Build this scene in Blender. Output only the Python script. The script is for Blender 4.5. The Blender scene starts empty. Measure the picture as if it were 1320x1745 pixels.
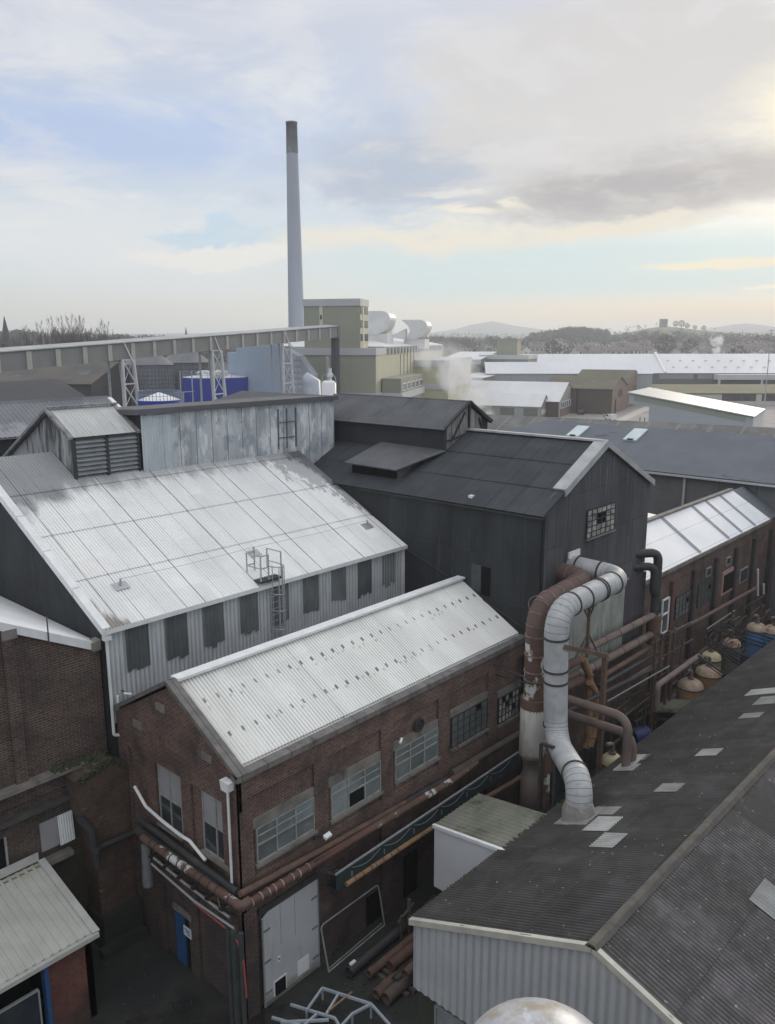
import bpy, bmesh, math, random
from mathutils import Vector, Matrix, noise
random.seed(11)
S = bpy.context.scene
COL = S.collection
PI = math.pi
# ------------------------------------------------------------------ camera model (calibrated), world: X along the works, Y across, Z up
FPX, PITCH, HEAD, ROLL, CXP, CYP, H = 1384.69, .2080476, .733196, -.002345, 660.0, 872.5, 24.0
_F = Vector((0, math.cos(PITCH), -math.sin(PITCH))); _R = Vector((1, 0, 0)); _U = _R.cross(_F)
_c, _s = math.cos(ROLL), math.sin(ROLL)
_R, _U = _c*_R + _s*_U, -_s*_R + _c*_U
_M = Matrix(((math.sin(HEAD), math.cos(HEAD), 0), (-math.cos(HEAD), math.sin(HEAD), 0), (0, 0, 1)))
FW, RW, UW = _M @ _F, _M @ _R, _M @ _U
EYE = Vector((0, 0, H))
FH = Vector((FW.x, FW.y, 0)).normalized(); RH = Vector((FH.y, -FH.x, 0))
def ray(x, y): return FW + (x-CXP)/FPX*RW - (y-CYP)/FPX*UW
def onz(x, y, Z): d = ray(x, y); return EYE + d*((Z-H)/d.z)
def onx(x, y, X): d = ray(x, y); return EYE + d*(X/d.x)
def ony(x, y, Y): d = ray(x, y); return EYE + d*(Y/d.y)
def ond(x, y, D): d = ray(x, y); return EYE + d*(D/math.hypot(d.x, d.y))
def onpl(x, y, p0, n): d = ray(x, y); n = Vector(n); return EYE + d*(n.dot(Vector(p0)-EYE)/n.dot(d))
def polar(az, D, z=0.0):
    a = math.radians(az); v = FH*(math.cos(a)*D) + RH*(math.sin(a)*D); return Vector((v.x, v.y, z))
def azrot(az):                                   # z-rotation that turns local +Y to azimuth az (deg right of the view axis)
    a = math.radians(az); lx = RH*math.cos(a) - FH*math.sin(a); return math.atan2(lx.y, lx.x)
cam = bpy.data.objects.new('camera', bpy.data.cameras.new('camera')); COL.objects.link(cam)
mw = Matrix((RW, UW, -FW)).transposed().to_4x4(); mw.translation = EYE; cam.matrix_world = mw
cam.data.sensor_fit = 'VERTICAL'; cam.data.sensor_height = 36; cam.data.lens = FPX/1745*36
cam.data.clip_end = 20000; cam.data.clip_start = .1
S.camera = cam
# ------------------------------------------------------------------ materials
MATS = {}
def mat(name, c1, c2=None, ns=(1, 1, 1), nscale=1.0, rough=.8, metal=0.0, dirt=(), seams=(), bump=None, brick=None, spec=.5, det=5, valley=None, sheets=None, orand=0.0, wet=False):
    if name in MATS: return MATS[name]
    m = bpy.data.materials.new(name); m.use_nodes = True; MATS[name] = m
    nt = m.node_tree; nt.nodes.clear(); N = nt.nodes.new; L = nt.links.new
    out = N('ShaderNodeOutputMaterial'); b = N('ShaderNodeBsdfPrincipled'); L(b.outputs[0], out.inputs[0])
    b.inputs['Roughness'].default_value = rough; b.inputs['Metallic'].default_value = metal
    b.inputs['Specular IOR Level'].default_value = spec
    tc = N('ShaderNodeTexCoord').outputs['Object']
    def nz(scale, vec, detail=det, rg=.55, off=0.0):
        mp = N('ShaderNodeMapping'); L(tc, mp.inputs[0]); mp.inputs['Scale'].default_value = vec; mp.inputs['Location'].default_value = (off, off*1.7, off*.6)
        n = N('ShaderNodeTexNoise'); L(mp.outputs[0], n.inputs['Vector']); n.inputs['Scale'].default_value = scale
        n.inputs['Detail'].default_value = detail; n.inputs['Roughness'].default_value = rg; return n.outputs[0]
    def ma(op, a, bb=None, clamp=False):
        n = N('ShaderNodeMath'); n.operation = op; n.use_clamp = clamp
        for i, v in enumerate((a, bb)):
            if v is None: continue
            if hasattr(v, 'type'): L(v, n.inputs[i])
            else: n.inputs[i].default_value = v
        return n.outputs[0]
    def ramp(v, lo, hi):
        n = N('ShaderNodeMapRange'); n.interpolation_type = 'SMOOTHSTEP'; L(v, n.inputs[0]); n.inputs[1].default_value = lo; n.inputs[2].default_value = hi; return n.outputs[0]
    def mix(f, a, bb):
        n = N('ShaderNodeMix'); n.data_type = 'RGBA'
        if hasattr(f, 'type'): L(f, n.inputs[0])
        else: n.inputs[0].default_value = f
        for i, v in ((6, a), (7, bb)):
            if hasattr(v, 'type'): L(v, n.inputs[i])
            else: n.inputs[i].default_value = (*v, 1)
        return n.outputs[2]
    sep = N('ShaderNodeSeparateXYZ'); L(tc, sep.inputs[0])
    if brick:
        bs, mortar = brick
        ge = N('ShaderNodeNewGeometry'); sn = N('ShaderNodeSeparateXYZ'); 
        vt = N('ShaderNodeVectorTransform'); vt.vector_type = 'NORMAL'; vt.convert_from = 'WORLD'; vt.convert_to = 'OBJECT'
        L(ge.outputs['True Normal'], vt.inputs[0]); L(vt.outputs[0], sn.inputs[0])
        t = ma('GREATER_THAN', ma('ABSOLUTE', sn.outputs[0]), .6)
        h = ma('ADD', ma('MULTIPLY', sep.outputs[0], ma('SUBTRACT', 1.0, t)), ma('MULTIPLY', sep.outputs[1], t))
        cb = N('ShaderNodeCombineXYZ'); L(h, cb.inputs[0]); L(sep.outputs[2], cb.inputs[1])
        bt = N('ShaderNodeTexBrick'); L(cb.outputs[0], bt.inputs['Vector'])
        bt.inputs['Color1'].default_value = (*c1, 1); bt.inputs['Color2'].default_value = (*(c2 or c1), 1); bt.inputs['Mortar'].default_value = (*mortar, 1)
        bt.inputs['Scale'].default_value = 1; bt.inputs['Brick Width'].default_value = .24*bs; bt.inputs['Row Height'].default_value = .08*bs
        bt.inputs['Mortar Size'].default_value = .011*bs; bt.inputs['Mortar Smooth'].default_value = .3; bt.inputs['Bias'].default_value = -.2
        col = mix(ramp(nz(1.1, (1, 1, 1), 4), .35, .7), bt.outputs[0], mix(.6, bt.outputs[0], (c1[0]*.4, c1[1]*.45, c1[2]*.5)))
        col = mix(ma('MULTIPLY', ramp(nz(5.5, (1, 1, 1.4), 5, .7, 2.2), .48, .72), .6), col, (c1[0]*.30, c1[1]*.33, c1[2]*.36))
        col = mix(ma('MULTIPLY', ramp(nz(2.4, (1, 1, 1.6), 5, .6, 5.2), .60, .74), .45), col, (c1[0]*1.5, c1[1]*1.35, c1[2]*1.25))
    elif c2: col = mix(ramp(nz(nscale, ns), .3, .7), c1, c2)
    else: col = mix(0.0, c1, c1)
    for k, d in enumerate(dirt):                 # (colour, scale, stretch, lo, hi, amount[, gradient])
        v = nz(d[1], d[2], 6, .6, 3.1*k+1)
        if len(d) > 6:
            g = d[6]; a = None
            for i in range(3):
                if g[i]:
                    q = ma('MULTIPLY', sep.outputs[i], g[i]); a = q if a is None else ma('ADD', a, q)
            v = ma('ADD', v, ma('MINIMUM', ma('MAXIMUM', ma('ADD', a, g[3]), -1.0), 1.0))
        col = mix(ma('MULTIPLY', ramp(v, d[3], d[4]), d[5]), col, d[0])
    for s in seams:                              # (axis, period, width, offset, colour, amount[, axis2, lo2, hi2])
        f = ma('FRACT', ma('DIVIDE', ma('ADD', sep.outputs[s[0]], s[3]+1000*s[1]), s[1]))
        q = ma('LESS_THAN', f, s[2]/s[1])
        if len(s) > 6:
            for (x0, x1) in s[7]:
                pass
            acc = None
            for (x0, x1) in s[7]:
                w = ma('MULTIPLY', ma('GREATER_THAN', sep.outputs[s[6]], x0), ma('LESS_THAN', sep.outputs[s[6]], x1))
                acc = w if acc is None else ma('MAXIMUM', acc, w)
            q = ma('MULTIPLY', q, acc)
        q = ma('MULTIPLY', q, ma('MULTIPLY', ramp(nz(1.3, (1, 1, 1), 3, .5, 7), .1, .5), s[5]))
        col = mix(q, col, s[4])
    if sheets:                                   # every sheet has aged a little differently: (axis, width, axis, length, amount)
        cb2 = N('ShaderNodeCombineXYZ')
        for i, (ax, w_) in enumerate(((sheets[0], sheets[1]), (sheets[2], sheets[3]))): L(ma('FLOOR', ma('DIVIDE', ma('ADD', sep.outputs[ax], .37+1000*w_), w_)), cb2.inputs[i])
        wn = N('ShaderNodeTexWhiteNoise'); wn.noise_dimensions = '2D'; L(cb2.outputs[0], wn.inputs[0])
        hs = N('ShaderNodeHueSaturation'); L(col, hs.inputs['Color']); L(ma('ADD', ma('MULTIPLY', wn.outputs[0], sheets[4]*2), 1-sheets[4]), hs.inputs['Value']); col = hs.outputs[0]
    if orand:
        oi = N('ShaderNodeObjectInfo'); hs = N('ShaderNodeHueSaturation'); L(col, hs.inputs['Color']); L(ma('ADD', ma('MULTIPLY', oi.outputs['Random'], orand*2), 1-orand), hs.inputs['Value']); col = hs.outputs[0]
    if wet: L(ma('ADD', ma('MULTIPLY', ramp(nz(.28, (1, 1, 1), 5, .55, 4), .5, .62), -.62), rough), b.inputs['Roughness'])
    if valley:                                   # darker tone along the troughs of the corrugation: (axis, pitch, offset, colour, amount)
        w = ma('SINE', ma('MULTIPLY', ma('ADD', sep.outputs[valley[0]], valley[2]), 2*PI/valley[1]))
        col = mix(ma('MULTIPLY', ramp(w, .1, -.9), ma('MULTIPLY', ramp(nz(.8, (1, .5, .5), 4, .6, 13), .2, .6), valley[4])), col, valley[3])
    L(col, b.inputs['Base Color'])
    if bump:
        bp = N('ShaderNodeBump'); bp.inputs['Strength'].default_value = bump[1]; bp.inputs['Distance'].default_value = bump[2] if len(bump) > 2 else .02
        if brick:
            mixh = ma('ADD', ma('MULTIPLY', bt.outputs[1], -.8), nz(bump[0], (1, 1, 1), 4)); L(mixh, bp.inputs['Height'])
        else: L(nz(bump[0], (1, 1, 1), 5), bp.inputs['Height'])
        L(bp.outputs[0], b.inputs['Normal'])
    return m
SOOT = (.022, .024, .026)
brick_k = mat('red_brown_brick', (.165, .088, .066), (.076, .047, .040), brick=(1.3, (.235, .20, .175)), rough=.92, bump=(9, .5),
    dirt=(((.028, .027, .026), 1.0, (.6, .6, .35), .48, .76, .8), ((.30, .25, .22), 2.2, (1, 1, 1.6), .62, .82, .35), (SOOT, .8, (1, 1, 1), .80, 1.35, .6, (0, 0, -.11, 1.0))))
brick_l = mat('dark_brick', (.115, .070, .056), (.052, .037, .032), brick=(1.3, (.19, .165, .145)), rough=.95, bump=(9, .5),
    dirt=((SOOT, .7, (.7, .7, .4), .45, .75, .75), ((.30, .15, .11), 1.3, (1, 1, 1), .66, .8, .4), ((.035, .042, .028), .9, (1, 1, 1), .8, 1.3, .85, (0, 0, -.10, 1.05))))
brick_e = mat('old_range_brick', (.15, .085, .065), (.08, .052, .044), brick=(1.3, (.20, .17, .15)), rough=.93, bump=(9, .5),
    dirt=((SOOT, .6, (.5, .5, .3), .48, .75, .7), ((.36, .30, .26), 1.2, (1, 1, 1), .66, .8, .4)))
brick_far = mat('far_brick', (.27, .17, .13), (.21, .13, .105), brick=(1.6, (.26, .21, .18)), rough=.95, dirt=((.10, .08, .07), .3, (1, 1, 1), .5, .7, .5) and (((.10, .08, .07), .3, (1, 1, 1), .5, .75, .5),))
hut_red = mat('red_painted_render', (.17, .068, .048), (.13, .055, .042), nscale=1.2, rough=.85, brick=(1, (.19, .085, .065)), dirt=(((.30, .17, .13), 2.0, (1, 1, .6), .66, .78, .4), (SOOT, 1, (1, 1, 1), .75, 1.2, .6, (0, 0, -.25, .7))))
concrete = mat('weathered_concrete', (.235, .215, .19), (.155, .145, .132), nscale=1.6, rough=.95, bump=(12, .3), dirt=((SOOT, 1.2, (1, 1, .5), .52, .78, .7),))
stone_cop = mat('sooty_coping_stone', (.20, .185, .17), (.13, .125, .12), nscale=2, rough=.95, bump=(12, .3), dirt=((SOOT, 1.5, (1, 1, 1), .5, .75, .6),), seams=((0, 1.1, .03, .2, SOOT, .8),))
w_roof = mat('pale_corrugated_roof_sheet', (.86, .855, .82), (.78, .785, .765), nscale=.6, ns=(1, .35, .35), rough=.55, spec=.4,
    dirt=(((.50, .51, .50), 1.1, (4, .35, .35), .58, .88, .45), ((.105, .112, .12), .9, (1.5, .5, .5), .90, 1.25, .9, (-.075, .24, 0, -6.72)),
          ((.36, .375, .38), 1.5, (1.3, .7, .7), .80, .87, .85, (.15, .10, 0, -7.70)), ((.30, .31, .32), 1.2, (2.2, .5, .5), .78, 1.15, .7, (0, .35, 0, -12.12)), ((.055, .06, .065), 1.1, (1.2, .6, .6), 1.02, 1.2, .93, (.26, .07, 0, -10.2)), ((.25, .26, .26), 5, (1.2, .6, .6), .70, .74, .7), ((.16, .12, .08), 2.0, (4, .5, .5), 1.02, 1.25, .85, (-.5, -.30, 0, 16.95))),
    seams=((0, .98, .026, .1, (.10, .105, .11), 1.0),), valley=(0, .146, -14.85, (.47, .47, .46), .5), sheets=(0, .98, 1, 2.68, .05))
k_roof = mat('white_corrugated_roof_sheet', (.84, .84, .80), (.76, .76, .71), nscale=.5, ns=(1, .4, .4), rough=.5, spec=.45,
    dirt=(((.52, .51, .46), 1.5, (5, .3, .3), .56, .8, .45), ((.50, .46, .36), .5, (1, .4, .4), .80, 1.2, .35, (-.09, 0, 0, 1.9))),
    seams=((0, .59, .11, .1, (.12, .12, .11), .95, 1, ((21.75, 21.93), (23.18, 23.36))), (0, 5.25, .05, .55, (.12, .12, .12), .9)), valley=(0, .150, -15.46, (.42, .42, .40), .8), sheets=(0, .9, 1, 6, .05))
white_trim = mat('white_trim', (.80, .81, .80), (.70, .71, .70), nscale=2, rough=.6, dirt=(((.33, .32, .29), 2.5, (1, 1, .6), .6, .82, .6),))
w_wall = mat('ribbed_wall_sheet', (.56, .58, .58), (.46, .48, .49), nscale=1.2, ns=(1, 1, .4), rough=.6, dirt=(((.28, .29, .29), 1.6, (2.5, 2.5, .25), .54, .78, .6), ((.16, .17, .17), 1.0, (1, 1, .3), .85, 1.2, .65, (0, 0, -.22, 2.5))), valley=(0, .21, -14.92, (.24, .25, .25), .6), sheets=(0, .84, 2, 9, .05))
galv = mat('stained_galvanised_sheet', (.54, .565, .585), (.40, .425, .445), nscale=.9, ns=(1.4, 1.4, .5), rough=.5, metal=.12,
    dirt=(((.76, .78, .79), 1.6, (1.2, 1, .45), .47, .62, .8), ((.30, .335, .37), .8, (1.7, 1, .9), .53, .56, .6), ((.13, .14, .15), 1.3, (2.2, 1, .12), .60, .75, .7)),
    seams=((0, 1.02, .05, .1, (.13, .14, .15), .8),), sheets=(0, 1.02, 2, 1.6, .12))
black_clad = mat('soot_black_cladding', (.036, .041, .044), (.020, .024, .027), nscale=.7, ns=(1, 1, .4), rough=.85,
    dirt=(((.15, .15, .155), 1.3, (3, 3, .3), .63, .85, .55), ((.02, .021, .023), .8, (2, 2, .3), .55, .75, .7), ((.35, .36, .36), 9, (1, 1, .5), .74, .79, .4), ((.095, .07, .052), 1.6, (2.5, 2.5, .2), .60, .76, .6)), seams=((1, 1.1, .03, .2, (.012, .013, .014), .9), (2, 2.3, .03, .2, (.015, .016, .017), .8)), sheets=(1, 1.1, 2, 2.3, .16), bump=(3, .3, .05))
grey_clad = mat('sooty_grey_gable', (.088, .089, .095), (.060, .062, .067), nscale=.8, ns=(1, 1, .35), rough=.9,
    dirt=(((.25, .25, .24), 1.6, (3.5, 3, .2), .56, .78, .6), ((.03, .031, .034), .9, (1.6, 1.6, .3), .52, .75, .65)), seams=((0, 1.1, .03, .1, (.02, .02, .02), .9), (2, 2.4, .03, .3, (.03, .03, .03), .7)), sheets=(0, 1.1, 2, 2.4, .14), bump=(3, .3, .05))
felt = mat('black_felt_roof', (.050, .057, .064), (.034, .039, .044), nscale=.6, rough=.9, bump=(14, .25),
    dirt=(((.13, .135, .14), 1.2, (.35, 3, .35), .60, .8, .55), ((.24, .245, .24), .9, (1, 1, 1), .72, .76, .5)), seams=((1, 1.15, .05, .2, (.02, .022, .024), .8),), sheets=(1, 1.15, 0, 2.0, .14))
felt2 = mat('grey_felt_roof', (.118, .122, .128), (.09, .094, .10), nscale=.7, rough=.9, bump=(14, .25), dirt=(((.055, .06, .064), 1.0, (.4, 2.5, .4), .52, .75, .6), ((.25, .25, .24), 1.6, (.5, 2, .5), .67, .75, .45)))
slate = mat('dark_slate_roof', (.125, .138, .16), (.108, .12, .14), nscale=.25, rough=.7, dirt=(((.055, .06, .072), .28, (1.6, .8, 1), .66, .69, .8), ((.16, .175, .20), .8, (.6, 2, 1), .55, .8, .4)), seams=((2, .14, .02, 0, (.07, .075, .09), .5),), sheets=(1, 1.4, 2, .42, .06))
lichen = mat('lichen_covered_old_roof', (.20, .195, .18), (.145, .145, .14), nscale=.5, rough=.95, dirt=(((.27, .25, .21), .6, (1, 1, 1), .58, .75, .5), ((.09, .09, .09), .5, (1, 1, 1), .55, .7, .4)), seams=((1, 3.1, .25, 0, (.25, .245, .23), .7),), sheets=(1, 1.03, 0, 2.2, .10))
r_roof = mat('dark_lichen_corrugated_roof', (.066, .063, .059), (.042, .041, .039), nscale=1.4, rough=.95, bump=(20, .4),
    dirt=(((.115, .105, .115), .45, (1, 1, 1), .5, .75, .55), ((.045, .052, .038), .7, (1, 1, 1), .56, .75, .6), ((.34, .33, .31), 7, (1, .8, .8), .665, .70, .75), ((.30, .29, .27), 2.2, (1, .8, .8), .71, .74, .5)), valley=(0, .150, 0.0, (.024, .024, .022), .85), sheets=(0, 1.0, 1, 2.35, .16))
r_roof2 = mat('speckled_corrugated_roof', (.135, .124, .124), (.078, .073, .073), nscale=2.2, rough=.95, bump=(20, .4),
    dirt=(((.075, .078, .066), .35, (1, 1, 1), .50, .58, .75), ((.22, .20, .225), .6, (1, 1, 1), .5, .7, .5), ((.38, .37, .35), 8, (1, .8, .8), .64, .68, .7)), valley=(0, .150, 0.0, (.040, .039, .035), .88), sheets=(0, 1.0, 1, 2.2, .17))
r_clad = mat('light_grey_ribbed_cladding', (.46, .47, .475), (.41, .42, .43), nscale=.8, rough=.5, dirt=(((.30, .30, .29), 1.2, (2, 2, .3), .60, .85, .5),), valley=(1, .30, 0, (.27, .275, .28), .7))
cream_trim = mat('cream_verge_trim', (.52, .505, .44), (.42, .41, .36), nscale=2, rough=.6, dirt=(((.28, .26, .2), 3, (1, 1, 1), .6, .8, .5),))
skylight = mat('translucent_roof_sheet', (.36, .365, .345), (.25, .255, .245), nscale=2.5, orand=.3, ns=(1, .5, .5), rough=.55, dirt=(((.16, .16, .15), 1.6, (3, .4, .4), .6, .8, .6),))
skylight_g = mat('pale_glass_rooflight', (.58, .68, .66), (.48, .58, .57), nscale=1, rough=.25)
box_white = mat('white_gantry_panel', (.66, .67, .69), (.60, .61, .63), nscale=.8, rough=.5, dirt=(((.4, .41, .41), .9, (1, 1, .3), .6, .85, .4),))
moss_sheet = mat('mossy_corrugated_roof', (.225, .225, .185), (.16, .165, .13), nscale=1.2, ns=(.5, 1, 1), rough=.95, dirt=(((.05, .06, .035), .6, (1, 1, 1), .48, .62, .85), ((.34, .34, .29), 1.2, (.4, 3, 1), .6, .75, .4)))
hut_roof = mat('mossy_white_box_profile_roof', (.50, .50, .45), (.42, .42, .38), nscale=1, rough=.65, dirt=(((.27, .22, .085), .8, (1, .8, 1), 1.0, 1.35, .9, (0, .30, 0, -7.85)), ((.25, .25, .23), 2.2, (1, 1, 1), .70, .74, .7), ((.42, .42, .38), 1.2, (3, .4, 1), .55, .8, .4)))
white_pipe = mat('white_painted_duct', (.45, .465, .465), (.36, .375, .38), nscale=1.4, rough=.55, bump=(1.6, .5, .12), dirt=(((.24, .24, .22), 1.3, (2, 2, .4), .52, .78, .6), ((.20, .125, .075), 2.4, (2, 2, .22), .63, .78, .75), ((.12, .11, .10), 4.5, (1, 1, 1), .62, .72, .5)))
rust = mat('brown_rust', (.145, .088, .064), (.095, .062, .05), nscale=2.2, rough=.9, bump=(16, .3), dirt=(((.24, .125, .068), 2.0, (1, 1, 1), .58, .75, .6), ((.055, .045, .042), 1.4, (1, 1, 1), .56, .74, .6)))
rust_white = mat('flaking_white_over_rust', (.135, .08, .058), (.10, .06, .045), nscale=2, rough=.85, bump=(12, .3), dirt=(((.60, .60, .57), .95, (1.2, 1.2, .7), .54, .59, .9), ((.17, .09, .05), 3, (1, 1, .4), .6, .75, .6)))
orange_rust = mat('orange_rust', (.29, .18, .095), (.20, .12, .07), nscale=2, rough=.85, dirt=(((.42, .36, .26), 2, (1, 1, .5), .6, .72, .6), ((.10, .06, .04), 2.5, (1, 1, 1), .6, .75, .6)))
red_rust = mat('red_oxide_pipe', (.135, .066, .048), (.085, .05, .041), nscale=2, rough=.8, dirt=(((.07, .05, .045), 1.6, (1, 1, 1), .5, .75, .7),))
dark_steel = mat('dark_grimy_steel', (.05, .048, .046), (.032, .032, .033), nscale=2, rough=.8, dirt=(((.12, .075, .05), 2, (1, 1, 1), .58, .78, .6),))
black_pipe = mat('black_pipe', (.045, .045, .045), (.03, .031, .032), nscale=2, rough=.6, dirt=(((.11, .105, .095), 1.5, (1, 1, 1), .55, .8, .5),))
grey_steel = mat('galvanised_steel', (.46, .48, .49), (.38, .40, .41), nscale=3, rough=.5, metal=.3, dirt=(((.2, .19, .17), 3, (1, 1, 1), .6, .8, .5),))
glass = mat('dusty_window_glass', (.13, .155, .155), (.20, .225, .22), nscale=.9, rough=.1, orand=.5, dirt=(((.30, .32, .31), 1.1, (1, 1, .6), .55, .8, .45),))
glass_dark = mat('dark_window_glass', (.03, .038, .045), (.05, .058, .062), nscale=1, rough=.15)
board = mat('grey_window_board', (.34, .33, .335), (.28, .275, .28), nscale=1, rough=.85, dirt=(((.14, .14, .14), 1, (1, 1, .4), .55, .8, .5),))
pane_pale = mat('pale_dirty_pane', (.50, .52, .47), (.14, .15, .14), nscale=2.6, rough=.35, det=2)
frame_pale = mat('pale_window_frame', (.34, .34, .315), (.24, .24, .22), nscale=3, rough=.7, dirt=(((.16, .13, .1), 3, (1, 1, 1), .6, .8, .6),))
frame_white = mat('white_plastic_frame', (.78, .79, .78), rough=.4)
void = mat('dark_opening', (.012, .012, .013), rough=1, spec=.1)
door_grey = mat('grey_painted_door', (.50, .52, .535), (.44, .46, .475), nscale=.7, rough=.5, dirt=(((.26, .265, .26), 1.2, (2, 2, .3), .52, .80, .65), ((.16, .12, .09), 3.2, (1.5, 1, .5), .64, .74, .6), ((.2, .16, .12), .8, (1, 1, 1), .95, 1.3, .6, (0, 0, -.9, 1.0))))
panel_dark = mat('grimy_translucent_panel', (.15, .16, .158), (.095, .103, .104), nscale=1.2, orand=.25, ns=(1, 1, .4), rough=.6, dirt=(((.26, .28, .26), 1.5, (3, 3, .3), .62, .78, .6),))
blue_paint = mat('blue_door_paint', (.03, .095, .23), (.025, .075, .18), nscale=2, rough=.5)
tank_blue = mat('deep_blue_tank', (.030, .055, .36), (.026, .048, .32), nscale=.3, rough=.45, dirt=(((.06, .07, .22), .4, (2, 2, .2), .55, .8, .5),))
vessel_blue = mat('light_blue_vessel', (.10, .27, .52), (.085, .22, .43), nscale=1, rough=.5, dirt=(((.35, .30, .24), 1.5, (2, 2, .5), .62, .75, .6),))
vessel_tan = mat('tan_rusty_vessel', (.36, .235, .125), (.28, .17, .09), nscale=1.5, rough=.8, dirt=(((.14, .085, .055), 1.6, (1, 1, .5), .55, .75, .7), ((.46, .40, .30), 2, (1, 1, 1), .62, .75, .5)))
vessel_top = mat('pale_flaking_vessel_top', (.46, .38, .30), (.33, .24, .17), nscale=2.5, rough=.85, dirt=(((.17, .09, .055), 2.5, (1, 1, 1), .55, .7, .8), ((.66, .63, .56), 3, (1, 1, 1), .62, .7, .6)))
vessel_cream = mat('cream_vessel', (.66, .60, .40), (.52, .46, .28), nscale=2, rough=.7, dirt=(((.25, .17, .08), 2.2, (1, 1, 1), .6, .74, .7),))
dome_white = mat('white_grp_dome', (.48, .495, .51), (.41, .42, .44), nscale=1, rough=.4, dirt=(((.33, .27, .17), 1.1, (1, 1, 1), .47, .60, .75), ((.30, .31, .32), 2.6, (1, 1, 1), .52, .66, .6), ((.62, .63, .64), 3.5, (1, 1, 1), .60, .7, .6)), bump=(3, .25, .05))
ground_m = mat('wet_dark_concrete', (.036, .036, .033), (.020, .021, .020), nscale=.5, rough=.8, wet=True, bump=(8, .3), dirt=(((.028, .030, .026), .35, (1, 1, 1), .48, .66, .8), ((.085, .08, .07), 1.2, (1, 1, 1), .62, .78, .5)))
field_m = mat('dull_ground', (.085, .10, .06), (.10, .095, .07), nscale=.01, rough=1)
road_m = mat('grey_yard_concrete', (.30, .285, .27), (.22, .21, .20), nscale=.12, rough=.9)
hill_m = mat('pasture_hill', (.085, .115, .05), (.065, .078, .045), nscale=.012, rough=1, dirt=(((.05, .058, .038), .012, (1, 1, 1), .60, .64, .8),))
mount_m = mat('distant_mountain', (.10, .11, .09), (.08, .085, .07), nscale=.002, rough=1)
leaf_m = mat('winter_wood', (.045, .045, .036), (.032, .034, .029), nscale=.03, rough=1)
leaf_g = mat('evergreen_foliage', (.036, .046, .030), (.028, .036, .026), nscale=.2, rough=1)
bark = mat('grey_bark', (.11, .095, .08), (.075, .065, .055), nscale=2, rough=1)
chim_m = mat('pale_chimney_concrete', (.42, .45, .51), (.37, .40, .46), nscale=.15, ns=(1, 1, .3), rough=.8, dirt=(((.30, .31, .33), .2, (2, 2, .15), .56, .8, .4),))
chim_top = mat('sooty_chimney_top', (.235, .245, .265), (.18, .19, .205), nscale=.4, rough=.9, dirt=(((.32, .33, .34), .6, (1, 1, .5), .58, .66, .6),))
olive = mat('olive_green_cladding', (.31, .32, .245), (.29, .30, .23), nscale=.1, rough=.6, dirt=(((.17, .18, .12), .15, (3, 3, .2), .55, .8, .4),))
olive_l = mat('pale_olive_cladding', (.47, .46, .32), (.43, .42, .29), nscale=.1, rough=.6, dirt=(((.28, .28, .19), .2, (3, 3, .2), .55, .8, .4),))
grey_fascia = mat('pale_grey_fascia', (.50, .51, .51), (.45, .46, .46), nscale=.2, rough=.6)
conv_m = mat('grey_green_conveyor_sheet', (.225, .232, .222), (.19, .197, .19), nscale=.3, rough=.7, dirt=(((.14, .14, .13), .4, (1, 1, .4), .55, .8, .5),))
conv_rib = mat('pale_conveyor_joint', (.42, .42, .38), (.36, .36, .33), nscale=1, rough=.7)
alu = mat('aluminium_insulation', (.47, .50, .55), (.36, .39, .44), nscale=.3, rough=.55, metal=.35, bump=(.6, .3, .2))
alu_blue = mat('pale_blue_insulated_panel', (.42, .50, .60), (.37, .45, .55), nscale=.12, rough=.45, metal=.25)
silo_m = mat('grey_corrugated_silo', (.24, .25, .265), (.19, .20, .215), nscale=.3, ns=(1, 1, .3), rough=.6, metal=.2)
silo_top = mat('grey_silo_cone', (.19, .195, .205), (.15, .155, .165), nscale=.3, rough=.7)
far_white = mat('far_white_roof', (.69, .695, .70), (.62, .625, .635), nscale=.06, ns=(1, .3, 1), rough=.55, seams=((0, 5.5, .18, 0, (.55, .56, .57), .7),))
far_white2 = mat('far_white_roof_plain', (.68, .685, .685), (.60, .605, .61), nscale=.06, rough=.55, sheets=(0, 2.0, 1, 6.0, .04))
far_grey = mat('far_grey_wall', (.36, .38, .385), (.31, .33, .34), nscale=.1, rough=.7, seams=((0, 2.4, .2, 0, (.25, .26, .27), .6),))
far_green = mat('far_green_wall', (.20, .23, .18), (.18, .205, .16), nscale=.1, rough=.7)
mod_grey = mat('blue_grey_shed_wall', (.36, .40, .42), (.33, .37, .39), nscale=.1, rough=.5, seams=((0, 1.0, .06, 0, (.29, .32, .34), .5),))
mod_green = mat('green_grey_band', (.255, .285, .235), (.235, .26, .215), nscale=.2, rough=.6)
moss_roof = mat('mossy_slate_roof', (.135, .14, .085), (.12, .10, .075), nscale=.12, rough=1, dirt=(((.20, .19, .16), .2, (1, 1, 1), .55, .75, .6),))
brown_wall = mat('dark_brown_wall', (.085, .062, .056), (.07, .052, .048), nscale=.3, rough=.9)
moss_bank = mat('mossy_flat_roof', (.20, .185, .11), (.16, .155, .09), nscale=.1, rough=1)
house_wall = mat('pale_house_render', (.66, .63, .58), (.44, .40, .36), nscale=.02, orand=.3, rough=.9)
house_roof = mat('slate_house_roof', (.13, .12, .12), (.18, .12, .10), nscale=.02, rough=.9)
spire_m = mat('dark_spire_stone', (.085, .08, .08), rough=.9)
car_dark = mat('dark_car_paint', (.02, .025, .04), rough=.3); car_white = mat('white_car_paint', (.75, .75, .75), rough=.3); tyre = mat('rubber', (.02, .02, .02), rough=.9)
cloth = mat('dark_clothing', (.04, .045, .06), rough=.9); hivis = mat('pale_jacket', (.45, .45, .42), rough=.8); skin = mat('skin', (.45, .30, .23), rough=.6)
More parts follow.
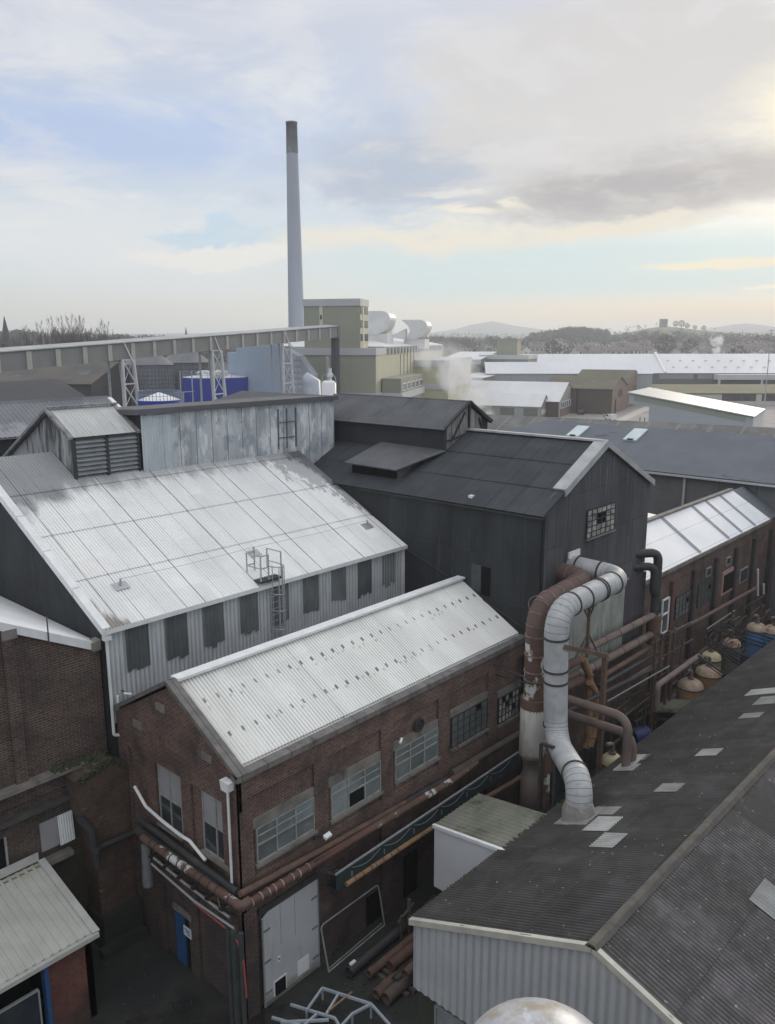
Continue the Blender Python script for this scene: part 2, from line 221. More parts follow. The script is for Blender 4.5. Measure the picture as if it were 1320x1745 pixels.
cable_m = mat('black_cable', (.03, .03, .032), rough=.7); red_hose = mat('red_hose', (.33, .07, .06), rough=.6); teal = mat('dark_teal_tray', (.026, .046, .052), (.018, .032, .036), nscale=1.5, rough=.6, dirt=(((.13, .12, .10), 2, (1, 1, 1), .58, .75, .6),))
sign_m = mat('pale_sign', (.60, .66, .70), rough=.5)
moss_m = mat('green_moss', (.05, .065, .03), (.035, .045, .025), nscale=3, rough=1, bump=(20, .8))
# ------------------------------------------------------------------ mesh builder
def frame(t, up=Vector((0, 0, 1))):
    t = t.normalized(); a = up.cross(t)
    if a.length < 1e-4: a = Vector((1, 0, 0)).cross(t)
    a.normalize(); return a, t.cross(a)
class MB:
    def __init__(s): s.v = []; s.f = []; s.sm = []
    def add(s, vs, fs, smooth=False):
        b = len(s.v); s.v += [tuple(p) for p in vs]; s.f += [tuple(i+b for i in f) for f in fs]; s.sm += [smooth]*len(fs); return s
    def box(s, x0, x1, y0, y1, z0, z1):
        return s.add([(x, y, z) for z in (z0, z1) for y in (y0, y1) for x in (x0, x1)], [(0, 2, 3, 1), (4, 5, 7, 6), (0, 1, 5, 4), (2, 6, 7, 3), (0, 4, 6, 2), (1, 3, 7, 5)])
    def prism(s, poly, ext):
        n = len(poly); ext = Vector(ext); a = [Vector(p) for p in poly]
        nrm = sum(((a[i]-a[0]).cross(a[i+1]-a[0]) for i in range(1, n-1)), Vector())
        if nrm.dot(ext) > 0: a = a[::-1]
        b = [p+ext for p in a]
        return s.add(a+b, [tuple(range(n)), tuple(range(2*n-1, n-1, -1))] + [(i, i+n, (i+1) % n+n, (i+1) % n) for i in range(n)])
    def slab(s, q, t, n=None):               # quad thickened by t along its normal
        q = [Vector(p) for p in q]; nn = Vector(n) if n else (q[1]-q[0]).cross(q[3]-q[0]).normalized()
        return s.prism(q, nn*t)
    def beam(s, p, q, w, h=None, up=(0, 0, 1)):
        p, q = Vector(p), Vector(q); h = h or w; a, b = frame(q-p, Vector(up)); a = a*(w/2); b = b*(h/2)
        return s.prism([p-a-b, p+a-b, p+a+b, p-a+b], q-p)
    def tube(s, pts, r, n=12, cap=True, smooth=True):
        pts = [Vector(p) for p in pts]; m = len(pts); rs = r if hasattr(r, '__len__') else [r]*m
        vs = []; a = None
        for i in range(m):
            t = (pts[min(i+1, m-1)]-pts[max(i-1, 0)]).normalized()
            if a is None: a, b = frame(t)
            else:
                a = (a - t*a.dot(t)).normalized(); b = t.cross(a)
            for k in range(n):
                w = 2*PI*k/n; vs.append(pts[i] + (a*math.cos(w)+b*math.sin(w))*rs[i])
        fs = [(i*n+k, i*n+(k+1) % n, (i+1)*n+(k+1) % n, (i+1)*n+k) for i in range(m-1) for k in range(n)]
        s.add(vs, fs, smooth)
        if cap:
            s.add(vs[:n], [tuple(range(n-1, -1, -1))]); s.add(vs[-n:], [tuple(range(n))])
        return s
    def lathe(s, c, prof, n=28, smooth=True):
        c = Vector(c); vs = [c+Vector((r*math.cos(2*PI*k/n), r*math.sin(2*PI*k/n), z)) for r, z in prof for k in range(n)]; m = len(prof)
        return s.add(vs, [(i*n+k, i*n+(k+1) % n, (i+1)*n+(k+1) % n, (i+1)*n+k) for i in range(m-1) for k in range(n)], smooth)
    def ring(s, c, axis, r, w, t=.02, n=24):   # band round a pipe
        c = Vector(c); ax = Vector(axis).normalized(); a, b = frame(ax); vs = []
        for (rr, o) in ((r, -w/2), (r+t, -w/2), (r+t, w/2), (r, w/2)):
            vs += [c+ax*o+(a*math.cos(2*PI*k/n)+b*math.sin(2*PI*k/n))*rr for k in range(n)]
        return s.add(vs, [(i*n+k, i*n+(k+1) % n, (i+1) % 4*n+(k+1) % n, (i+1) % 4*n+k) for i in range(4) for k in range(n)])
    def corr(s, O, Ud, Vd, L, W, pitch=.15, amp=.022, rows=1, box=False, lap=.018, up=(0, 0, 1)):
        O, Ud, Vd = Vector(O), Vector(Ud).normalized(), Vector(Vd).normalized(); nn = Ud.cross(Vd)
        if nn.dot(Vector(up)) < 0: nn = -nn
        if box: prof = [(0, 0), (.55, 0), (.65, 1), (.9, 1)]
        else: prof = [(k/6, math.sin(2*PI*k/6)) for k in range(6)]
        xs = []; i = 0
        while True:
            done = False
            for a, h in prof:
                x = (i+a)*pitch
                if x > L: done = True; break
                xs.append((x, h))
            if done: break
            i += 1
        for r in range(rows):
            t0, t1 = W*r/rows, W*(r+1)/rows + (.06 if r < rows-1 else 0); b = len(xs); vs = []
            for t, l in ((t0, 0), (t1, lap if rows > 1 else 0)): vs += [O+Ud*x+Vd*t+nn*(h*amp+l) for x, h in xs]
            s.add(vs, [(k, k+1, b+k+1, b+k) for k in range(b-1)], not box)
        return s
    def corrwall(s, O, Ud, L, z0, ztop, nrm, pitch=.2, amp=.02, box=True):
        O, Ud, nn = Vector(O), Vector(Ud).normalized(), Vector(nrm); prof = [(0, 0), (.5, 0), (.6, 1), (.9, 1)] if box else [(k/6, math.sin(2*PI*k/6)) for k in range(6)]
        xs = [((i+a)*pitch, h) for i in range(int(L/pitch)+1) for a, h in prof if (i+a)*pitch <= L]; b = len(xs)
        vs = [Vector((O.x, O.y, 0))+Ud*x+nn*(h*amp)+Vector((0, 0, z0)) for x, h in xs]+[Vector((O.x, O.y, 0))+Ud*x+nn*(h*amp)+Vector((0, 0, ztop(x) if callable(ztop) else ztop)) for x, h in xs]
        return s.add(vs, [(k, k+1, b+k+1, b+k) for k in range(b-1)], not box)
    def ball(s, c, r, nz=.0, seed=0, seg=10, squash=1.0):
        c = Vector(c); vs = []
        for i in range(seg+1):
            for k in range(seg*2):
                th = PI*i/seg; ph = PI*k/seg; d = Vector((math.sin(th)*math.cos(ph), math.sin(th)*math.sin(ph), math.cos(th)*squash))
                vs.append(c+d*r*(1+nz*noise.noise(d*2+Vector((seed, seed*.7, 0)))))
        n = seg*2
        return s.add(vs, [(i*n+k, (i+1)*n+k, (i+1)*n+(k+1) % n, i*n+(k+1) % n) for i in range(seg) for k in range(n)], True)
    def build(s, name, m, parent=None, label=None):
        me = bpy.data.meshes.new(name); me.from_pydata(s.v, [], s.f); me.materials.append(m)
        me.polygons.foreach_set('use_smooth', s.sm); me.update()
        o = bpy.data.objects.new(name, me); COL.objects.link(o)
        if parent is not None:
            o.parent = parent
            if parent.type == 'EMPTY' and parent.get('_w'): o.matrix_parent_inverse = Matrix.Translation(-parent.location)
        if label: o['label'] = label
        return o
def fillet(pts, r, n=6):
    pts = [Vector(p) for p in pts]; out = [pts[0]]
    for i in range(1, len(pts)-1):
        a, b, c = pts[i-1], pts[i], pts[i+1]; u, w = (a-b).normalized(), (c-b).normalized(); ang = u.angle(w)
        d = min(r/math.tan(ang/2), (a-b).length*.48, (c-b).length*.48); p0, p1 = b+u*d, b+w*d
        for k in range(n+1):
            t = k/n; out.append((1-t)**2*p0+2*t*(1-t)*b+t*t*p1)
    return out+[pts[-1]]
def tag(o, label, cat, group=None):
    o['label'] = label; o['category'] = cat
    if group: o['group'] = group
    return o
def thing(name, label, cat, loc=(0, 0, 0), group=None, rot=None):
    """Empty at the thing's base.  Without rot its parts are modelled in world coordinates, with rot in the thing's own."""
    o = bpy.data.objects.new(name, None); COL.objects.link(o); o.location = loc; o.empty_display_size = .3
    if rot is None: o['_w'] = 1
    else: o.rotation_euler = (0, 0, rot)
    return tag(o, label, cat, group)
def struct(o, kind='structure'): o['kind'] = kind; return o
def copy_tree(o, parent=None):
    c = o.copy(); COL.objects.link(c)
    if parent is not None: c.parent = parent
    for ch in list(o.children): copy_tree(ch, c)
    return c
# ================================================================== SETTING
o = MB().box(-6900, 6900, -6900, 6900, -.6, 0).build('ground', ground_m); struct(o)
# ================================================================== WHITE-ROOFED SHED (W)
WX0, WX1, WY, WZ, WS = 14.9, 32.78, 28.3, 13.13, .516
WN, WP = (0, -WS, 1), (0, WY, WZ)
RY = 39.0; RZ = WZ+WS*(RY-WY)
shed = thing('corrugated_shed', 'large shed with a sooty pale corrugated roof, ribbed grey front and rooftop monitor', 'shed', (23.8, WY, 0))
MB().prism([(WX0, WY+.06, 0), (WX0, WY+.06, WZ-.12), (WX0, RY, RZ-.12), (WX0, RY+10, WZ-.1), (WX0, RY+10, 0)], (WX1-WX0, 0, 0)).build('wall', black_clad, shed, 'soot black side wall')
sl = Vector((0, 1, WS)).normalized(); Lr = (RY-WY+.25)/sl.y
m = MB(); m.corr((WX0-.05, RY, RZ+.02), (1, 0, 0), -sl, WX1-WX0-.02, Lr, .146, .024, rows=4, lap=.03); m.slab([(WX0, RY, RZ-.06), (WX1-.05, RY, RZ-.06), (WX1-.05, WY-.1, WZ-.12), (WX0, WY-.1, WZ-.12)], .05)
roof = m.build('roof', w_roof, shed)
MB().slab([(WX0, RY, RZ), (WX0, RY+10.2, WZ), (WX1, RY+10.2, WZ), (WX1, RY, RZ)], .05).build('rear_roof', felt2, shed)
MB().corrwall((WX0+.02, WY, 0), (1, 0, 0), WX1-WX0-.05, 9.0, WZ-.1, (0, -1, 0), .21, .035, False).build('front_cladding', w_wall, shed)
m = MB(); m.box(WX0-.08, WX1+.02, WY-.26, WY-.03, WZ-.27, WZ-.08)
m.build('gutter', white_trim, shed)
m = MB()
for k in range(5):
    a = WY-.2+k*2.25; b = a+2.2
    for (z0, z1) in ((.03, .10),):
        m.prism([(WX0-.16, a, WZ+(a-WY)*WS-.22), (WX0-.16, b, WZ+(b-WY)*WS-.22), (WX0-.16, b, WZ+(b-WY)*WS+.10), (WX0-.16, a, WZ+(a-WY)*WS+.10)], (.34, 0, 0))
m.build('verge_flashing', white_trim, shed)
for (a, b) in ((215, 247), (283, 316), (347, 378), (408, 437), (462, 490), (515, 540), (563, 586), (608, 630), (650, 671)):
    x0 = ony(a, 1130-(a-215)*.37, WY).x; x1 = ony(b, 1120-(b-247)*.37, WY).x
    m = MB(); zb = 10.95+random.uniform(-.1, .1)
    n = int((x1-x0)/.21)
    for k in range(n+1):
        m.corrwall((x0+k*.21, WY-.05, 0), (1, 0, 0), .2101, zb+random.uniform(-.10, .12), WZ-.3, (0, -1, 0), .21, .035, False)
    m.build('window_panel', panel_dark, shed)
m = MB().box(WX1-.18, WX1+.01, WY-.06, WY+.1, 9, WZ-.28); m.build('corner_flashing', white_trim, shed)
# rain pipes at the left corner
m = MB(); m.tube(fillet([(WX0+.02, WY-.12, WZ-.3), (WX0+.02, WY-.12, 8.6), (WX0+.28, WY-.14, 8.5), (WX0+.28, WY-.14, 8.7)], .1), .065, 10)
m.tube([(WX0+.28, WY-.14, 10.2), (WX0+.28, WY-.14, 8.3)], .06, 10); m.box(WX0-.12, WX0+.16, WY-.26, WY-.02, WZ-.52, WZ-.34)
m.build('rain_pipe', white_trim, shed)
# roof hooks with a safety line
for (a, b) in ((205, 1001), (432, 945), (625, 898)):
    m = MB(); p = onpl(a, b, WP, WN); m.slab([p+Vector((-.32, -.2, -.06)), p+Vector((.32, -.2, -.06)), p+Vector((.32, .2, .146)), p+Vector((-.32, .2, .146))], .05); m.tube([p+Vector((0, 0, .05)), p+Vector((.02, 0, .38))], .05, 8)
    m.build('roof_anchor', grey_steel, shed)
a, b, c = (onpl(x, y, WP, WN)+Vector((0, 0, .36)) for x, y in ((205, 1001), (432, 945), (625, 898)))
MB().tube([a, (a+b)/2-Vector((0, 0, .06)), b, (b+c)/2-Vector((0, 0, .06)), c], .012, 5).build('safety_line', grey_steel, shed)
# caged ladder
lx = ony(470, 1010, WY-.3).x
m = MB()
for dx in (-.24, .24): m.beam((lx+dx, WY-.22, 9.9), (lx+dx, WY-.22, WZ+.2), .05)
for k in range(11): m.beam((lx-.24, WY-.22, 10+.3*k), (lx+.24, WY-.22, 10+.3*k), .03)
ld = m.build('ladder', grey_steel, shed)
m = MB()
for z in (10.9, 11.8, 12.6, 13.9):
    m.tube([(lx+.3*math.cos(t)*1.05, WY-.22-.6*math.sin(t), z) for t in [PI*i/10 for i in range(11)]], .025, 6)
for t in (.35, 1.0, 1.57, 2.1, 2.8): m.beam((lx+.3*math.cos(t), WY-.22-.6*math.sin(t), 10.9), (lx+.3*math.cos(t), WY-.22-.6*math.sin(t), 13.95), .03)
m.build('cage', grey_steel, ld)
m = MB(); z0 = WZ+.1
for (x, y) in ((lx-.4, WY-.3), (lx-.85, WY-.3), (lx-.85, WY+.7), (lx-.4, WY+.7), (lx+.35, WY-.3), (lx+.35, WY+.7)): m.beam((x, y, z0), (x, y, z0+1.25), .05)
for z in (z0+.65, z0+1.23):
    m.beam((lx-.85, WY-.3, z), (lx-.4, WY-.3, z), .045); m.beam((lx-.85, WY-.3, z), (lx-.85, WY+.7, z), .045); m.beam((lx+.35, WY-.3, z), (lx+.35, WY+.7, z), .045); m.beam((lx-.85, WY+.7, z), (lx-.4, WY+.7, z), .045)
m.build('guard_rail', grey_steel, ld)
MB().box(lx-.9, lx+.4, WY-.35, WY+.6, z0-.02, z0+.06).build('landing', dark_steel, ld)
# monitor with stained galvanised wall
MY = 36.66; zb = WZ+WS*(MY-WY)
m = MB(); m.prism([(22.15, MY+.05, zb-.5), (22.15, MY+.05, 20.35), (22.15, MY+5, 20.0), (22.15, MY+5, zb-3)], (13.6, 0, 0)); mon = m.build('monitor', black_clad, shed)
MB().corrwall((22.15, MY, 0), (1, 0, 0), 13.6, zb-1.2, 20.35, (0, -1, 0), .17, .022, False).build('monitor_wall', galv, mon)
MB().corrwall((22.12, MY-.04, 0), (1, 0, 0), 1.75, zb-.05, 20.3, (0, -1, 0), .19, .03, False).build('patched_wall_sheet', mat('pale_new_sheet', (.52, .57, .59), (.44, .49, .51), nscale=1.5, ns=(1, 1, .5), rough=.55, dirt=(((.16, .17, .18), 1.2, (2, 1, .8), .95, 1.1, .8, (0, 0, -.35, 6.5)), ((.3, .33, .34), 1.2, (4, 1, .2), .55, .8, .5))), mon)
m = MB(); m.slab([(21.9, MY-.25, 20.38), (35.9, MY-.25, 20.38), (35.9, MY+5.2, 20.1), (21.9, MY+5.2, 20.1)], .28); m.build('monitor_roof', felt2, mon)
m = MB(); px = [(x, onpl(0, 0, (0, 0, 0), (0, 0, 1)).z) for x in ()]
for x in (31.1, 31.75, 32.45): m.beam((x, MY-.05, zb+.3), (x+.03, MY-.05, 20.1), .06, .05)
for z in (18.4, 19.3): m.beam((31.1, MY-.05, z), (32.45, MY-.05, z), .05)
m.build('frame', mat('dull_frame_steel', (.15, .16, .17), (.09, .1, .105), nscale=3, rough=.8), mon)
# louvred vent house
VX0, VX1, VY = 18.55, 22.03, 36.9; vz = WZ+WS*(VY-WY)
m = MB(); m.prism([(VX0+.05, VY+.05, vz-.4), (VX0+.05, VY+.05, 19.5), (VX0+.05, 38.94, 20.62), (VX0+.05, 44.4, 17.75), (VX0+.05, 44.4, 16.2)], (VX1-VX0-.1, 0, 0))
vent = m.build('vent_house', mat('streaked_white_asbestos', (.42, .42, .41), (.30, .305, .31), nscale=1, ns=(1, 1, .3), rough=.9, dirt=(((.05, .052, .055), 1.1, (3, 1.6, .22), .46, .60, .92), (SOOT, .7, (1, 1, .4), 1.0, 1.3, .8, (0, -.25, 0, 9.85)))), shed)
m = MB(); d = Vector((0, VY-38.94, 19.55-20.71)).normalized()
m.corr((VX0-.05, 38.94, 20.74), (1, 0, 0), d, VX1-VX0+.15, 2.5, .2, .03, box=True); m.slab([(VX0, 38.94, 20.66), (VX1, 38.94, 20.66), (VX1, VY-.1, 19.48), (VX0, VY-.1, 19.48)], .05)
m.build('roof', mat('pale_sheet_stained', (.56, .57, .55), (.46, .47, .455), nscale=1, ns=(1, .4, .4), rough=.6, dirt=(((.12, .12, .12), 1.2, (5, .3, .3), .55, .75, .7),)), vent)
MB().slab([(VX0-.1, 38.9, 20.70), (VX0-.1, 44.6, 17.72), (VX1+.1, 44.6, 17.72), (VX1+.1, 38.9, 20.70)], .08).build('rear_roof', felt2, vent)
m = MB()
for x in (VX0-.12, VX1+.0):
    m.beam((x, 38.94, 20.72), (x, VY-.2, 19.5), .22, .14); m.beam((x, 38.94, 20.72), (x, 44.7, 17.68), .26, .14)
m.beam((VX0-.1, 38.94, 20.84), (VX1+.15, 38.94, 20.84), .32, .08); m.build('verge_board', mat('weathered_board', (.30, .30, .29), (.20, .2, .2), nscale=2, rough=.9, dirt=((SOOT, 2, (1, 1, 1), .5, .7, .6),)), vent)
for (xa, xb) in ((VX0+.12, 20.2), (20.36, VX1-.1)):
    m = MB(); n = 8; zt = 19.42; hh = (zt-vz-.12)/n
    for k in range(n):
        z = vz+.12+k*hh
        m.slab([(xa, VY-.16, z), (xb, VY-.16, z), (xb, VY+.03, z+hh*1.05), (xa, VY+.03, z+hh*1.05)], .025)
    m.build('louvre', mat('grey_louvre_blade', (.26, .28, .29), (.20, .215, .225), nscale=2, rough=.6), vent)
m = MB()
for x in (VX0+.02, 20.28, VX1-.04): m.box(x-.07, x+.07, VY-.18, VY-.02, vz-.05, 19.5)
m.box(VX0-.05, VX1+.03, VY-.18, VY-.02, 19.42, 19.52); m.build('louvre_frame', dark_steel, vent)
# ================================================================== BLACK TOWER BLOCK (D)
DX0, DX1, DXR, DY, DZ, DRZ = 32.8, 44.4, 38.6, 19.62, 16.0, 18.8
DS = (DRZ-DZ)/(DXR-DX0)
tow = thing('black_works_building', 'tall soot black gabled building with sheeted walls and grey verge flashing', 'building', (38.6, DY, 0))
BY = 46.0
MB().prism([(DX0, DY+.05, 0), (DX1, DY+.05, 0), (DX1, DY+.05, DZ), (DXR, DY+.05, DRZ-.08), (DX0, DY+.05, DZ-.08)], (0, BY-DY, 0)).build('wall', black_clad, tow)
ztop = lambda x: (DZ+DS*x if x < DXR-DX0 else DRZ-DS*(x-(DXR-DX0)))-.1
MB().corrwall((DX0, DY, 0), (1, 0, 0), DX1-DX0, 9.1, ztop, (0, -1, 0), 1.1, .008).build('gable_wall', grey_clad, tow, 'sooty grey front gable')
MB().corrwall((DX0-.03, BY, 0), (0, -1, 0), BY-DY, 3, DZ-.1, (-1, 0, 0), 1.1, .008).build('side_cladding', black_clad, tow)
sd = Vector((-1, 0, -DS)).normalized(); Ls = (DXR-DX0+.3)/abs(sd.x)
m = MB(); m.corr((DXR, DY-.15, DRZ+.02), (0, 1, 0), sd, BY-DY, Ls, .6, .012, rows=3, box=True, lap=.03); m.slab([(DXR, DY-.15, DRZ-.05), (DXR, BY, DRZ-.05), (DX0-.2, BY, DZ-.15), (DX0-.2, DY-.15, DZ-.15)], .06, (sd.z, 0, -sd.x)); m.build('roof', felt, tow)
MB().slab([(DXR, BY, DRZ), (DXR, DY-.15, DRZ), (DX1+.25, DY-.15, DZ-.1), (DX1+.25, BY, DZ-.1)], .1).build('far_roof', felt, tow)
m = MB(); y = DY-.2
p0, p1, p2 = Vector((DX0+1.65, y, DZ+DS*1.65+.1)), Vector((DXR, y, DRZ+.12)), Vector((DX1+.2, y, DZ+.0))
m.beam(p0+Vector((0, .42, 0)), p1+Vector((0, .42, 0)), .62, .09, (0, 0, 1)); m.prism([p0+Vector((0, 0, -.32)), p1+Vector((0, 0, -.34)), p1+Vector((0, 0, .05)), p0+Vector((0, 0, .05))], (0, .1, 0))
m.prism([p1+Vector((0, 0, -.30)), p2+Vector((0, 0, -.22)), p2+Vector((0, 0, .1)), p1+Vector((0, 0, .05))], (0, .1, 0)); m.beam(p1+Vector((0, .25, .02)), p2+Vector((0, .25, .08)), .36, .07)
m.build('verge_flashing', mat('grey_flashing', (.46, .47, .47), (.36, .37, .37), nscale=1.2, rough=.7, dirt=(((.2, .2, .2), 2, (1, 1, 1), .55, .75, .6),)), tow)
m = MB(); m.beam((DXR, DY, DRZ+.1), (DXR, 28.4, DRZ+.1), .42, .1); m.build('ridge_flashing', MATS['grey_flashing'], tow)
m = MB(); m.box(DX0-.24, DX0-.12, DY-.1, 31.5, DZ-.28, DZ-.17); m.build('gutter', dark_steel, tow)
m = MB(); m.tube([(DX0+.12, DY-.12, DZ-.35), (DX0+.12, DY-.12, 10.5)], .07, 8); m.tube([(DX0+.1, DY-.1, DZ-.2), (DX0+.12, DY-.12, DZ-.4)], .11, 8); m.build('rain_pipe', grey_clad, tow)
p = onx(803, 852, DX0+.3); MB().box(p.x-.12, p.x+.12, p.y-.12, p.y+.12, p.z-.35, p.z+.25).build('roof_vent', white_trim, tow)
# broken small-pane window in the gable
a, b = ony(998, 868, DY-.05), ony(1044, 903, DY-.05)
def pane_window(parent, x0, x1, z0, z1, y, nx, nz, mglass, mframe, broken=(), t=.05, reveal=.0):
    f = MB()
    for i in range(nx+1): f.box(x0+(x1-x0)*i/nx-t/2, x0+(x1-x0)*i/nx+t/2, y-.05, y+.02, z0, z1)
    for k in range(nz+1): f.box(x0, x1, y-.047, y+.017, z0+(z1-z0)*k/nz-t/2, z0+(z1-z0)*k/nz+t/2)
    w = f.build('window', mframe, parent)
    g = MB()
    for i in range(nx):
        for k in range(nz):
            if (i, k) in broken: continue
            g.box(x0+(x1-x0)*i/nx, x0+(x1-x0)*(i+1)/nx, y-.02+random.uniform(-.008, .008), y+.0, z0+(z1-z0)*k/nz, z0+(z1-z0)*(k+1)/nz)
    g.build('panes', mglass, w)
    if broken:
        g = MB(); g.box(x0+.02, x1-.02, y+.022, y+.04, z0+.02, z1-.02); g.build('dark_gap', void, w)
    return w
za = ony(1000, 870, DY).z; zc = ony(1000, 917, DY).z; x1 = ony(1044, 890, DY).x; x0 = ony(998, 890, DY).x
w = pane_window(tow, x0, x1, zc, za, DY-.06, 6, 5, pane_pale, dark_steel, ((2, 3), (3, 3), (3, 2), (2, 2)))
MB().box(x0-.08, x1+.1, DY-.16, DY-.02, zc-.1, zc-.03).build('sill', concrete, w)
# doorway low on the side wall
q0, q1 = onx(802, 962, DX0), onx(836, 1012, DX0)
m = MB(); m.box(DX0-.06, DX0-.03, onx(836, 990, DX0).y, onx(821, 990, DX0).y, onx(828, 1015, DX0).z, onx(828, 966, DX0).z); m.build('doorway', void, tow)
m = MB(); m.box(DX0-.07, DX0-.03, onx(820, 985, DX0).y, onx(804, 985, DX0).y, onx(812, 1005, DX0).z, onx(812, 962, DX0).z); m.build('loose_sheet', mat('dull_grey_sheet', (.085, .09, .097), (.06, .065, .07), nscale=2, rough=.8), tow)
m = MB(); m.tube([onx(686, 932, DX0-.08), onx(790, 1000, DX0-.08), onx(900, 1075, DX0-.08)], .035, 6); m.build('conduit', dark_steel, tow)
# ridge monitor with its own gable
MX0, MX1, MYa, MYb, MZ, MRZ = 36.25, 40.75, 28.4, 39.3, 19.2, 20.5
m = MB(); m.prism([(MX0+.1, MYa+.04, 16.6), (MX1-.1, MYa+.04, 16.6), (MX1-.1, MYa+.04, MZ), (DXR, MYa+.04, MRZ-.08), (MX0+.1, MYa+.04, MZ)], (0, MYb-MYa, 0)); rm = m.build('ridge_monitor', mat('sooty_monitor_wall', (.040, .044, .05), (.028, .031, .035), nscale=.8, rough=.9, dirt=(((.07, .072, .078), 1.3, (1, 1, .6), .55, .8, .5),)), tow)
m = MB(); sm_ = (MRZ-MZ)/(DXR-MX0)
m.corr((DXR, MYa-.2, MRZ), (0, 1, 0), (-1, 0, -sm_), MYb-MYa+.5, 2.68, .35, .03, rows=1); m.slab([(DXR, MYa-.2, MRZ-.06), (DXR, MYb, MRZ-.06), (MX0-.2, MYb, MZ-.16), (MX0-.2, MYa-.2, MZ-.16)], .04, (-sm_, 0, 1))
m.slab([(DXR, MYb, MRZ), (DXR, MYa-.2, MRZ), (MX1+.15, MYa-.2, MZ), (MX1+.15, MYb, MZ)], .07); m.build('roof', felt2, rm)
m = MB(); y = MYa-.02
sheets = [(36.4, 37.0), (37.05, 37.75), (37.8, 38.55), (38.65, 39.3), (39.35, 39.9)]
for x, xx in sheets: m.prism([(x, y, 16.9+abs(x-36)*.4), (xx, y, 16.9+abs(xx-36)*.4), (xx, y, MRZ-sm_*abs(xx-DXR)-.25), (x, y, MRZ-sm_*abs(x-DXR)-.25)], (0, .03, 0))
m.build('gable_sheets', mat('streaked_gable_sheet', (.30, .30, .285), (.16, .165, .165), nscale=1.3, ns=(2, 1, .5), rough=.9, dirt=((SOOT, 1.2, (2, 1, .4), .5, .7, .7),)), rm)
m = MB()
m.beam((MX0, y-.1, MZ-.05), (DXR, y-.1, MRZ+.02), .12, .2, (0, 1, 0)); m.beam((MX1, y-.1, MZ-.05), (DXR, y-.1, MRZ+.02), .12, .2, (0, 1, 0)); m.beam((DXR, y-.08, 18.9), (DXR, y-.08, MRZ), .1); m.beam((36.4, y-.06, 18.35), (38.6, y-.06, 18.7), .09); m.beam((37, y-.06, 18.4), (38.2, y-.06, 19.9), .08); m.beam((40.2, y-.06, 18.2), (39.6, y-.06, 19.5), .08); m.beam((36.35, y-.06, 17.2), (36.35, y-.06, MZ), .12); m.build('gable_frame', dark_steel, rm)
# low canopy on the slope below the monitor
DN, DP = (-DS, 0, 1), (DX0, 0, DZ)
f0 = onpl(594, 820, DP, DN); f1 = onpl(679, 820, DP, DN)
cx0, cz = f1.x-.35, f1.z+.62
ya, yb = f1.y-.1, f0.y+.6
m = MB(); m.slab([(cx0, ya, cz), (MX0+.1, ya-1.0, cz+.85), (MX0+.1, yb, cz+.95), (cx0, yb, cz+.05)], .07, (-.2, 0, 1)); can = m.build('canopy', felt2, tow)
m = MB(); m.box(cx0+.45, cx0+.6, ya+.25, yb-.2, f1.z-.1, cz+.08); m.build('dark_opening', void, can)
m = MB(); m.prism([(cx0+.3, ya+.1, f1.z), (MX0, ya+.1, f1.z+DS*(MX0-cx0-.3)), (MX0, ya+.1, cz+.75), (cx0+.3, ya+.1, cz+.08)], (0, .06, 0)); m.build('end_cheek', mat('mossy_grey_sheet', (.10, .105, .085), (.06, .065, .055), nscale=2, rough=.9), can)
# pale sheets on the lower front wall
m = MB(); xa = DX0+1.2
for k in range(9):
    x = xa+k*1.02
    if x > 41.6: break
    m.box(x, x+1.0, DY-.12, DY-.045+.0, 6.6, 10.75+random.uniform(-.05, .05))
m.build('lower_sheets', mat('pale_mossy_asbestos_sheet', (.33, .35, .32), (.22, .245, .215), nscale=1.2, ns=(1, 1, .5), rough=.95, dirt=(((.08, .10, .07), 1.4, (2.5, 1, .4), .52, .72, .7),)), tow)
MB().box(41.7, 44.35, DY-.14, DY-.04, 5.5, 10.7).build('dark_lower_sheets', mat('dark_violet_sheet', (.07, .065, .075), (.05, .048, .055), nscale=1, rough=.85, seams=((0, .9, .04, .2, SOOT, .8),)), tow)
MB().box(DX0+.5, DX1, DY-.15, DY-.03, 2.0, 6.55).build('base_wall', brick_e, tow)
MB().box(35.2, 36.3, DY-.12, DY-.03, 13.3, 13.62).build('port_flashing', white_trim, tow)
# ================================================================== BRICK FACTORY (K)
KX0, KX1, KY0, KY1, KZ, KRZ = 15.11, 32.78, 20.41, 28.24, 9.6, 11.83
KYR = (KY0+KY1)/2; KS = (KRZ-KZ)/(KYR-KY0)
fac = thing('brick_factory', 'two storey red brick factory with a bright white corrugated roof and tall grey door', 'factory', (15.2, KY0, 0))
MB().prism([(KX0+.12, KY0+.12, 0), (KX0+.12, KY1, 0), (KX0+.12, KY1, KZ-.05), (KX0+.12, KYR, KRZ-.1), (KX0+.12, KY0+.12, KZ-.05)], (KX1-KX0-.12, 0, 0)).build('wall', brick_k, fac)
m = MB()                                         # piers and bands stand proud of the recessed panels
f = lambda p: ony(p[0], p[1], KY0).x
xs = [(KX0, f((436, 1440))-.1), (f((537, 1400)), f((562, 1370))-.05), (f((650, 1330)), f((671, 1310))-.05), (f((747, 1280)), f((767, 1260))-.05), (f((831, 1235)), f((847, 1220))-.05)]
for a, b in xs: m.box(a, b, KY0, KY0+.13, 4.6, KZ-.1)
m.box(KX0, KX1, KY0+.002, KY0+.13, 8.72, KZ-.12); m.box(KX0, KX1, KY0+.002, KY0+.13, 4.4, 5.5)
for a, b in xs: m.box(a, b, KY0-.02, KY0+.13, 0, 4.4)
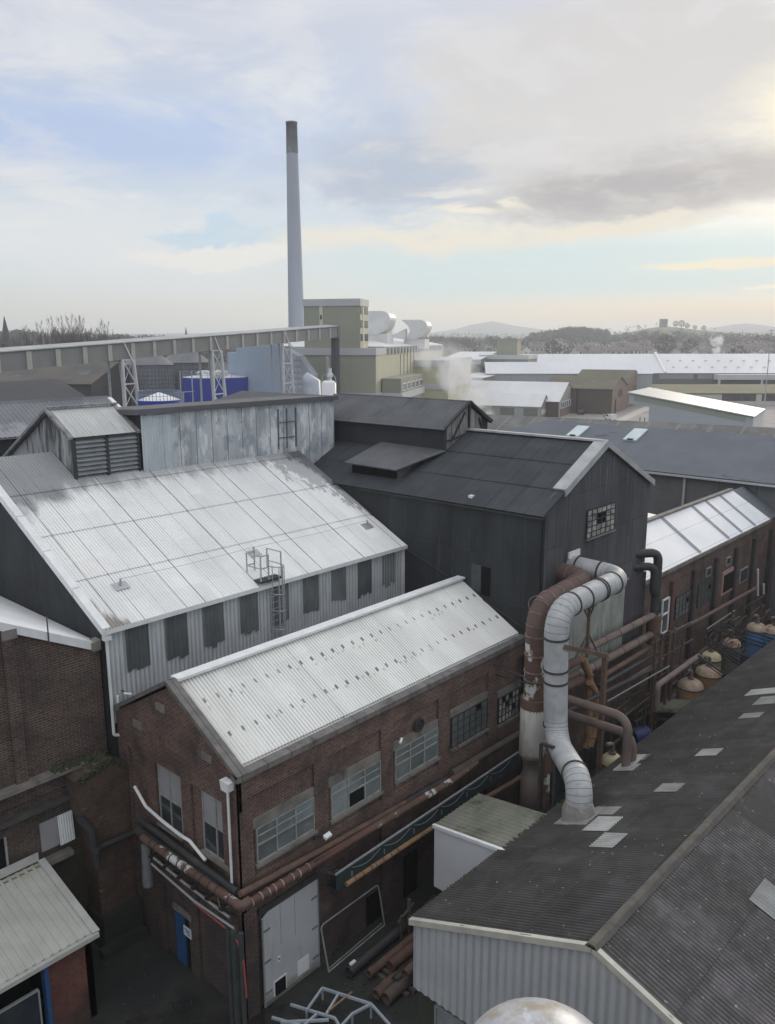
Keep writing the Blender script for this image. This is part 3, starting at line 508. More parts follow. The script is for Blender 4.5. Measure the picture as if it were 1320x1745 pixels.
# gable piers
for (a, b) in ((KY0+.002, KY0+1.0), (23.3, 23.9), (25.6, 26.1), (27.5, KY1)): m.box(KX0, KX0+.13, a, b, 0, KZ-.1)
m.prism([(KX0+.002, KY0, KZ-1.3), (KX0+.002, KY1, KZ-1.3), (KX0+.002, KY1, KZ-.05), (KX0+.002, KYR, KRZ-.12), (KX0+.002, KY0, KZ-.05)], (.12, 0, 0))
m.build('pier', brick_k, fac)
kd = Vector((0, -1, -KS)).normalized(); kl = (KYR-KY0-.32)/abs(kd.y)
m = MB(); m.corr((KX0+.35, KYR, KRZ+.03), (1, 0, 0), kd, KX1-KX0-.4, kl, .150, .026, rows=1); m.slab([(KX0+.3, KYR, KRZ-.04), (KX1, KYR, KRZ-.04), (KX1, KY0+.3, KZ+.10), (KX0+.3, KY0+.3, KZ+.10)], .05)
m.build('roof', k_roof, fac)
m = MB()                                          # hook bolt holes in two rows
for row in (1.45, 2.95):
    x = KX0+.8
    while x < KX1-1.5:
        if random.random() < .5: 
            p = Vector((x, KYR, KRZ+.03))+kd*(row+random.uniform(-.08, .08)); w = random.uniform(.016, .034); l = random.uniform(.05, .12)
            m.slab([p+Vector((-w, 0, .022)), p+Vector((-w, 0, .022))+kd*l, p+Vector((w, 0, .022))+kd*l, p+Vector((w, 0, .022))], .012)
        x += random.choice((.3, .3, .45, .6))
m.build('roof_bolts', mat('grey_bolt_stain', (.58, .58, .55), rough=.9), fac)
MB().slab([(KX0+.2, KYR, KRZ), (KX0+.2, KY1+.05, KZ), (KX1, KY1+.05, KZ), (KX1, KYR, KRZ)], .06, (0, .5, 1)).build('rear_roof', felt2, fac)
m = MB(); m.beam((KX0+.3, KYR+.02, KRZ+.12), (KX1, KYR+.02, KRZ+.12), .5, .1); m.slab([(KX0+.3, KYR+.05, KRZ+.1), (KX0+.3, KYR+.5, KRZ-.1), (KX1, KYR+.5, KRZ-.1), (KX1, KYR+.05, KRZ+.1)], .03); m.build('ridge_flashing', white_trim, fac)
m = MB(); m.prism([(KX0-.12, KY0-.12, KZ-.12), (KX0-.12, KY0+.22, KZ-.12), (KX0-.12, KY0+.22, KZ+.16), (KX0-.12, KY0-.12, KZ+.1)], (KX1-KX0+.12, 0, 0))
m.beam((KX0+.1, KY0-.1, KZ+.06), (KX0+.1, KYR, KRZ+.10), .44, .16, (0, 0, 1)); m.beam((KX0+.1, KY1+.1, KZ+.06), (KX0+.1, KYR, KRZ+.10), .44, .16, (0, 0, 1)); m.build('coping', stone_cop, fac)
for (py, pz) in ((24.9, 10.75), (22.1, 9.75), (26.6, 9.5)): 
    MB().box(KX0-.06, KX0+.05, py-.3, py+.3, pz-.14, pz+.14).build('padstone', concrete, fac)
# long side windows
def wz(px, pa, pb): return ony(px, pa, KY0).z, ony(px, pb, KY0).z
wins = [(436, 533, 1411, 1470), (563, 646, 1341, 1395), (672, 744, 1279, 1330), (768, 828, 1224, 1274), (848, 897, 1191, 1233)]
for i, (a, b, t, bt) in enumerate(wins):
    x0 = ony(a, (t+bt)/2, KY0+.1).x; x1 = ony(b, (t+bt)/2-(b-a)*.5, KY0+.1).x; z1 = ony(a, t, KY0+.1).z; z0 = ony(a, bt, KY0+.1).z
    if i == 4: x1 = min(x1, KX1-.3)
    y = KY0+.08
    if i < 3:
        fr = MB(); t_ = .055
        for k in range(4): fr.box(x0+(x1-x0)*k/3-t_/2, x0+(x1-x0)*k/3+t_/2, y-.06, y+.03, z0, z1)
        for zz in (z0, (z0+z1)/2, z1): fr.box(x0, x1, y-.057, y+.027, zz-t_/2, zz+t_/2)
        for k in range(3): fr.box(x0+(x1-x0)*k/3, x0+(x1-x0)*(k+1)/3, y-.054, y+.024, z1-(z1-z0)*.24-.02, z1-(z1-z0)*.24+.02)
        w = fr.build('window', frame_pale, fac)
        for k in range(3):
            for r in range(2):
                dark = (i == 1 and k == 1 and r == 0)
                xa_, xb_, za_, zb2 = x0+(x1-x0)*k/3, x0+(x1-x0)*(k+1)/3, z0+(z1-z0)*r/2, z0+(z1-z0)*(r+1)/2; rv = lambda: y-.012+random.uniform(-.03, .012)
                MB().prism([(xa_, rv(), za_), (xb_, rv(), za_), (xb_, rv(), zb2), (xa_, rv(), zb2)], (0, .02, 0)).build('pane', void if dark else glass, w, 'missing pane, dark inside' if dark else None)
    else:
        w = pane_window(fac, x0, x1, z0, z1, y, 6, 4, pane_pale if i == 4 else glass, dark_steel, [(2, 2), (3, 3), (4, 1), (1, 3)] if i == 4 else [(4, 3)], .04)
    MB().box(x0-.1, x1+.1, KY0-.06, KY0+.12, z0-.16, z0-.04).build('sill', concrete, w)
    MB().box(x0-.15, min(x1+.15, KX1), KY0+.03, KY0+.135, z1+.05, z1+.40).build('lintel', concrete, w)
# gable windows: boarded tops over dark glass
for (a, b, ta, ba) in ((270, 308, 1296, 1393), (345, 391, 1337, 1441)):
    x = KX0+.1; ya_ = onx(a, ta, x).y; yb_ = onx(b, ta+(b-a)*.6, x).y; z1 = onx(a, ta, x).z; z0 = onx(a, ba, x).z; y0, y1 = min(ya_, yb_), max(ya_, yb_); zm = z0+(z1-z0)*.46
    fr = MB()
    for yy in (y0, (y0+y1)/2, y1): fr.box(x-.06, x+.03, yy-.03, yy+.03, z0, z1)
    for zz in (z0, zm, z1): fr.box(x-.057, x+.027, y0, y1, zz-.03, zz+.03)
    w = fr.build('window', frame_pale, fac)
    MB().box(x-.02, x+.02, y0, y1, zm, z1).build('board', board, w); MB().box(x-.02, x+.02, y0, y1, z0, zm).build('pane', glass_dark, w)
    MB().box(x-.2, x+.02, y0-.1, y1+.1, z0-.14, z0-.03).build('sill', concrete, w)
# round extractor, flood lamp, camera bracket
p = ony(713, 1235, KY0); m = MB(); m.ring((p.x, KY0-.03, p.z), (0, 1, 0), .24, .1, .06); m.tube([(p.x, KY0-.02, p.z), (p.x, KY0+.02, p.z)], .25, 16); 
for k in range(6): m.beam((p.x, KY0-.05, p.z), (p.x+.24*math.cos(k*PI/3), KY0-.05, p.z+.24*math.sin(k*PI/3)), .05, .02, (0, 1, 0))
m.build('extractor_fan', dark_steel, fac)
# grey door
d0, d1 = 15.86, 18.58
m = MB(); m.prism([(d0, KY0-.03, .05), (d1, KY0-.03, .05), (d1, KY0-.03, 3.9), (d0+.35, KY0-.03, 3.9), (d0, KY0-.03, 3.72)], (0, .05, 0)); dr = m.build('door', door_grey, fac)
m = MB(); 
for x in (d0+.85, d0+1.55): m.box(x-.012, x+.012, KY0-.034, KY0-.028, 2.2, 3.85)
m.box(d0-.02, d0+.03, KY0-.06, KY0, .05, 3.72); m.box(d1-.03, d1+.02, KY0-.06, KY0, .05, 3.9); m.build('seam', mat('grey_seam', (.27, .28, .29), rough=.7), dr)
c0, c1 = ony(466, 1685, KY0), ony(486, 1660, KY0)
MB().box(c0.x-.02, c1.x+.02, KY0-.05, KY0-.031, c0.z-.42, c0.z+.32).build('hatch_frame', frame_white, dr); MB().box(c0.x+.03, c1.x-.03, KY0-.06, KY0-.051, c0.z-.34, c0.z+.26).build('hatch', void, dr)
c0, c1 = ony(506, 1650, KY0), ony(525, 1635, KY0); MB().box(c0.x, c1.x, KY0-.045, KY0-.031, c0.z-.35, c0.z+.3).build('patch', frame_white, dr)
c0 = ony(474, 1633, KY0); MB().box(c0.x-.06, c0.x+.06, KY0-.045, KY0-.031, c0.z-.12, c0.z+.12).build('notice', frame_white, dr); MB().box(c0.x-.035, c0.x+.035, KY0-.05, KY0-.046, c0.z-.04, c0.z+.04).build('lock', dark_steel, dr)
MB().box(d0-.1, d1+.1, KY0-.05, KY0+.05, 3.94, 4.15).build('door_lintel', dark_steel, fac)
IRON = mat('worn_grey_iron', (.22, .22, .22), (.15, .13, .11), nscale=3, rough=.7)
for z in (.6, 1.9, 3.2):
    for x in (d0+.02, d1-.34): MB().box(x, x+.32, KY0-.055, KY0-.031, z-.04, z+.04).build('hinge', IRON, dr)
MB().box(d0+.03, d1-.03, KY0-.06, KY0-.031, .06, .22).build('kick_rail', IRON, dr)
# dark doors further along the ground floor
for (a, b) in ((702, 1490), (640, 1560)):
    p = ony(a, b, KY0); MB().box(p.x-.45, p.x+.45, KY0+.08, KY0+.118, max(.05, p.z-1.2), p.z+1.0).build('doorway', void, fac)
# blue door in the gable end with sign
gx = KX0
q = onx(302, 1590, gx); z0 = 0.02; MB().box(gx+.02, gx+.11, q.y-.5, q.y+.12, 0, 2.15).build('side_door', blue_paint, fac); MB().box(gx+.06, gx+.118, q.y-.95, q.y-.52, 0, 2.15).build('doorway', void, fac)
q = onx(320, 1588, gx); s_ = MB().box(gx-.04, gx-.005, q.y-.24, q.y+.24, q.z-.2, q.z+.2).build('door_sign', sign_m, fac)
m = MB()
for k in range(3): m.box(gx-.046, gx-.041, q.y-.18, q.y+.18-.1*k, q.z+.1-.09*k-.02, q.z+.1-.09*k+.02)
m.build('lettering', blue_paint, s_)
q = onx(320, 1560, gx); MB().box(gx-.03, gx+.06, q.y-.2, q.y+1.0, 2.3, 2.55).build('lintel', concrete, fac)
# downpipe with hopper by the corner
h = onx(387, 1337, gx-.15); m = MB(); m.prism([(gx-.3, h.y-.18, h.z-.2), (gx-.3, h.y+.18, h.z-.2), (gx-.3, h.y+.24, h.z+.15), (gx-.3, h.y-.24, h.z+.15)], (.28, 0, 0)); m.tube([(gx-.15, h.y, h.z-.2), (gx-.15, h.y, 5.2)], .05, 10); m.build('rain_pipe', white_trim, fac)
e = [onx(a, b, gx-.18) for a, b in ((229, 1340), (248, 1374), (275, 1398), (308, 1424), (323, 1433), (350, 1466))]
MB().tube(fillet(e, .3), .065, 10).build('waste_pipe', white_trim, fac)
# ================================================================== LEFT BRICK BUILDING (L) AND ITS PIER
LY = 28.62
lef = thing('brick_works_building', 'sooty dark brick building with white coping and stone ledge at the left edge', 'building', (12, LY, 0))
pe, pl = ony(160, 1093, LY), ony(0, 1062, LY); ls = (pl.z-pe.z)/(pe.x-pl.x); LXE = 14.82; zE = pe.z-ls*(LXE-pe.x)-.12; LXR = 5.0; zR = zE+ls*(LXE-LXR)
m = MB(); m.prism([(LXE, LY, 0), (LXE, LY, zE), (LXR, LY, zR), (-4, LY, zE), (-4, LY, 0)], (0, 12, 0)); m.build('wall', brick_l, lef)
m = MB(); v0 = Vector((LXE-LXR, 0, zE-zR)).normalized(); m.corr((LXR, LY+.05, zR+.1), (0, 1, 0), v0, 11.9, (LXE-LXR)/v0.x, .15, .02); m.slab([(LXR, LY+.05, zR+.02), (LXR, LY+12, zR+.02), (LXE, LY+12, zE+.02), (LXE, LY+.05, zE+.02)], .05, (ls, 0, 1)); m.build('roof', mat('white_roof_sheet', (.78, .79, .79), (.7, .71, .71), nscale=.6, rough=.5), lef)
m = MB(); m.prism([(LXE-.3, LY-.12, zE-.1), (LXR, LY-.12, zR), (LXR, LY-.12, zR+.32), (LXE-.3, LY-.12, zE+.25)], (0, .25, 0)); m.build('coping', white_trim, lef)
MB().prism([(LXE-.38, LY-.2, zE-.12), (LXE-.02, LY-.2, zE-.12), (LXE-.02, LY-.2, zE+.30), (LXE-.38, LY-.2, zE+.22)], (0, .45, 0)).build('kneeler_stone', concrete, lef)
m = MB(); a = ony(14, 1180, LY).x; m.box(a-.1, a+.35, LY-.14, LY+.01, 7.9, zE+1.6); m.box(-4, LXE-1.2, LY-.1, LY+.005, 7.1, 7.75); m.build('pier', brick_l, lef)
MB().box(a-.1, a+.45, LY-.17, LY-.141, zE+1.25, zE+1.6).build('padstone', concrete, lef)
MB().box(-4, 14.1, LY-.45, LY+.0, 7.78, 7.95).build('ledge', concrete, lef)
MB().box(-4, 13.3, LY-.28, LY+.0, 6.55, 6.75).build('lower_ledge', mat('dark_band', (.085, .08, .078), (.055, .053, .052), nscale=2, rough=.9), lef)
MB().box(-4, 12.9, LY-.38, LY+.0, 4.25, 4.45).build('string_course', concrete, lef)
m = MB(); m.tube([onx(80+1, 1087-17, 0) if False else ony(79, 1050, LY-.15), ony(87, 1138, LY-.15)], .025, 6); m.build('rod', red_rust, lef)
p = ony(92, 1400, LY); w0 = ony(66, 1405, LY).x; w1 = ony(118, 1380, LY).x
w = MB().box(w0, w1, LY-.06, LY+.02, 4.75, 5.95).build('window', board, lef); m = MB(); m.corr((w0+.55*(w1-w0), LY-.1, 6.0), (1, 0, 0), (0, -.06, -1), (w1-w0)*.5, 1.25, .1, .02, up=(0, -1, 0)); m.build('loose_sheet', white_trim, w)
w = MB().box(10.2, ony(6, 1430, LY).x, LY-.05, LY+.02, 4.7, 6.0).build('window', void, lef)
m = MB(); e1 = ony(9, 1430, LY).x; m.box(e1-.08, e1, LY-.08, LY-.01, 4.65, 6.05); m.box(10.2, e1, LY-.08, LY-.01, 4.6, 4.7); m.build('frame', frame_pale, w)
m = MB()
for k in range(200):
    x = random.uniform(12.4, 14.6); m.ball((x, LY-random.uniform(.02, .5), 7.95+random.uniform(0, .06)), random.uniform(.025, .08), .5, k, 4, .7)
m.build('moss', moss_m, lef)['kind'] = 'stuff'
# the stout brick buttress, stepped
but = thing('brick_buttress', 'stout mossy brick buttress stepping out between the dark building and the factory gable', 'buttress', (14.2, 27.5, 0))
m = MB(); m.prism([(12.88, 27.6, 7.65), (13.1, 27.6, 5.9), (13.48, 27.6, 5.0), (13.52, 27.6, 1.45), (15.07, 27.6, 1.45), (15.07, 27.6, 5.0), (15.07, 27.6, 7.5), (14.3, 27.6, 8.05)], (0, 1.0, 0)); m.build('shaft', mat('mossy_buttress_brick', (.125, .070, .052), (.085, .052, .042), brick=(1.15, (.14, .12, .10)), rough=1, bump=(8, .8, .05),
    dirt=(((.05, .058, .03), 1.2, (1, 1, 1), .52, .68, .8), ((.38, .33, .27), 2.0, (1, 1, 3.2), .66, .72, .7), ((.045, .05, .026), 1.0, (1, 1, 1), .95, 1.2, .9, (0, 0, .35, -2.3)))), but)
m = MB(); m.box(13.4, 15.08, 27.3, 28.6, 0, 1.5); m.box(13.1, 15.05, 26.9, 27.3, 0, .35); m.build('plinth', mat('dark_mossy_plinth', (.035, .038, .03), (.022, .025, .02), nscale=1, rough=1), but)
m = MB()
for k in range(420):
    t = random.random(); x = 12.95+2.05*t; zt = 7.65+.4*min(1, t/.68) if t < .68 else 8.05-.55*(t-.68)/.32
    m.ball((x, random.uniform(27.5, 28.5), zt+random.uniform(-.22, .02)), random.uniform(.03, .09), .6, k, 4, .7)
m.build('moss', moss_m, but)['kind'] = 'stuff'
m = MB(); m.tube(fillet([(12.9, 27.55, 6.2), (13.25, 27.35, 5.5), (13.35, 27.3, 3.9)], .3), .16, 10); m.tube([(13.33, 27.3, 4.55), (13.33, 27.3, 4.8)], .2, 10); m.build('rain_pipe', dark_steel, but)
m = MB(); m.tube(fillet([(13.4, 27.45, 4.6), (15.0, 27.4, 4.55), (15.2, 27.2, 4.6)], .3), .12, 8); m.build('wall_pipe', dark_steel, but)
# ================================================================== HUT
HX1, HY0, HZ = 11.72, 24.55, 3.5
hut = thing('red_brick_hut', 'small red walled lean-to hut with a mossy white ribbed roof and blue door post', 'hut', (10, HY0, 0))
hs = .98/(28.5-HY0)
MB().prism([(HX1-.1, HY0+.2, 0), (HX1-.1, 28.5, 0), (HX1-.1, 28.5, HZ+.85), (HX1-.1, HY0+.2, HZ-.1)], (-.25, 0, 0)).build('end_wall', hut_red, hut)
xj = onz(78, 1745, 1.2).x
m = MB(); p = ony(75, 1660, HY0+.2); m.box(p.x+.12, HX1-.1, HY0+.2, HY0+.42, 0, HZ-.12); m.build('wall', hut_red, hut)
m = MB(); m.box(4, p.x-.02, HY0+1.5, HY0+1.6, 0, HZ-.1); m.build('back_panel', void, hut)
MB().box(p.x-.03, p.x+.12, HY0+.12, HY0+.42, 0, HZ-.12).build('door_post', blue_paint, hut)
hd = Vector((0, -1, -hs)).normalized(); m = MB(); m.corr((3, 28.45, HZ+.98), (1, 0, 0), hd, HX1-3-.02, 4.0, .30, .035, box=True); m.slab([(3, 28.45, HZ+.92), (HX1, 28.45, HZ+.92), (HX1, HY0, HZ-.05), (3, HY0, HZ-.05)], .05); m.build('roof', hut_roof, hut)
m = MB(); m.box(3, HX1+.05, HY0-.18, HY0+.0, HZ-.14, HZ+.02); m.beam((HX1-.02, HY0-.1, HZ+.05), (HX1-.02, 28.45, HZ+1.05), .26, .07); m.build('gutter', mat('grey_hut_trim', (.50, .50, .46), (.42, .42, .39), nscale=2, rough=.6), hut)
m = MB(); m.slab([(3, 28.5, HZ+1.05), (HX1-.1, 28.5, HZ+1.05), (HX1-.1, 28.5, HZ+1.4), (3, 28.5, HZ+1.4)], .04, (0, -1, 0)); m.build('flashing', MATS['grey_hut_trim'], hut)
m = MB(); fx = p.x-.25
m.box(fx-1.6, fx, HY0+.26, HY0+.3, .2, 2.3); pn = m.build('glazed_screen', glass_dark, hut)
m = MB(); m.box(fx-1.65, fx+.03, HY0+.23, HY0+.33, 2.3, 2.36); m.box(fx, fx+.05, HY0+.23, HY0+.33, 0, 2.3); m.box(fx-1.65, fx-1.6, HY0+.23, HY0+.33, 0, 2.3); m.build('frame', grey_steel, pn)
bn = MB().box(fx-2.9, fx-1.75, HY0-.1, HY0+1.0, 0.05, 2.1).build('pale_cabinet', mat('grey_cabinet', (.40, .43, .43), (.33, .36, .36), nscale=1.5, rough=.6), None); tag(bn, 'pale grey metal cabinet standing inside the open hut under the ribbed roof', 'cabinet')
# ================================================================== NEAR RIGHT SHED (R)
RE = 5.0; c0 = onz(700, 1568, RE); RX0, RYE = c0.x, c0.y
ap = onx(1010, 1613, RX0); RYR, RZR = ap.y, ap.z; RS = (RZR-RE)/(RYE-RYR); rr = onx(1150, 1743, RX0); RS2 = (RZR-rr.z)/(RYR-rr.y)
RX1 = 78.0; RYB = RYR-9.0; RZB = RZR-RS2*9.0
RK = .022                                         # the shed runs a degree off the factory's line
RN, RP = (RK*RS, RS, 1), (RX0, RYE, RE)
nsh = thing('asbestos_roofed_shed', 'long near shed with dark speckled corrugated roof, pale patch sheets and light grey ribbed gable', 'shed', (RX0+10, RYR, 0))
MB().prism([(RX0+.12, RYE-.25, 0), (RX0+.12, RYE-.25, RE-.15), (RX0+.12, RYR, RZR-.12), (RX0+.12, RYB+.2, RZB-.12), (RX0+.12, RYB+.2, 0)], (RX1-RX0-.2, 0, 0)).build('wall', brick_l, nsh)
zt = lambda x: (RE+RS*x if x < RYE-RYR else RZR-RS2*(x-(RYE-RYR)))-.06
MB().corrwall((RX0+.04, RYE-.08, 0), (0, -1, 0), RYE-RYB-.2, 2.42, zt, (-1, 0, 0), .30, .03).build('gable_cladding', r_clad, nsh)
rd = Vector((0, 1, -RS)).normalized(); rl = (RYE-RYR)/rd.y+.12
m = MB(); m.corr((RX0-.05, RYR, RZR+.03), (1, 0, 0), rd, RX1-RX0, rl, .150, .027, rows=3, lap=.03); m.slab([(RX0, RYR, RZR-.05), (RX1, RYR, RZR-.05), (RX1, RYE-.1, RE-.05), (RX0, RYE-.1, RE-.05)], .04); m.build('roof', r_roof, nsh)
rd2 = Vector((0, -1, -RS2)).normalized(); m = MB(); m.corr((RX0-.05, RYR, RZR+.03), (1, 0, 0), rd2, RX1-RX0, 9.0/abs(rd2.y), .150, .027, rows=4, lap=.03); m.slab([(RX0, RYR, RZR-.05), (RX1, RYR, RZR-.05), (RX1, RYB, RZB-.05), (RX0, RYB, RZB-.05)], .04, (0, -RS2, 1)); m.build('near_roof', r_roof2, nsh)
m = MB(); x = RX0-.1
while x < RX1:
    m.prism([(x, RYR-.2, RZR+.0), (x, RYR-.09, RZR+.12), (x, RYR, RZR+.14), (x, RYR+.09, RZR+.12), (x, RYR+.2, RZR+.0)], (1.15, 0, random.uniform(-.015, .02))); x += 1.13
m.build('ridge_cap', mat('mossy_ridge_tile', (.125, .115, .10), (.08, .074, .065), nscale=2, rough=1, bump=(18, .5), dirt=(((.08, .08, .055), 2, (1, 1, 1), .5, .7, .6),)), nsh)
m = MB()
m.prism([(RX0-.1, RYE+.02, RE-.14), (RX0-.1, RYE+.02, RE+.08), (RX0-.1, RYR, RZR+.08), (RX0-.1, RYR, RZR-.13)], (.17, 0, 0)); m.prism([(RX0-.1, RYB, RZB-.14), (RX0-.1, RYR-.02, RZR-.13), (RX0-.1, RYR-.02, RZR+.08), (RX0-.1, RYB, RZB+.08)], (.17, 0, 0)); m.build('verge_trim', cream_trim, nsh)
# moss hanging at the eaves
m = MB()
for k in range(240):
    x = random.uniform(RX0, RX0+22); m.ball((x, RYE-random.uniform(-.06, .12), RE+random.uniform(-.03, .06)), random.uniform(.03, .09), .6, k, 4, .7)
m.build('eaves_moss', moss_m, nsh)['kind'] = 'stuff'
for _m in (r_roof, r_roof2):
    for _n in _m.node_tree.nodes:
        pass
# pale replacement sheets in the slope: pixel corners give two points on the slope
for (a, b, c, d) in ((991, 1418, 1062, 1395), (1008, 1446, 1070, 1424), (1119, 1352, 1168, 1337), (1189, 1291, 1233, 1278), (1258, 1227, 1302, 1216), (1268, 1188, 1340, 1172), (1281, 1204, 1350, 1186), (1002, 1390, 1050, 1386), (1088, 1298, 1104, 1291), (1060, 1316, 1092, 1304)):
    p, q = onpl(a, b, RP, RN), onpl(c, d, RP, RN); p.y += RK*(p.x-RX0); q.y += RK*(q.x-RX0); y0, y1 = max(p.y, q.y), min(p.y, q.y); w = max(abs(q.x-p.x), .35)
    x = min(p.x, q.x)
    x0 = x; y_hi = y1; ln = max((y0-y1), .9)/rd.y
    m = MB(); m.corr((x0, y_hi, RZR-RS*(y_hi-RYR)+.075), (1, 0, 0), rd, max(w, .75), ln, .15, .027); m.build('rooflight', skylight, nsh)
p = onpl(1290, 1550, (0, RYR, RZR), (0, -RS2, 1)); m = MB(); m.corr((p.x, p.y+.4, RZR-RS2*(RYR-p.y-.4)+.075), (1, 0, 0), rd2, 1.4, 1.3, .15, .027); m.build('rooflight', skylight, nsh)
for ch_ in nsh.children_recursive:
    for v_ in ch_.data.vertices: v_.co.y -= RK*(v_.co.x-RX0)
# gable window
q0, q1 = onx(740, 1700, RX0), onx(795, 1745, RX0)
m = MB(); gy0, gy1 = q0.y, q0.y-2.4
for y in (gy0, gy0-1.2, gy1): m.box(RX0+.04, RX0+.14, y-.04, y+.04, .9, 2.25)
for z in (.9, 2.25): m.box(RX0+.043, RX0+.137, gy1, gy0, z-.04, z+.04)
w = m.build('window', mat('grey_frame', (.22, .22, .22), rough=.7), nsh); MB().box(RX0+.08, RX0+.118, gy1, gy0, .9, 2.25).build('pane', glass, w)
# ------------------------------------------------------------------ white gantry between shed and factory
g0 = onz(860, 1452, RE); GX0 = g0.x; gt = onx(740, 1409, GX0); gb = onx(741, 1511, GX0); g1 = onz(942, 1384, RE+.3); GX1 = g1.x
gan = thing('enclosed_gantry', 'raised white panelled gantry with mossy ribbed roof bridging shed and factory', 'gantry', (GX0+2, gt.y-1, gb.z))
zw = gt.z; GY1 = gt.y
MB().prism([(GX0, RYE-.3, gb.z), (GX0, GY1, gb.z), (GX0, GY1, zw-.05), (GX0, RYE-.3, RE-.1)], (GX1-GX0, 0, 0)).build('wall', box_white, gan)
gd = Vector((0, GY1-RYE+.2, zw-RE)).normalized(); m = MB(); m.corr((GX0+.05, RYE-.2, RE+.05), (1, 0, 0), gd, GX1-GX0, 1.02*(GY1-RYE+.2)/gd.y, .26, .035, box=True); m.slab([(GX0, RYE-.2, RE-.0), (GX1, RYE-.2, RE-.0), (GX1, GY1, zw), (GX0, GY1, zw)], .03, (0, 0, 1)); m.build('roof', moss_sheet, gan)
MB().beam((GX0-.02, RYE-.3, RE+.04), (GX0-.02, GY1+.05, zw+.05), .14, .14).build('verge_trim', white_trim, gan)
m = MB()
for x in (GX0+.6, GX1-.6):
    m.box(x-.08, x+.08, GY1-.5, GY1-.34, 0, gb.z)
m.build('leg', dark_steel, gan)
# ================================================================== BRICK RANGE BEYOND THE TOWER (E)
EX0, EX1, EY, EZ = 44.42, 73.5, 20.4, 9.45
et = onz(1246, 836, 11.6); EYR = et.y; ERZ = 11.6; ES = (ERZ-EZ)/(EYR-EY)
ran = thing('brick_range', 'long low brick range with white sheeted roof and steel framed windows beyond the black building', 'works', (58, EY, 0))
MB().prism([(EX0, EY+.1, 0), (EX0, EY+.1, EZ-.05), (EX0, EYR, ERZ-.08), (EX0, EYR+4, EZ), (EX0, EYR+4, 0)], (EX1-EX0+10, 0, 0)).build('wall', brick_e, ran)
ed = Vector((0, -1, -ES)).normalized(); el = (EYR-EY)/abs(ed.y)+.1; EXR = et.x
m = MB(); m.slab([(EX0, EYR, ERZ), (EXR, EYR, ERZ), (EXR+.6, EY, EZ), (EX0, EY, EZ)], .06, (0, -ES, 1)); m.build('roof', mat('frosted_white_roof', (.80, .81, .82), (.72, .735, .75), nscale=.4, rough=.55, dirt=(((.5, .5, .5), .8, (.4, 2, 1), .6, .8, .5),), seams=((1, 1.6, .03, .3, (.35, .35, .36), .8),)), ran)
for k, (a, b) in enumerate(((1191, 945), (1240, 921), (1262, 910), (1285, 898), (1306, 888))):
    x = ony(a, b, EY).x; 
    if x > EXR-.4: continue
    m = MB(); m.slab([(x, EYR, ERZ+.09), (x+.42, EYR, ERZ+.09), (x+.42, EY, EZ+.09), (x, EY, EZ+.09)], .03, (0, -ES, 1))
    m.build('joint_strip', mat('grey_joint_strip', (.30, .31, .32), (.24, .25, .26), nscale=1, rough=.8), ran)
m = MB(); m.beam((EX0, EYR+.02, ERZ+.12), (EXR, EYR+.02, ERZ+.12), .4, .12); m.box(EX0, EXR+.8, EY-.12, EY+.1, EZ-.2, EZ+.05); m.build('coping', concrete, ran)
MB().slab([(EX0, EYR+.3, ERZ-.5), (EX0+13, EYR+.3, ERZ-.5), (EX0+13, EYR+7.5, ERZ+.1), (EX0, EYR+7.5, ERZ+.1)], .06, (0, 0, 1)).build('rear_roof', far_white2, ran)
MB().slab([(EXR, EYR, ERZ-.05), (EX1+10, EYR, ERZ-.05), (EX1+10, EY, EZ-.02), (EXR+.6, EY, EZ-.02)], .06, (0, -ES, 1)).build('further_roof', slate, ran)
pxs = [(1148, 1000, 1060), (1184, 985, 1080), (1222, 965, 1060), (1256, 945, 1045), (1287, 925, 1030), (1316, 905, 1010)]
for i, (a, t, b) in enumerate(pxs):
    p, q = ony(a, t, EY-.1), ony(a, b, EY-.1); m = MB(); m.box(p.x-.2, p.x+.2, EY-.14, EY+.11, 2.0, EZ-.95)
    m.build('pier', red_rust if i == 0 else dark_steel, ran, 'red oxide pier' if i == 0 else None)
for i, (a, b, t, bt, kind) in enumerate(((1152, 1180, 1020, 1056, 1), (1190, 1217, 998, 1034, 1), (1232, 1250, 982, 1010, 2), (1262, 1273, 974, 992, 0), (1205, 1211, 971, 981, 0), (1239, 1244, 953, 962, 0))):
    x0 = ony(a, (t+bt)/2, EY).x; x1 = ony(b, (t+bt)/2-(b-a)*.5, EY).x; z1 = ony(a, t, EY).z; z0 = ony(a, bt, EY).z; y = EY+.06
    if kind == 1: w = pane_window(ran, x0, x1, z0, z1, y, 5, 4, glass, dark_steel, ((3, 2),), .05)
    elif kind == 2:
        m = MB(); m.box(x0-.25, x1+.25, EY-.02, EY+.09, z0-.2, z1+.3); w = m.build('window', mat('pinkish_render', (.36, .24, .2), rough=.9), ran); MB().box(x0, x1, EY-.04, EY-.021, z0, z1).build('opening', void, w)
    else:
        m = MB(); m.box(x0-.1, x1+.1, EY-.0, EY+.09, z0-.1, z1+.1); w = m.build('window', frame_pale, ran); MB().box(x0, x1, EY-.02, EY-.001, z0, z1).build('pane', glass_dark, w)
p = ony(1132, 1050, EY-.3); m = MB()
for dx in (0, 1.0): m.beam((p.x+dx, EY-.12, p.z-1.3), (p.x+dx, EY-.12, p.z+1.0), .1)
for z in (p.z-1.3, p.z, p.z+1): m.beam((p.x, EY-.12, z), (p.x+1, EY-.12, z), .1)
w = m.build('window', frame_white, ran); MB().box(p.x, p.x+1, EY-.10, EY+.09, p.z-1.3, p.z+1).build('pane', glass, w)
m = MB(); 
for (a, t, b) in ((1291, 970, 1015), (1301, 995, 1012)):
    q0, q1 = ony(a, t, EY-.2), ony(a, b, EY-.2); m.tube([q0, q1], .09, 6)
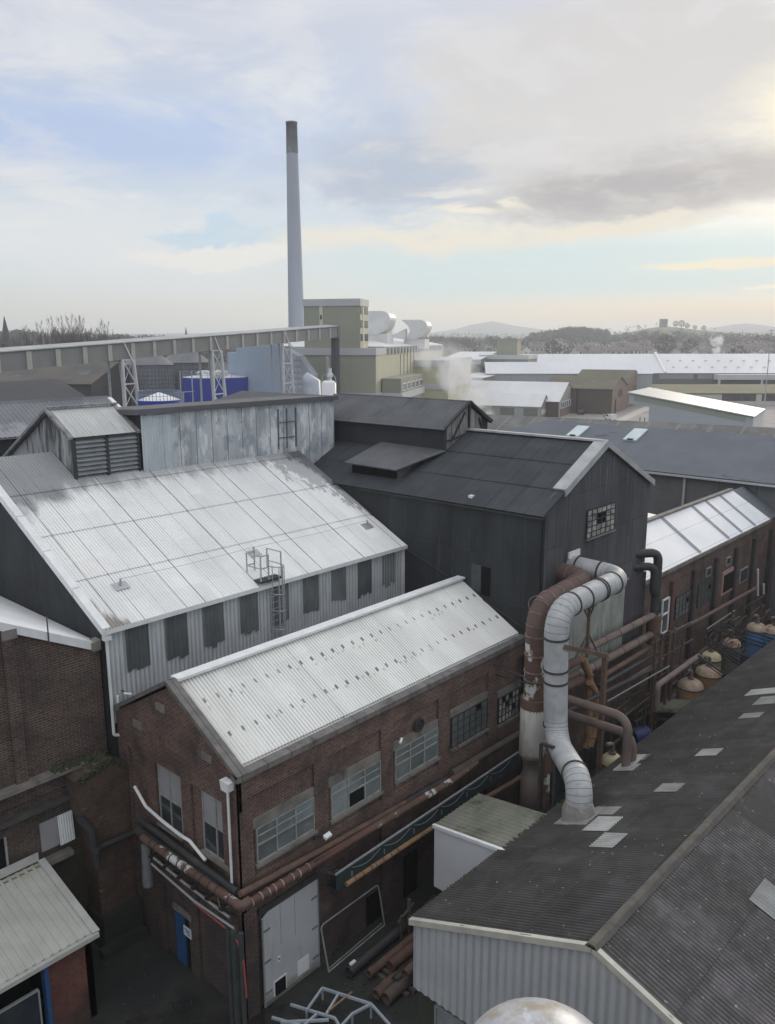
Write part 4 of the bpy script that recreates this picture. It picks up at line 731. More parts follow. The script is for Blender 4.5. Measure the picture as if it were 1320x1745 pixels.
m.build('rain_pipe', white_trim, ran)
# ================================================================== DARK SLATE ROOFED SHED BEHIND (G)
GXE, GZ, GXR, GZR = 72.2, 12.0, 80.6, 15.0
gsl = (GZR-GZ)/(GXR-GXE)
sla = thing('slate_grey_shed', 'long shed with plain dark slate grey roof, two pale rooflights and grey side wall', 'shed', (GXE+8, 30, 0))
GY0, GYN = onx(873, 722, GXR).y, -6
MB().prism([(GXE+.2, GYN, 0), (GXE+.2, GYN, GZ-.1), (GXR, GYN, GZR-.1), (GXR+8.4, GYN, GZ-.1), (GXR+8.4, GYN, 0)], (0, GY0-GYN, 0)).build('wall', mat('stained_grey_sheet_wall', (.16, .165, .165), (.115, .12, .122), nscale=.4, ns=(1, 1, .3), rough=.9, seams=((1, 3.2, .08, 0, (.06, .06, .065), .8), (2, 1.3, .04, 0, (.09, .09, .09), .6)), dirt=(((.25, .25, .24), .6, (1, 2, .3), .58, .8, .5),)), sla)
m = MB(); m.slab([(GXR, GYN, GZR), (GXR, GY0, GZR), (GXE-.2, GY0, GZ), (GXE-.2, GYN, GZ)], .1, (-gsl, 0, 1)); m.build('roof', slate, sla)
MB().slab([(GXR, GYN, GZR), (GXR, GY0, GZR), (GXR+8.6, GY0, GZ), (GXR+8.6, GYN, GZ)], .1, (gsl, 0, 1)).build('far_roof', slate, sla)
MB().box(GXE-.4, GXE-.1, GYN, GY0, GZ-.18, GZ-.02).build('gutter', grey_fascia, sla)
p = onx(1165, 815, GXE); m = MB(); m.tube([(GXE+.05, onx(1165, 830, GXE).y, GZ-.2), (GXE+.05, onx(1165, 830, GXE).y, 4)], .12, 8); m.build('rain_pipe', grey_fascia, sla)
gn, gp = (-gsl, 0, 1), (GXE, 0, GZ)
for (a, b, c, d) in ((996, 730, 973, 747), (1094, 735, 1071, 754)):
    p, q = onpl(a, b, gp, gn), onpl(c, d, gp, gn); y = (p.y+q.y)/2; w = .72
    m = MB(); n_ = Vector((-gsl, 0, 1)).normalized()
    m.slab([Vector((p.x, y-w, GZ+gsl*(p.x-GXE)))+n_*.14, Vector((p.x, y+w, GZ+gsl*(p.x-GXE)))+n_*.14, Vector((q.x, y+w, GZ+gsl*(q.x-GXE)))+n_*.14, Vector((q.x, y-w, GZ+gsl*(q.x-GXE)))+n_*.14], .16, (-gsl, 0, 1)); rl_ = m.build('rooflight', skylight_g, sla)
    MB().box(q.x-.1, q.x+.15, y-.35, y+.25, GZ+gsl*(q.x-GXE)+.25, GZ+gsl*(q.x-GXE)+.42).build('catch', dark_steel, rl_)
# lichen roof rising just behind it
lx_ = GXR+9
LZ = 15.3
p, q = onz(820, 707, LZ), onz(1320, 731, LZ)
oldr = thing('lichen_roofed_shed', 'old shed behind the slate grey roof, pale brown lichen covered ribbed roof', 'shed', (lx_+6, 50, 0))
m = MB(); e0, e1 = p+(p-q)*.15, q+(q-p)*.3
m.slab([(e0.x, e0.y, LZ), (e1.x, e1.y, LZ), (e1.x-9, e1.y, LZ-4.1), (e0.x-9, e0.y, LZ-4.1)], .12, (-.45, 0, 1)); m.slab([(e0.x, e0.y, LZ), (e1.x, e1.y, LZ), (e1.x+9, e1.y, LZ-4.1), (e0.x+9, e0.y, LZ-4.1)], .12, (.45, 0, 1)); m.build('roof', lichen, oldr)
m = MB(); m.prism([(e1.x-8.6, e1.y+.2, 0), (e1.x-8.6, e1.y+.2, LZ-4.2), (e1.x, e1.y+.2, LZ-.2), (e1.x+8.6, e1.y+.2, LZ-4.2), (e1.x+8.6, e1.y+.2, 0)], (e0.x-e1.x, e0.y-e1.y-.4, 0)); m.build('wall', brick_e, oldr)
# flat roof with pipes between lichen roof and tower
# ================================================================== FAR LEFT WORKSHOP ROOF (B)
bp = onz(186, 679, 20.0); bs = .48
bro = thing('ribbed_roof_workshop', 'workshop behind the louvred vent, dark ribbed roof with pale verge and lower stage', 'workshop', (bp.x-10, bp.y, 0))
m = MB(); L_ = 60; dep = 3.6
m.corr((bp.x-L_, bp.y, 20.0), (1, 0, 0), (0, -1, -bs), L_, dep/math.cos(math.atan(bs)), .3, .04, box=True); m.slab([(bp.x-L_, bp.y, 19.93), (bp.x, bp.y, 19.93), (bp.x, bp.y-dep, 19.93-bs*dep), (bp.x-L_, bp.y-dep, 19.93-bs*dep)], .06); m.slab([(bp.x-L_, bp.y, 20), (bp.x, bp.y, 20), (bp.x, bp.y+9, 20-9*bs), (bp.x-L_, bp.y+9, 20-9*bs)], .1, (0, 1, 2)); m.build('roof', mat('grey_ribbed_roof', (.20, .205, .22), (.14, .145, .16), nscale=.4, rough=.7, dirt=(((.34, .345, .36), .3, (1, 1, 1), .5, .6, .7),)), bro)
m = MB(); m.beam((bp.x, bp.y, 20.02), (bp.x, bp.y-dep, 20.02-bs*dep), .3, .16); m.build('verge_trim', white_trim, bro)
MB().prism([(bp.x-.1, bp.y-dep+.2, 8), (bp.x-.1, bp.y-dep+.2, 19.9-bs*dep), (bp.x-.1, bp.y, 19.85), (bp.x-.1, bp.y+8, 16), (bp.x-.1, bp.y+8, 8)], (-L_+.2, 0, 0)).build('wall', black_clad, bro)
y_ = bp.y-dep; z_ = 20-bs*dep
MB().corrwall((bp.x-L_, y_-.5, 0), (1, 0, 0), L_-3.4, z_-2.1, z_-1.05, (0, -1, 0), .25, .04).build('ribbed_band', galv, bro)
m = MB(); m.corr((bp.x-L_, y_-1, z_-3.4), (1, 0, 0), (0, -1, -.4), L_-3.4, 6, .3, .04, box=True); m.slab([(bp.x-L_, y_-1, z_-3.5), (bp.x-3.4, y_-1, z_-3.5), (bp.x-3.4, y_-7, z_-6), (bp.x-L_, y_-7, z_-6)], .06); m.build('lower_roof', MATS['grey_ribbed_roof'], bro)
# low felt roof behind the galvanised monitor
FZ = 19.2
q, q2 = onz(412, 668, FZ), onz(572, 676.5, FZ); fel = thing('felt_roofed_outbuilding', 'low grey felt roofed outbuilding just behind the galvanised monitor wall', 'outbuilding', (q.x, q.y, 0))
fd = (q2-q); fn = Vector((fd.y, -fd.x, 0)).normalized()*4.5; fn = fn if fn.dot(q) < 0 else -fn
m = MB(); m.slab([q, q2, q2+fn-Vector((0, 0, 1.5)), q+fn*1.0-fd.normalized()*2.2-Vector((0, 0, 1.5))], .12, (0, 0, 1)); m.slab([q, q2, q2-fn-Vector((0, 0, 1.5)), q-fn-Vector((0, 0, 1.5))], .12, (0, 0, 1)); m.build('roof', felt2, fel)
dn = Vector((0, 0, -1)); m = MB(); m.prism([q+fn*.95+dn*1.6, q+dn*.15, q-fn*.95+dn*1.6, q-fn*.95+dn*12, q+fn*.95+dn*12], fd*.99); m.build('wall', black_clad, fel)
# ================================================================== DUCTS
pt = ony(972, 957, 19.65); el_ = onx(1062, 984, pt.x); DYW = el_.y; vt = ony(945, 1110, DYW); lo = ony(946, 1262, DYW); tp = ony(950, 1040, DYW); DR = .52
ft = onpl(985, 1393, RP, RN)
top_z = (el_.z+tp.z)/2
P = [Vector((pt.x, 20.2, top_z+.15)), Vector((pt.x, DYW, top_z+.05)), Vector((vt.x, DYW, top_z-.05)), Vector((lo.x, DYW, lo.z)), Vector((ft.x, ft.y, ft.z+1.55)), Vector((ft.x, ft.y, ft.z-.4))]
duct = thing('white_duct', 'large white jointed duct curving from the gable port down to the near shed roof', 'duct', ft)
MB().tube(fillet(P, 1.15, 8), DR, 28).build('pipe', white_pipe, duct)
BANDM = mat('dark_rusty_band', (.07, .05, .042), (.045, .04, .038), nscale=3, rough=.8)
def ringat(a, b, d, r, w, t, nm='clamp_band', mt=None, par=None):
    a, b = Vector(a), Vector(b); u = (b-a).normalized(); MB().ring(a+u*d, u, r-.01, w, t).build(nm, mt or BANDM, par or duct)
L01, L12, L23, L34, L45 = [(P[i+1]-P[i]).length for i in range(5)]
for d in (1.0, L01-1.2): ringat(P[0], P[1], d, DR, .09, .05)
for d in (1.15, 2.4, 2.6, L12*.63, L12-1.2): ringat(P[1], P[2], d, DR, .09, .05)
for d in (1.2, 2.7, 3.25, L23-.8): ringat(P[2], P[3], d, DR, .09, .05)
for d in (.75, L34-.8): ringat(P[3], P[4], d, DR, .09, .05)
ringat(P[4], P[5], 1.05, DR, .1, .05)
m = MB()
fp = fillet(P, 1.15, 8)
for i in range(1, len(fp)-1):
    if (fp[i+1]-fp[i-1]).length < 1.0: m.ring(fp[i], fp[i+1]-fp[i-1], DR-.012, .022, .016)
m.build('lobster_seams', mat('seam_line', (.17, .18, .18), rough=.8), duct)
m = MB(); m.lathe((ft.x, ft.y, ft.z-.4), [(DR+.12, 0), (DR+.12, .75), (DR+.05, .95), (DR, 1.1)], 28); m.slab([(ft.x-.8, ft.y-.75, ft.z+.75*RS+.05), (ft.x+.75, ft.y-.75, ft.z+.75*RS+.05), (ft.x+.75, ft.y+.6, ft.z-.6*RS+.05), (ft.x-.8, ft.y+.6, ft.z-.6*RS+.05)], .04, (0, RS, 1)); m.build('roof_collar', mat('concrete_grey_collar', (.27, .26, .24), (.21, .20, .19), nscale=2, rough=.8, dirt=(((.5, .42, .28), 2.5, (1, 1, 1), .55, .7, .6),)), duct)
# brown duct alongside
BR = .5
b0 = ony(962, 966, 19.65); bD = DYW+1.45; bt = ony(913, 1110, bD); be = onx(1000, 990, b0.x); btz = ony(945, 1013, bD).z-.25
Q = [Vector((b0.x-.35, 20.2, btz+.4)), Vector((b0.x-.35, bD, btz+.3)), Vector((bt.x, bD, btz)), Vector((bt.x, bD, ony(913, 1200, bD).z))]
bduct = thing('brown_duct', 'rust brown jointed duct with white flaking lower length behind the white duct', 'duct', (bt.x, bD, 2))
fq = fillet(Q, 1.2, 8); zc = bt.z+.45
MB().tube([p for p in fq if p.z > zc]+[Vector((bt.x, bD, zc))], BR, 24).build('pipe', mat('brown_duct_paint', (.135, .085, .07), (.10, .068, .058), nscale=1, rough=.75, dirt=(((.055, .045, .042), 1.2, (1, 1, 1), .55, .8, .5),)), bduct)
MB().tube([(bt.x, bD, zc), Q[3]], BR-.005, 24).build('flaking_length', rust_white, bduct)
RINGM = mat('pale_ring', (.26, .22, .2), (.14, .09, .07), nscale=4, rough=.8)
for i in range(1, len(fq)-1, 2):
    if (fq[i+1]-fq[i-1]).length < 1.3: MB().ring(fq[i], fq[i+1]-fq[i-1], BR-.01, .04, .03).build('joint_ring', RINGM, bduct)
for d in (1.2, 2.0, 2.8, 3.6, 4.4): ringat(Q[1], Q[2], d, BR, .05, .035, 'joint_ring', RINGM, bduct)
for d in (1.3, 2.2, 3.0, 3.4): ringat(Q[2], Q[3], d, BR, .06, .04, 'joint_ring', RINGM, bduct)
cz = Q[3].z; bz = ony(915, 1355, bD).z
m = MB(); m.lathe((bt.x, bD, 0), [(BR, cz+.1), (.62, cz-.05), (.62, cz-2.35), (.5, cz-2.55), (.42, cz-2.9), (.42, cz-3.4), (.5, cz-3.45), (.5, 1.2), (0, 1.2)], 28); m.build('separator', mat('cream_white_vessel', (.50, .49, .45), (.40, .385, .345), nscale=1.2, rough=.6, dirt=(((.28, .19, .10), 1.2, (2.5, 2.5, .2), .55, .75, .75), ((.08, .06, .05), 1.0, (1, 1, 1), .95, 1.2, .9, (0, 0, -.4, 2.7)))), bduct)
m = MB(); m.ring((bt.x, bD, cz+.15), (0, 0, 1), .5, .5, .12); m.ring((bt.x, bD, cz-2.4), (0, 0, 1), .6, .1, .05); m.build('flange', rust, bduct)
# pale purge pipe and box at the foot
pp = ony(932, 1290, bD-.7); m = MB(); m.tube([(pp.x, bD-.7, pp.z+.2), (pp.x, bD-.7, pp.z-2.6)], .17, 10); m.box(bt.x-.5, bt.x+.2, bD-.6, bD-.1, .9, 1.9); tag(m.build('purge_pipe', rust_white), 'short flaking upright pipe and housing at the foot of the brown duct', 'pipe')
# twin brown pipes that arch over to the shed roof
for k, (dx, dz) in enumerate(((0, 0), (.75, -.5))):
    f2 = onpl(1066+10*k, 1308-8*k, RP, RN); zz = onx(1066, 1222, f2.x).z+dz*1.5
    wy = 18.9; pts = fillet([(f2.x-.3, wy, zz+.1), (f2.x, f2.y, zz), (f2.x, f2.y, f2.z-.3)], .8, 8)
    a = MB().tube(pts, .2, 14).build('arched_pipe', mat('grey_brown_pipe', (.17, .125, .105), (.12, .095, .085), nscale=1.5, rough=.8, dirt=(((.28, .22, .18), 2, (1, 1, 1), .58, .75, .5),)))
    tag(a, ('rusty brown pipe arching down into the near shed roof, nearer of the pair', 'thinner rusty pipe arching down beside its twin into the near shed roof')[k], 'pipe')
f2 = onpl(1066, 1308, RP, RN); m = MB(); m.slab([(f2.x-.5, f2.y-.35, f2.z+.35*RS+.06), (f2.x+1.3, f2.y-.35, f2.z+.35*RS+.06), (f2.x+1.3, f2.y+.35, f2.z-.35*RS+.06), (f2.x-.5, f2.y+.35, f2.z-.35*RS+.06)], .05, (0, RS, 1)); m.build('flashing', skylight, nsh)
# orange twin downcomers
OY = 18.3
for k, (pxs_, lab) in enumerate((([(992, 1122), (1004, 1150), (1003, 1200), (1002, 1262), (998, 1275)], 'ochre rusty upright pipe bending over at its top, beside the white duct'), ([(1004, 1162), (1014, 1180), (1013, 1215), (1009, 1255), (1004, 1272)], 'shorter ochre upright pipe joined to the taller one beside the white duct'))):
    pts = [ony(a, b, OY-.15*k) for a, b in pxs_]; r = .2
    m = MB(); m.tube(fillet(pts, .9, 6), r, 14); o_ = m.build('ochre_pipe', orange_rust); tag(o_, lab, 'pipe')
    for i in (1, 2, 3): MB().ring(pts[i], (0, 0, 1), r, .06, .04).build('joint_ring', rust, o_)
# support frame with bracket
fr = thing('duct_support_frame', 'rusty steel goalpost frame with propped post carrying the white duct', 'support frame', (ony(1030, 1270, 16.4).x, 16.4, 0))
a, b, c = ony(960, 1102, 16.3), ony(1031, 1117, 16.0), ony(1026, 1265, 16.0)
m = MB(); m.beam(a, (b.x, 16.0, b.z), .16, .2); m.build('beam', rust, fr)
MB().beam((b.x, 16.0, b.z+.1), (b.x, 16.0, 2.5), .2, .22).build('post', rust, fr)
a2, b2 = ony(1004, 1035, DYW+.3), ony(1003, 1108, DYW+.3); m = MB(); m.beam(a2, (a2.x, a2.y, b2.z-.3), .12); m.beam((a2.x-.5, a2.y, a2.z), (a2.x+.6, a2.y, a2.z), .1, .1); m.beam((a2.x+.45, a2.y, a2.z), (a2.x, a2.y, a2.z-.6), .06); m.beam((a2.x-.45, a2.y, a2.z), (a2.x, a2.y, a2.z-.6), .06); m.beam((a2.x, a2.y, b2.z+.9), (a2.x-1.1, a2.y, b2.z+.0), .06); m.beam((a2.x, a2.y, b2.z+.9), (a2.x+1.0, a2.y, b2.z-.3), .06); m.build('prop', rust, fr)
sf = thing('pipe_stand', 'dark rusty goalpost stand under the lower bend of the white duct', 'support frame', (ony(925, 1270, 16.6).x, 16.6, 0))
a, b = ony(922, 1267, 16.6), ony(947, 1275, 15.9); m = MB(); m.beam((a.x, 16.6, a.z), (b.x, 15.9, b.z), .12); m.build('beam', dark_steel, sf)
for p in ((a.x, 16.6, a.z), (b.x, 15.9, b.z)): MB().beam(p, (p[0], p[1], 0), .12).build('leg', dark_steel, sf)
m = MB()
for (a, b, c, d) in ((840, 1133, 905, 1158), (845, 1150, 905, 1166)): m.tube([ony(a, b, KY0), ony(c, d, bD-.3)], .035, 6)
tag(m.build('tie_rods', dark_steel), 'pair of thin rusty tie rods from factory wall to the brown duct', 'tie rod')
# black elbows at the tower corner
cx_ = ony(1112, 1000, 19.0); czs = ony(1104, 944, 19.2).z
elb = thing('black_exhaust_pipe', 'soot black exhaust pipes bending out of the black building corner into one riser', 'pipe', (cx_.x, 19.0, 5))
m = MB(); rz = ony(1118, 1050, 18.9).z; rx = ony(1118, 1000, 18.9).x
m.tube(fillet([(rx-1.6, 20.0, czs), (rx, 18.9, czs), (rx, 18.9, rz)], .55, 6), .26, 14); m.build('upper_pipe', black_pipe, elb)
m = MB(); m.tube(fillet([(rx-1.7, 20.0, czs-.75), (rx-.35, 18.9, czs-.75), (rx-.35, 18.9, czs-2.2), (rx, 18.9, czs-2.6)], .55, 6), .24, 14); m.build('lower_pipe', black_pipe, elb)
m = MB(); m.tube([(rx, 18.9, rz+.2), (rx, 18.9, rz-1.6)], .42, 16); m.ring((rx, 18.9, rz), (0, 0, 1), .42, .1, .06); m.ring((rx, 18.9, rz-1.4), (0, 0, 1), .42, .1, .06); m.build('drum', rust, elb)
# ================================================================== PIPE RUNS
def run(name, label, pts, r, mt, cat='pipe', n=12, rings=0, ringm=None, fil=.25):
    o = MB().tube(fillet(pts, fil) if len(pts) > 2 else pts, r, n).build(name, mt); tag(o, label, cat)
    if rings:
        a, b = Vector(pts[0]), Vector(pts[-1]) if len(pts) == 2 else Vector(pts[1])
        for k in range(1, rings): MB().ring(a+(b-a)*((k+random.uniform(-.3, .3))/rings), b-a, r-.005, .05, .02, 14).build('joint_ring', ringm or rust, o)
    return o
KYP = KY0-.55
def ky(px, py, dy=0): return ony(px, py, KYP+dy)
run('rusty_pipe', 'main rusty red brown pipe with pale joints along the factory front', [ky(410, 1548), ky(533, 1473), ky(640, 1408)], .145, red_rust, rings=9, ringm=mat('faded_joint', (.38, .33, .28), (.2, .12, .09), nscale=5, rough=.8))
run('flaking_pipe', 'continuation of the factory front pipe with peeling white insulation', [ky(636, 1410), ky(770, 1330), ky(812, 1299)], .145, rust_white, rings=9)
run('upper_pipe', 'dark brown upper pipe close under the factory front windows', [ky(408, 1524, .3), ky(545, 1450, .3), ky(690, 1368, .3)], .12, rust)
run('black_wall_pipe', 'black pipe below the factory window sills, topmost of the run', [ky(560, 1447, .35), ky(700, 1362, .35), ky(850, 1275, .35)], .13, black_pipe)
run('grimy_pipe', 'grimy brown pipe beside the far factory windows above the cable tray', [ky(770, 1318, .2), ky(900, 1240, .2)], .16, mat('grime_brown', (.11, .09, .078), (.075, .065, .06), nscale=2, rough=.9))
run('ochre_wall_pipe', 'ochre and rust pipe, lowest of the run below the teal tray', [ky(590, 1507, -.3), ky(688, 1442, -.3), ky(745, 1405, -.3)], .10, orange_rust, rings=8)
run('brown_feed_pipe', 'brown feed pipe continuing past the white gantry corner', [ky(742, 1408, -.35), ky(870, 1335, -.35), ky(910, 1308, -.35)], .11, mat('brown_feed', (.17, .10, .06), (.12, .08, .055), nscale=2, rough=.85))
tr = thing('cable_tray', 'dark teal cable tray with pale top rail bracketed along the factory front', 'cable tray', ky(700, 1420, -.2))
a, b = ky(572, 1488, -.15), ky(885, 1300, -.15)
m = MB(); zt_, zb_ = (a.z+b.z)/2+.32, (a.z+b.z)/2-.38; m.box(a.x, b.x, a.y-.05, a.y, zb_, zt_); m.box(a.x, b.x, a.y-.05, a.y+.5, zb_-.05, zb_); m.build('tray', teal, tr)
MB().box(a.x-.1, b.x, a.y-.09, a.y-.03, zt_, zt_+.07).build('rail', grey_steel, tr)
m = MB()
for k in range(9):
    x = a.x+.4+(b.x-a.x-.6)*k/8; m.box(x-.04, x+.04, a.y, KY0, zb_-.14, zb_-.06); m.beam((x, a.y+.3, zb_), (x, KY0, zb_-.8), .05)
m.build('bracket', dark_steel, tr)
m = MB()
for k in range(6):
    x = a.x+.8+(b.x-a.x-1.5)*k/6; m.tube([(x+1.6*t, a.y-.07, zt_-.12-.22*math.sin(PI*t)) for t in [i/6 for i in range(7)]], .016, 5)
    m.box(x-.03, x+.03, a.y-.07, a.y-.05, zb_+.2, zb_+.42)
m.build('loose_cable', mat('grey_cable', (.20, .2, .19), rough=.7), tr)
m = MB(); 
for k in range(7):
    m.beam(ky(548+6*k, 1487+random.uniform(-6, 8), -.2), ky(570+5*k, 1480+random.uniform(-6, 10), .1), .07)
tag(m.build('bracket_ironwork', dark_steel), 'tangle of dark bracket irons at the near end of the cable tray', 'ironwork')
lp = thing('flood_lamp', 'small white flood lamp on the factory wall above the pipes', 'lamp', ky(558, 1428, .25))
p = ky(558, 1427, .1); m = MB(); m.prism([(p.x-.16, p.y-.06, p.z-.03), (p.x+.16, p.y-.06, p.z-.01), (p.x+.16, p.y+.09, p.z+.06), (p.x-.16, p.y+.09, p.z+.04)], (0, -.02, .1)); m.build('housing', frame_white, lp); MB().beam((p.x, p.y, p.z), (p.x-.1, KY0, p.z-.1), .05).build('arm', dark_steel, lp)
cc = thing('security_camera', 'small pale security camera on the factory wall above the third window', 'camera', ony(681, 1262, KY0-.2)); p = ony(681, 1262, KY0-.25); MB().tube([(p.x-.1, p.y-.1, p.z-.03), (p.x+.14, p.y+.02, p.z+.03)], .06, 8).build('body', frame_white, cc); MB().beam((p.x, p.y, p.z), (p.x+.1, KY0, p.z), .03).build('bracket', dark_steel, cc)
cc = thing('security_camera', 'small white camera low on the ribbed grey shed front beside the brick gable', 'camera', ony(213, 1184, WY-.2)); p = ony(213, 1182, WY-.2); MB().tube([(p.x-.05, p.y+.02, p.z+.02), (p.x+.2, p.y-.14, p.z-.05)], .055, 8).build('body', frame_white, cc); MB().beam((p.x-.05, p.y, p.z+.1), (p.x-.05, WY, p.z+.1), .04).build('bracket', dark_steel, cc)
sp_ = ony(772, 1275, KYP); MB().beam
o = MB(); o.beam(ky(775, 1262, .3), ky(787, 1293, .1), .16, .05); tag(o.build('loose_plank', rust), 'loose rusty plank leaning under the fourth factory window', 'plank')
# gable end pipes
gx_ = KX0-.55
def gp_(px, py, dx=0): return onx(px, py, gx_+dx)
run('flaky_white_pipe', 'peeling white pipe along the brick gable end above the blue door', [gp_(243, 1427), gp_(404, 1541)], .15, rust_white, rings=12, ringm=dark_steel)
run('gable_pipe', 'black pipe along the gable end tucked under its window sills', [gp_(240, 1398, .3), gp_(404, 1520, .3)], .13, black_pipe)
run('gable_duct', 'wide dark pipe along the gable end behind the peeling white one', [gp_(236, 1415, .25), gp_(402, 1532, .25)], .2, dark_steel)
run('thin_conduit', 'thin pale conduit low along the gable end, upper of two', [gp_(262, 1462), gp_(312, 1503), gp_(390, 1563)], .05, frame_pale)
run('thin_conduit', 'thin pale conduit low along the gable end, lower of two', [gp_(258, 1472), gp_(330, 1535), gp_(398, 1582)], .045, grey_steel)
run('hanging_pipe', 'grey vertical pipe stub hanging beside the buttress', [gp_(249, 1440), gp_(252, 1508)], .2, mat('grey_stub', (.20, .21, .21), (.15, .155, .16), nscale=2, rough=.7), fil=.1)
run('hose', 'red hose curling down the factory corner from the pipes', [gp_(330, 1538), gp_(385, 1582), gp_(404, 1600), gp_(415, 1640), gp_(420, 1700)], .035, red_hose, 'hose', fil=.6)
m = MB()
for (a, b, r) in ((388, 1575, .09), (398, 1585, .12), (410, 1590, .09)): p = gp_(a, b); m.tube([(p.x, p.y, p.z), (p.x, p.y, 0)], r, 8)
m.beam(gp_(385, 1585), gp_(412, 1600), .12); tag(m.build('corner_standpipes', mat('dark_greenish_steel', (.055, .062, .058), (.04, .045, .042), nscale=2, rough=.7)), 'cluster of dark upright pipes at the factory corner beside the grey door', 'standpipes')
wb = thing('pipe_bracket_row', 'row of dark brackets carrying the pipes along the gable end', 'brackets', (KX0, KY0+3, 4))
for k in range(6):
    m = MB(); p = gp_(262+24*k, 1445+17.5*k, .1); m.beam((p.x-.25, p.y, p.z-.25), (KX0, p.y, p.z-.25), .07); m.beam((p.x-.2, p.y, p.z-.3), (KX0, p.y, p.z-.9), .06); m.build('bracket', dark_steel, wb)
m = MB(); p = gp_(403, 1541); m.tube(fillet([p, (KX0-.5, KY0-.55, p.z), (ky(425, 1538).x, KY0-.55, p.z)], .4), .17, 12); tag(m.build('corner_elbow', rust), 'rusty pipe elbow turning round the factory corner', 'pipe')
m = MB(); m.tube([(KX0-.1, 21.3, 4.75), (KX0-.5, 21.2, 4.9), (KX0-.6, 20.95, 4.75), (KX0-.3, 20.9, 4.6), (KX0-.1, 21.1, 4.7)], .02, 6); tag(m.build('cable_loop', frame_pale), 'small loop of pale cable at the foot of the white downpipe', 'cable')
# ------------------------------------------------------------------ pipe runs in front of tower and range
TY = 18.9
def ty(px, py, dy=0): return ony(px, py, TY+dy)
greyb = mat('grey_brown_lagged_pipe', (.20, .155, .135), (.15, .12, .105), nscale=1.5, rough=.85, dirt=(((.30, .26, .23), 1.5, (1, 1, 1), .56, .75, .6), ((.07, .06, .055), 1.3, (1, 1, 1), .6, .8, .6)))
run('lagged_pipe', 'upper grey brown pipe running to the drum under the exhaust riser', [ty(1112, 1049), ty(1000, 1106)], .2, greyb, rings=5)
run('lagged_pipe', 'second grey brown pipe below the upper one, in front of pale sheets', [ty(1117, 1077), ty(965, 1160)], .23, greyb, rings=7)
run('lagged_pipe', 'flanged brown pipe stub just right of the white duct, upper', [ty(985, 1125, -.4), ty(940, 1148, -.4)], .22, rust, rings=3)
run('lagged_pipe', 'flanged brown pipe stub just right of the white duct, lower', [ty(990, 1157, -.4), ty(940, 1182, -.4)], .24, rust, rings=3)
run('red_pipe', 'red banded pipe behind the ochre uprights', [ty(1010, 1140), ty(1030, 1128)], .22, red_rust)
for k, (a, b, c, d, r, mt, lb) in enumerate(((1030, 1150, 1105, 1105, .14, rust, 'rust brown pipe low on the tower base, third down'), (1020, 1170, 1120, 1112, .12, black_pipe, 'black pipe low on the tower base, fourth down'),
        (1030, 1182, 1130, 1122, .05, greyb, 'thin greyish pipe low on the tower base'), (960, 1215, 1110, 1140, .11, dark_steel, 'dark pipe along the yard edge behind the ochre uprights'), (1035, 1195, 1140, 1135, .04, mat('dull_conduit', (.22, .22, .21), rough=.7), 'thin grey pipe lowest along the tower base'))):
    run('base_pipe', lb, [ty(a, b, -.3-.25*k), ty(c, d, -.3-.25*k)], r, mt)
run('range_pipe', 'long brown pipe bracketed along the brick range front', [ty(1145, 1078, .6), ty(1195, 1054, .6), ty(1288, 1002, .6)], .13, mat('dull_brown_pipe', (.15, .105, .085), (.11, .08, .07), nscale=2, rough=.8), rings=7)
run('range_conduit', 'thin pale conduit below the long brown pipe on the range front', [ty(1204, 1072, .4), ty(1252, 1040, .4)], .05, MATS['dull_conduit'])
run('long_pipe', 'brown lagged pipe crossing the yard towards the tan vessels, bent down at its end', [ony(1190, 1118, 17.6), ony(1120, 1168, 17.2), ony(1118, 1210, 17.2)], .17, greyb)
# steel rack full of uprights
rk = thing('pipe_rack', 'dark rusty pipe rack of uprights and cross rails beside the exhaust riser', 'pipe rack', ty(1150, 1130, -.8))
m = MB()
for (px, t, b) in ((1118, 1085, 1195), (1128, 1080, 1190), (1141, 1075, 1178), (1150, 1070, 1172), (1163, 1088, 1165)):
    p, q = ty(px, t, -.9), ty(px, b, -.9); m.beam(p, (p.x, p.y, 0), .13)
m.build('upright', rust, rk)
m = MB()
for (a, b, c, d) in ((1110, 1098, 1175, 1062), (1112, 1128, 1180, 1090), (1112, 1160, 1180, 1120), (1120, 1080, 1170, 1090)): m.beam(ty(a, b, -.9), ty(c, d, -.9), .09)
for k in range(9):
    a, b = random.uniform(1108, 1165), random.uniform(1080, 1165); m.beam(ty(a, b, -1.0), ty(a+random.uniform(6, 22), b+random.uniform(-14, 12), -.7), .05)
m.build('rail', dark_steel, rk)
m = MB()
for k in range(64):
    x = random.uniform(38, 66); y = random.uniform(17.9, 19.6); z = random.uniform(1.0, 4.2)
    m.beam((x, y, z), (x+random.uniform(1, 4), y+random.uniform(-.2, .2), z), random.uniform(.05, .16))
    if k % 2 == 0: m.beam((x, y, 0), (x, y, z+random.uniform(.1, .8)), random.uniform(.06, .13))
o = m.build('pipework', mat('mixed_grime_steel', (.10, .085, .075), (.045, .045, .045), nscale=.5, rough=.85)); tag(o, 'jumble of grimy low pipework and stanchions at the foot of the brick range', 'pipework'); o['kind'] = 'stuff'
m = MB()
for (a, b, c, d, y) in ((1200, 1085, 1290, 1130, 17.4), (1215, 1070, 1310, 1100, 17.6), (1205, 1095, 1280, 1140, 17.1), (1190, 1118, 1250, 1160, 16.8), (1230, 1062, 1320, 1090, 17.9)):
    m.beam(ony(a, b, y), ony(c, d, y-1.6), .2, .12)
    m.beam(ony(a, b+5, y), ony(c, d+6, y-1.6), .06)
for k in range(10): m.beam(ony(1208+9*k, 1088+4.4*k, 17.4-.16*k), ony(1214+9*k, 1078+4*k, 17.6-.16*k), .05)
tag(m.build('walkway', dark_steel), 'dark steel walkway with rails crossing between the tan and blue vessels', 'walkway')
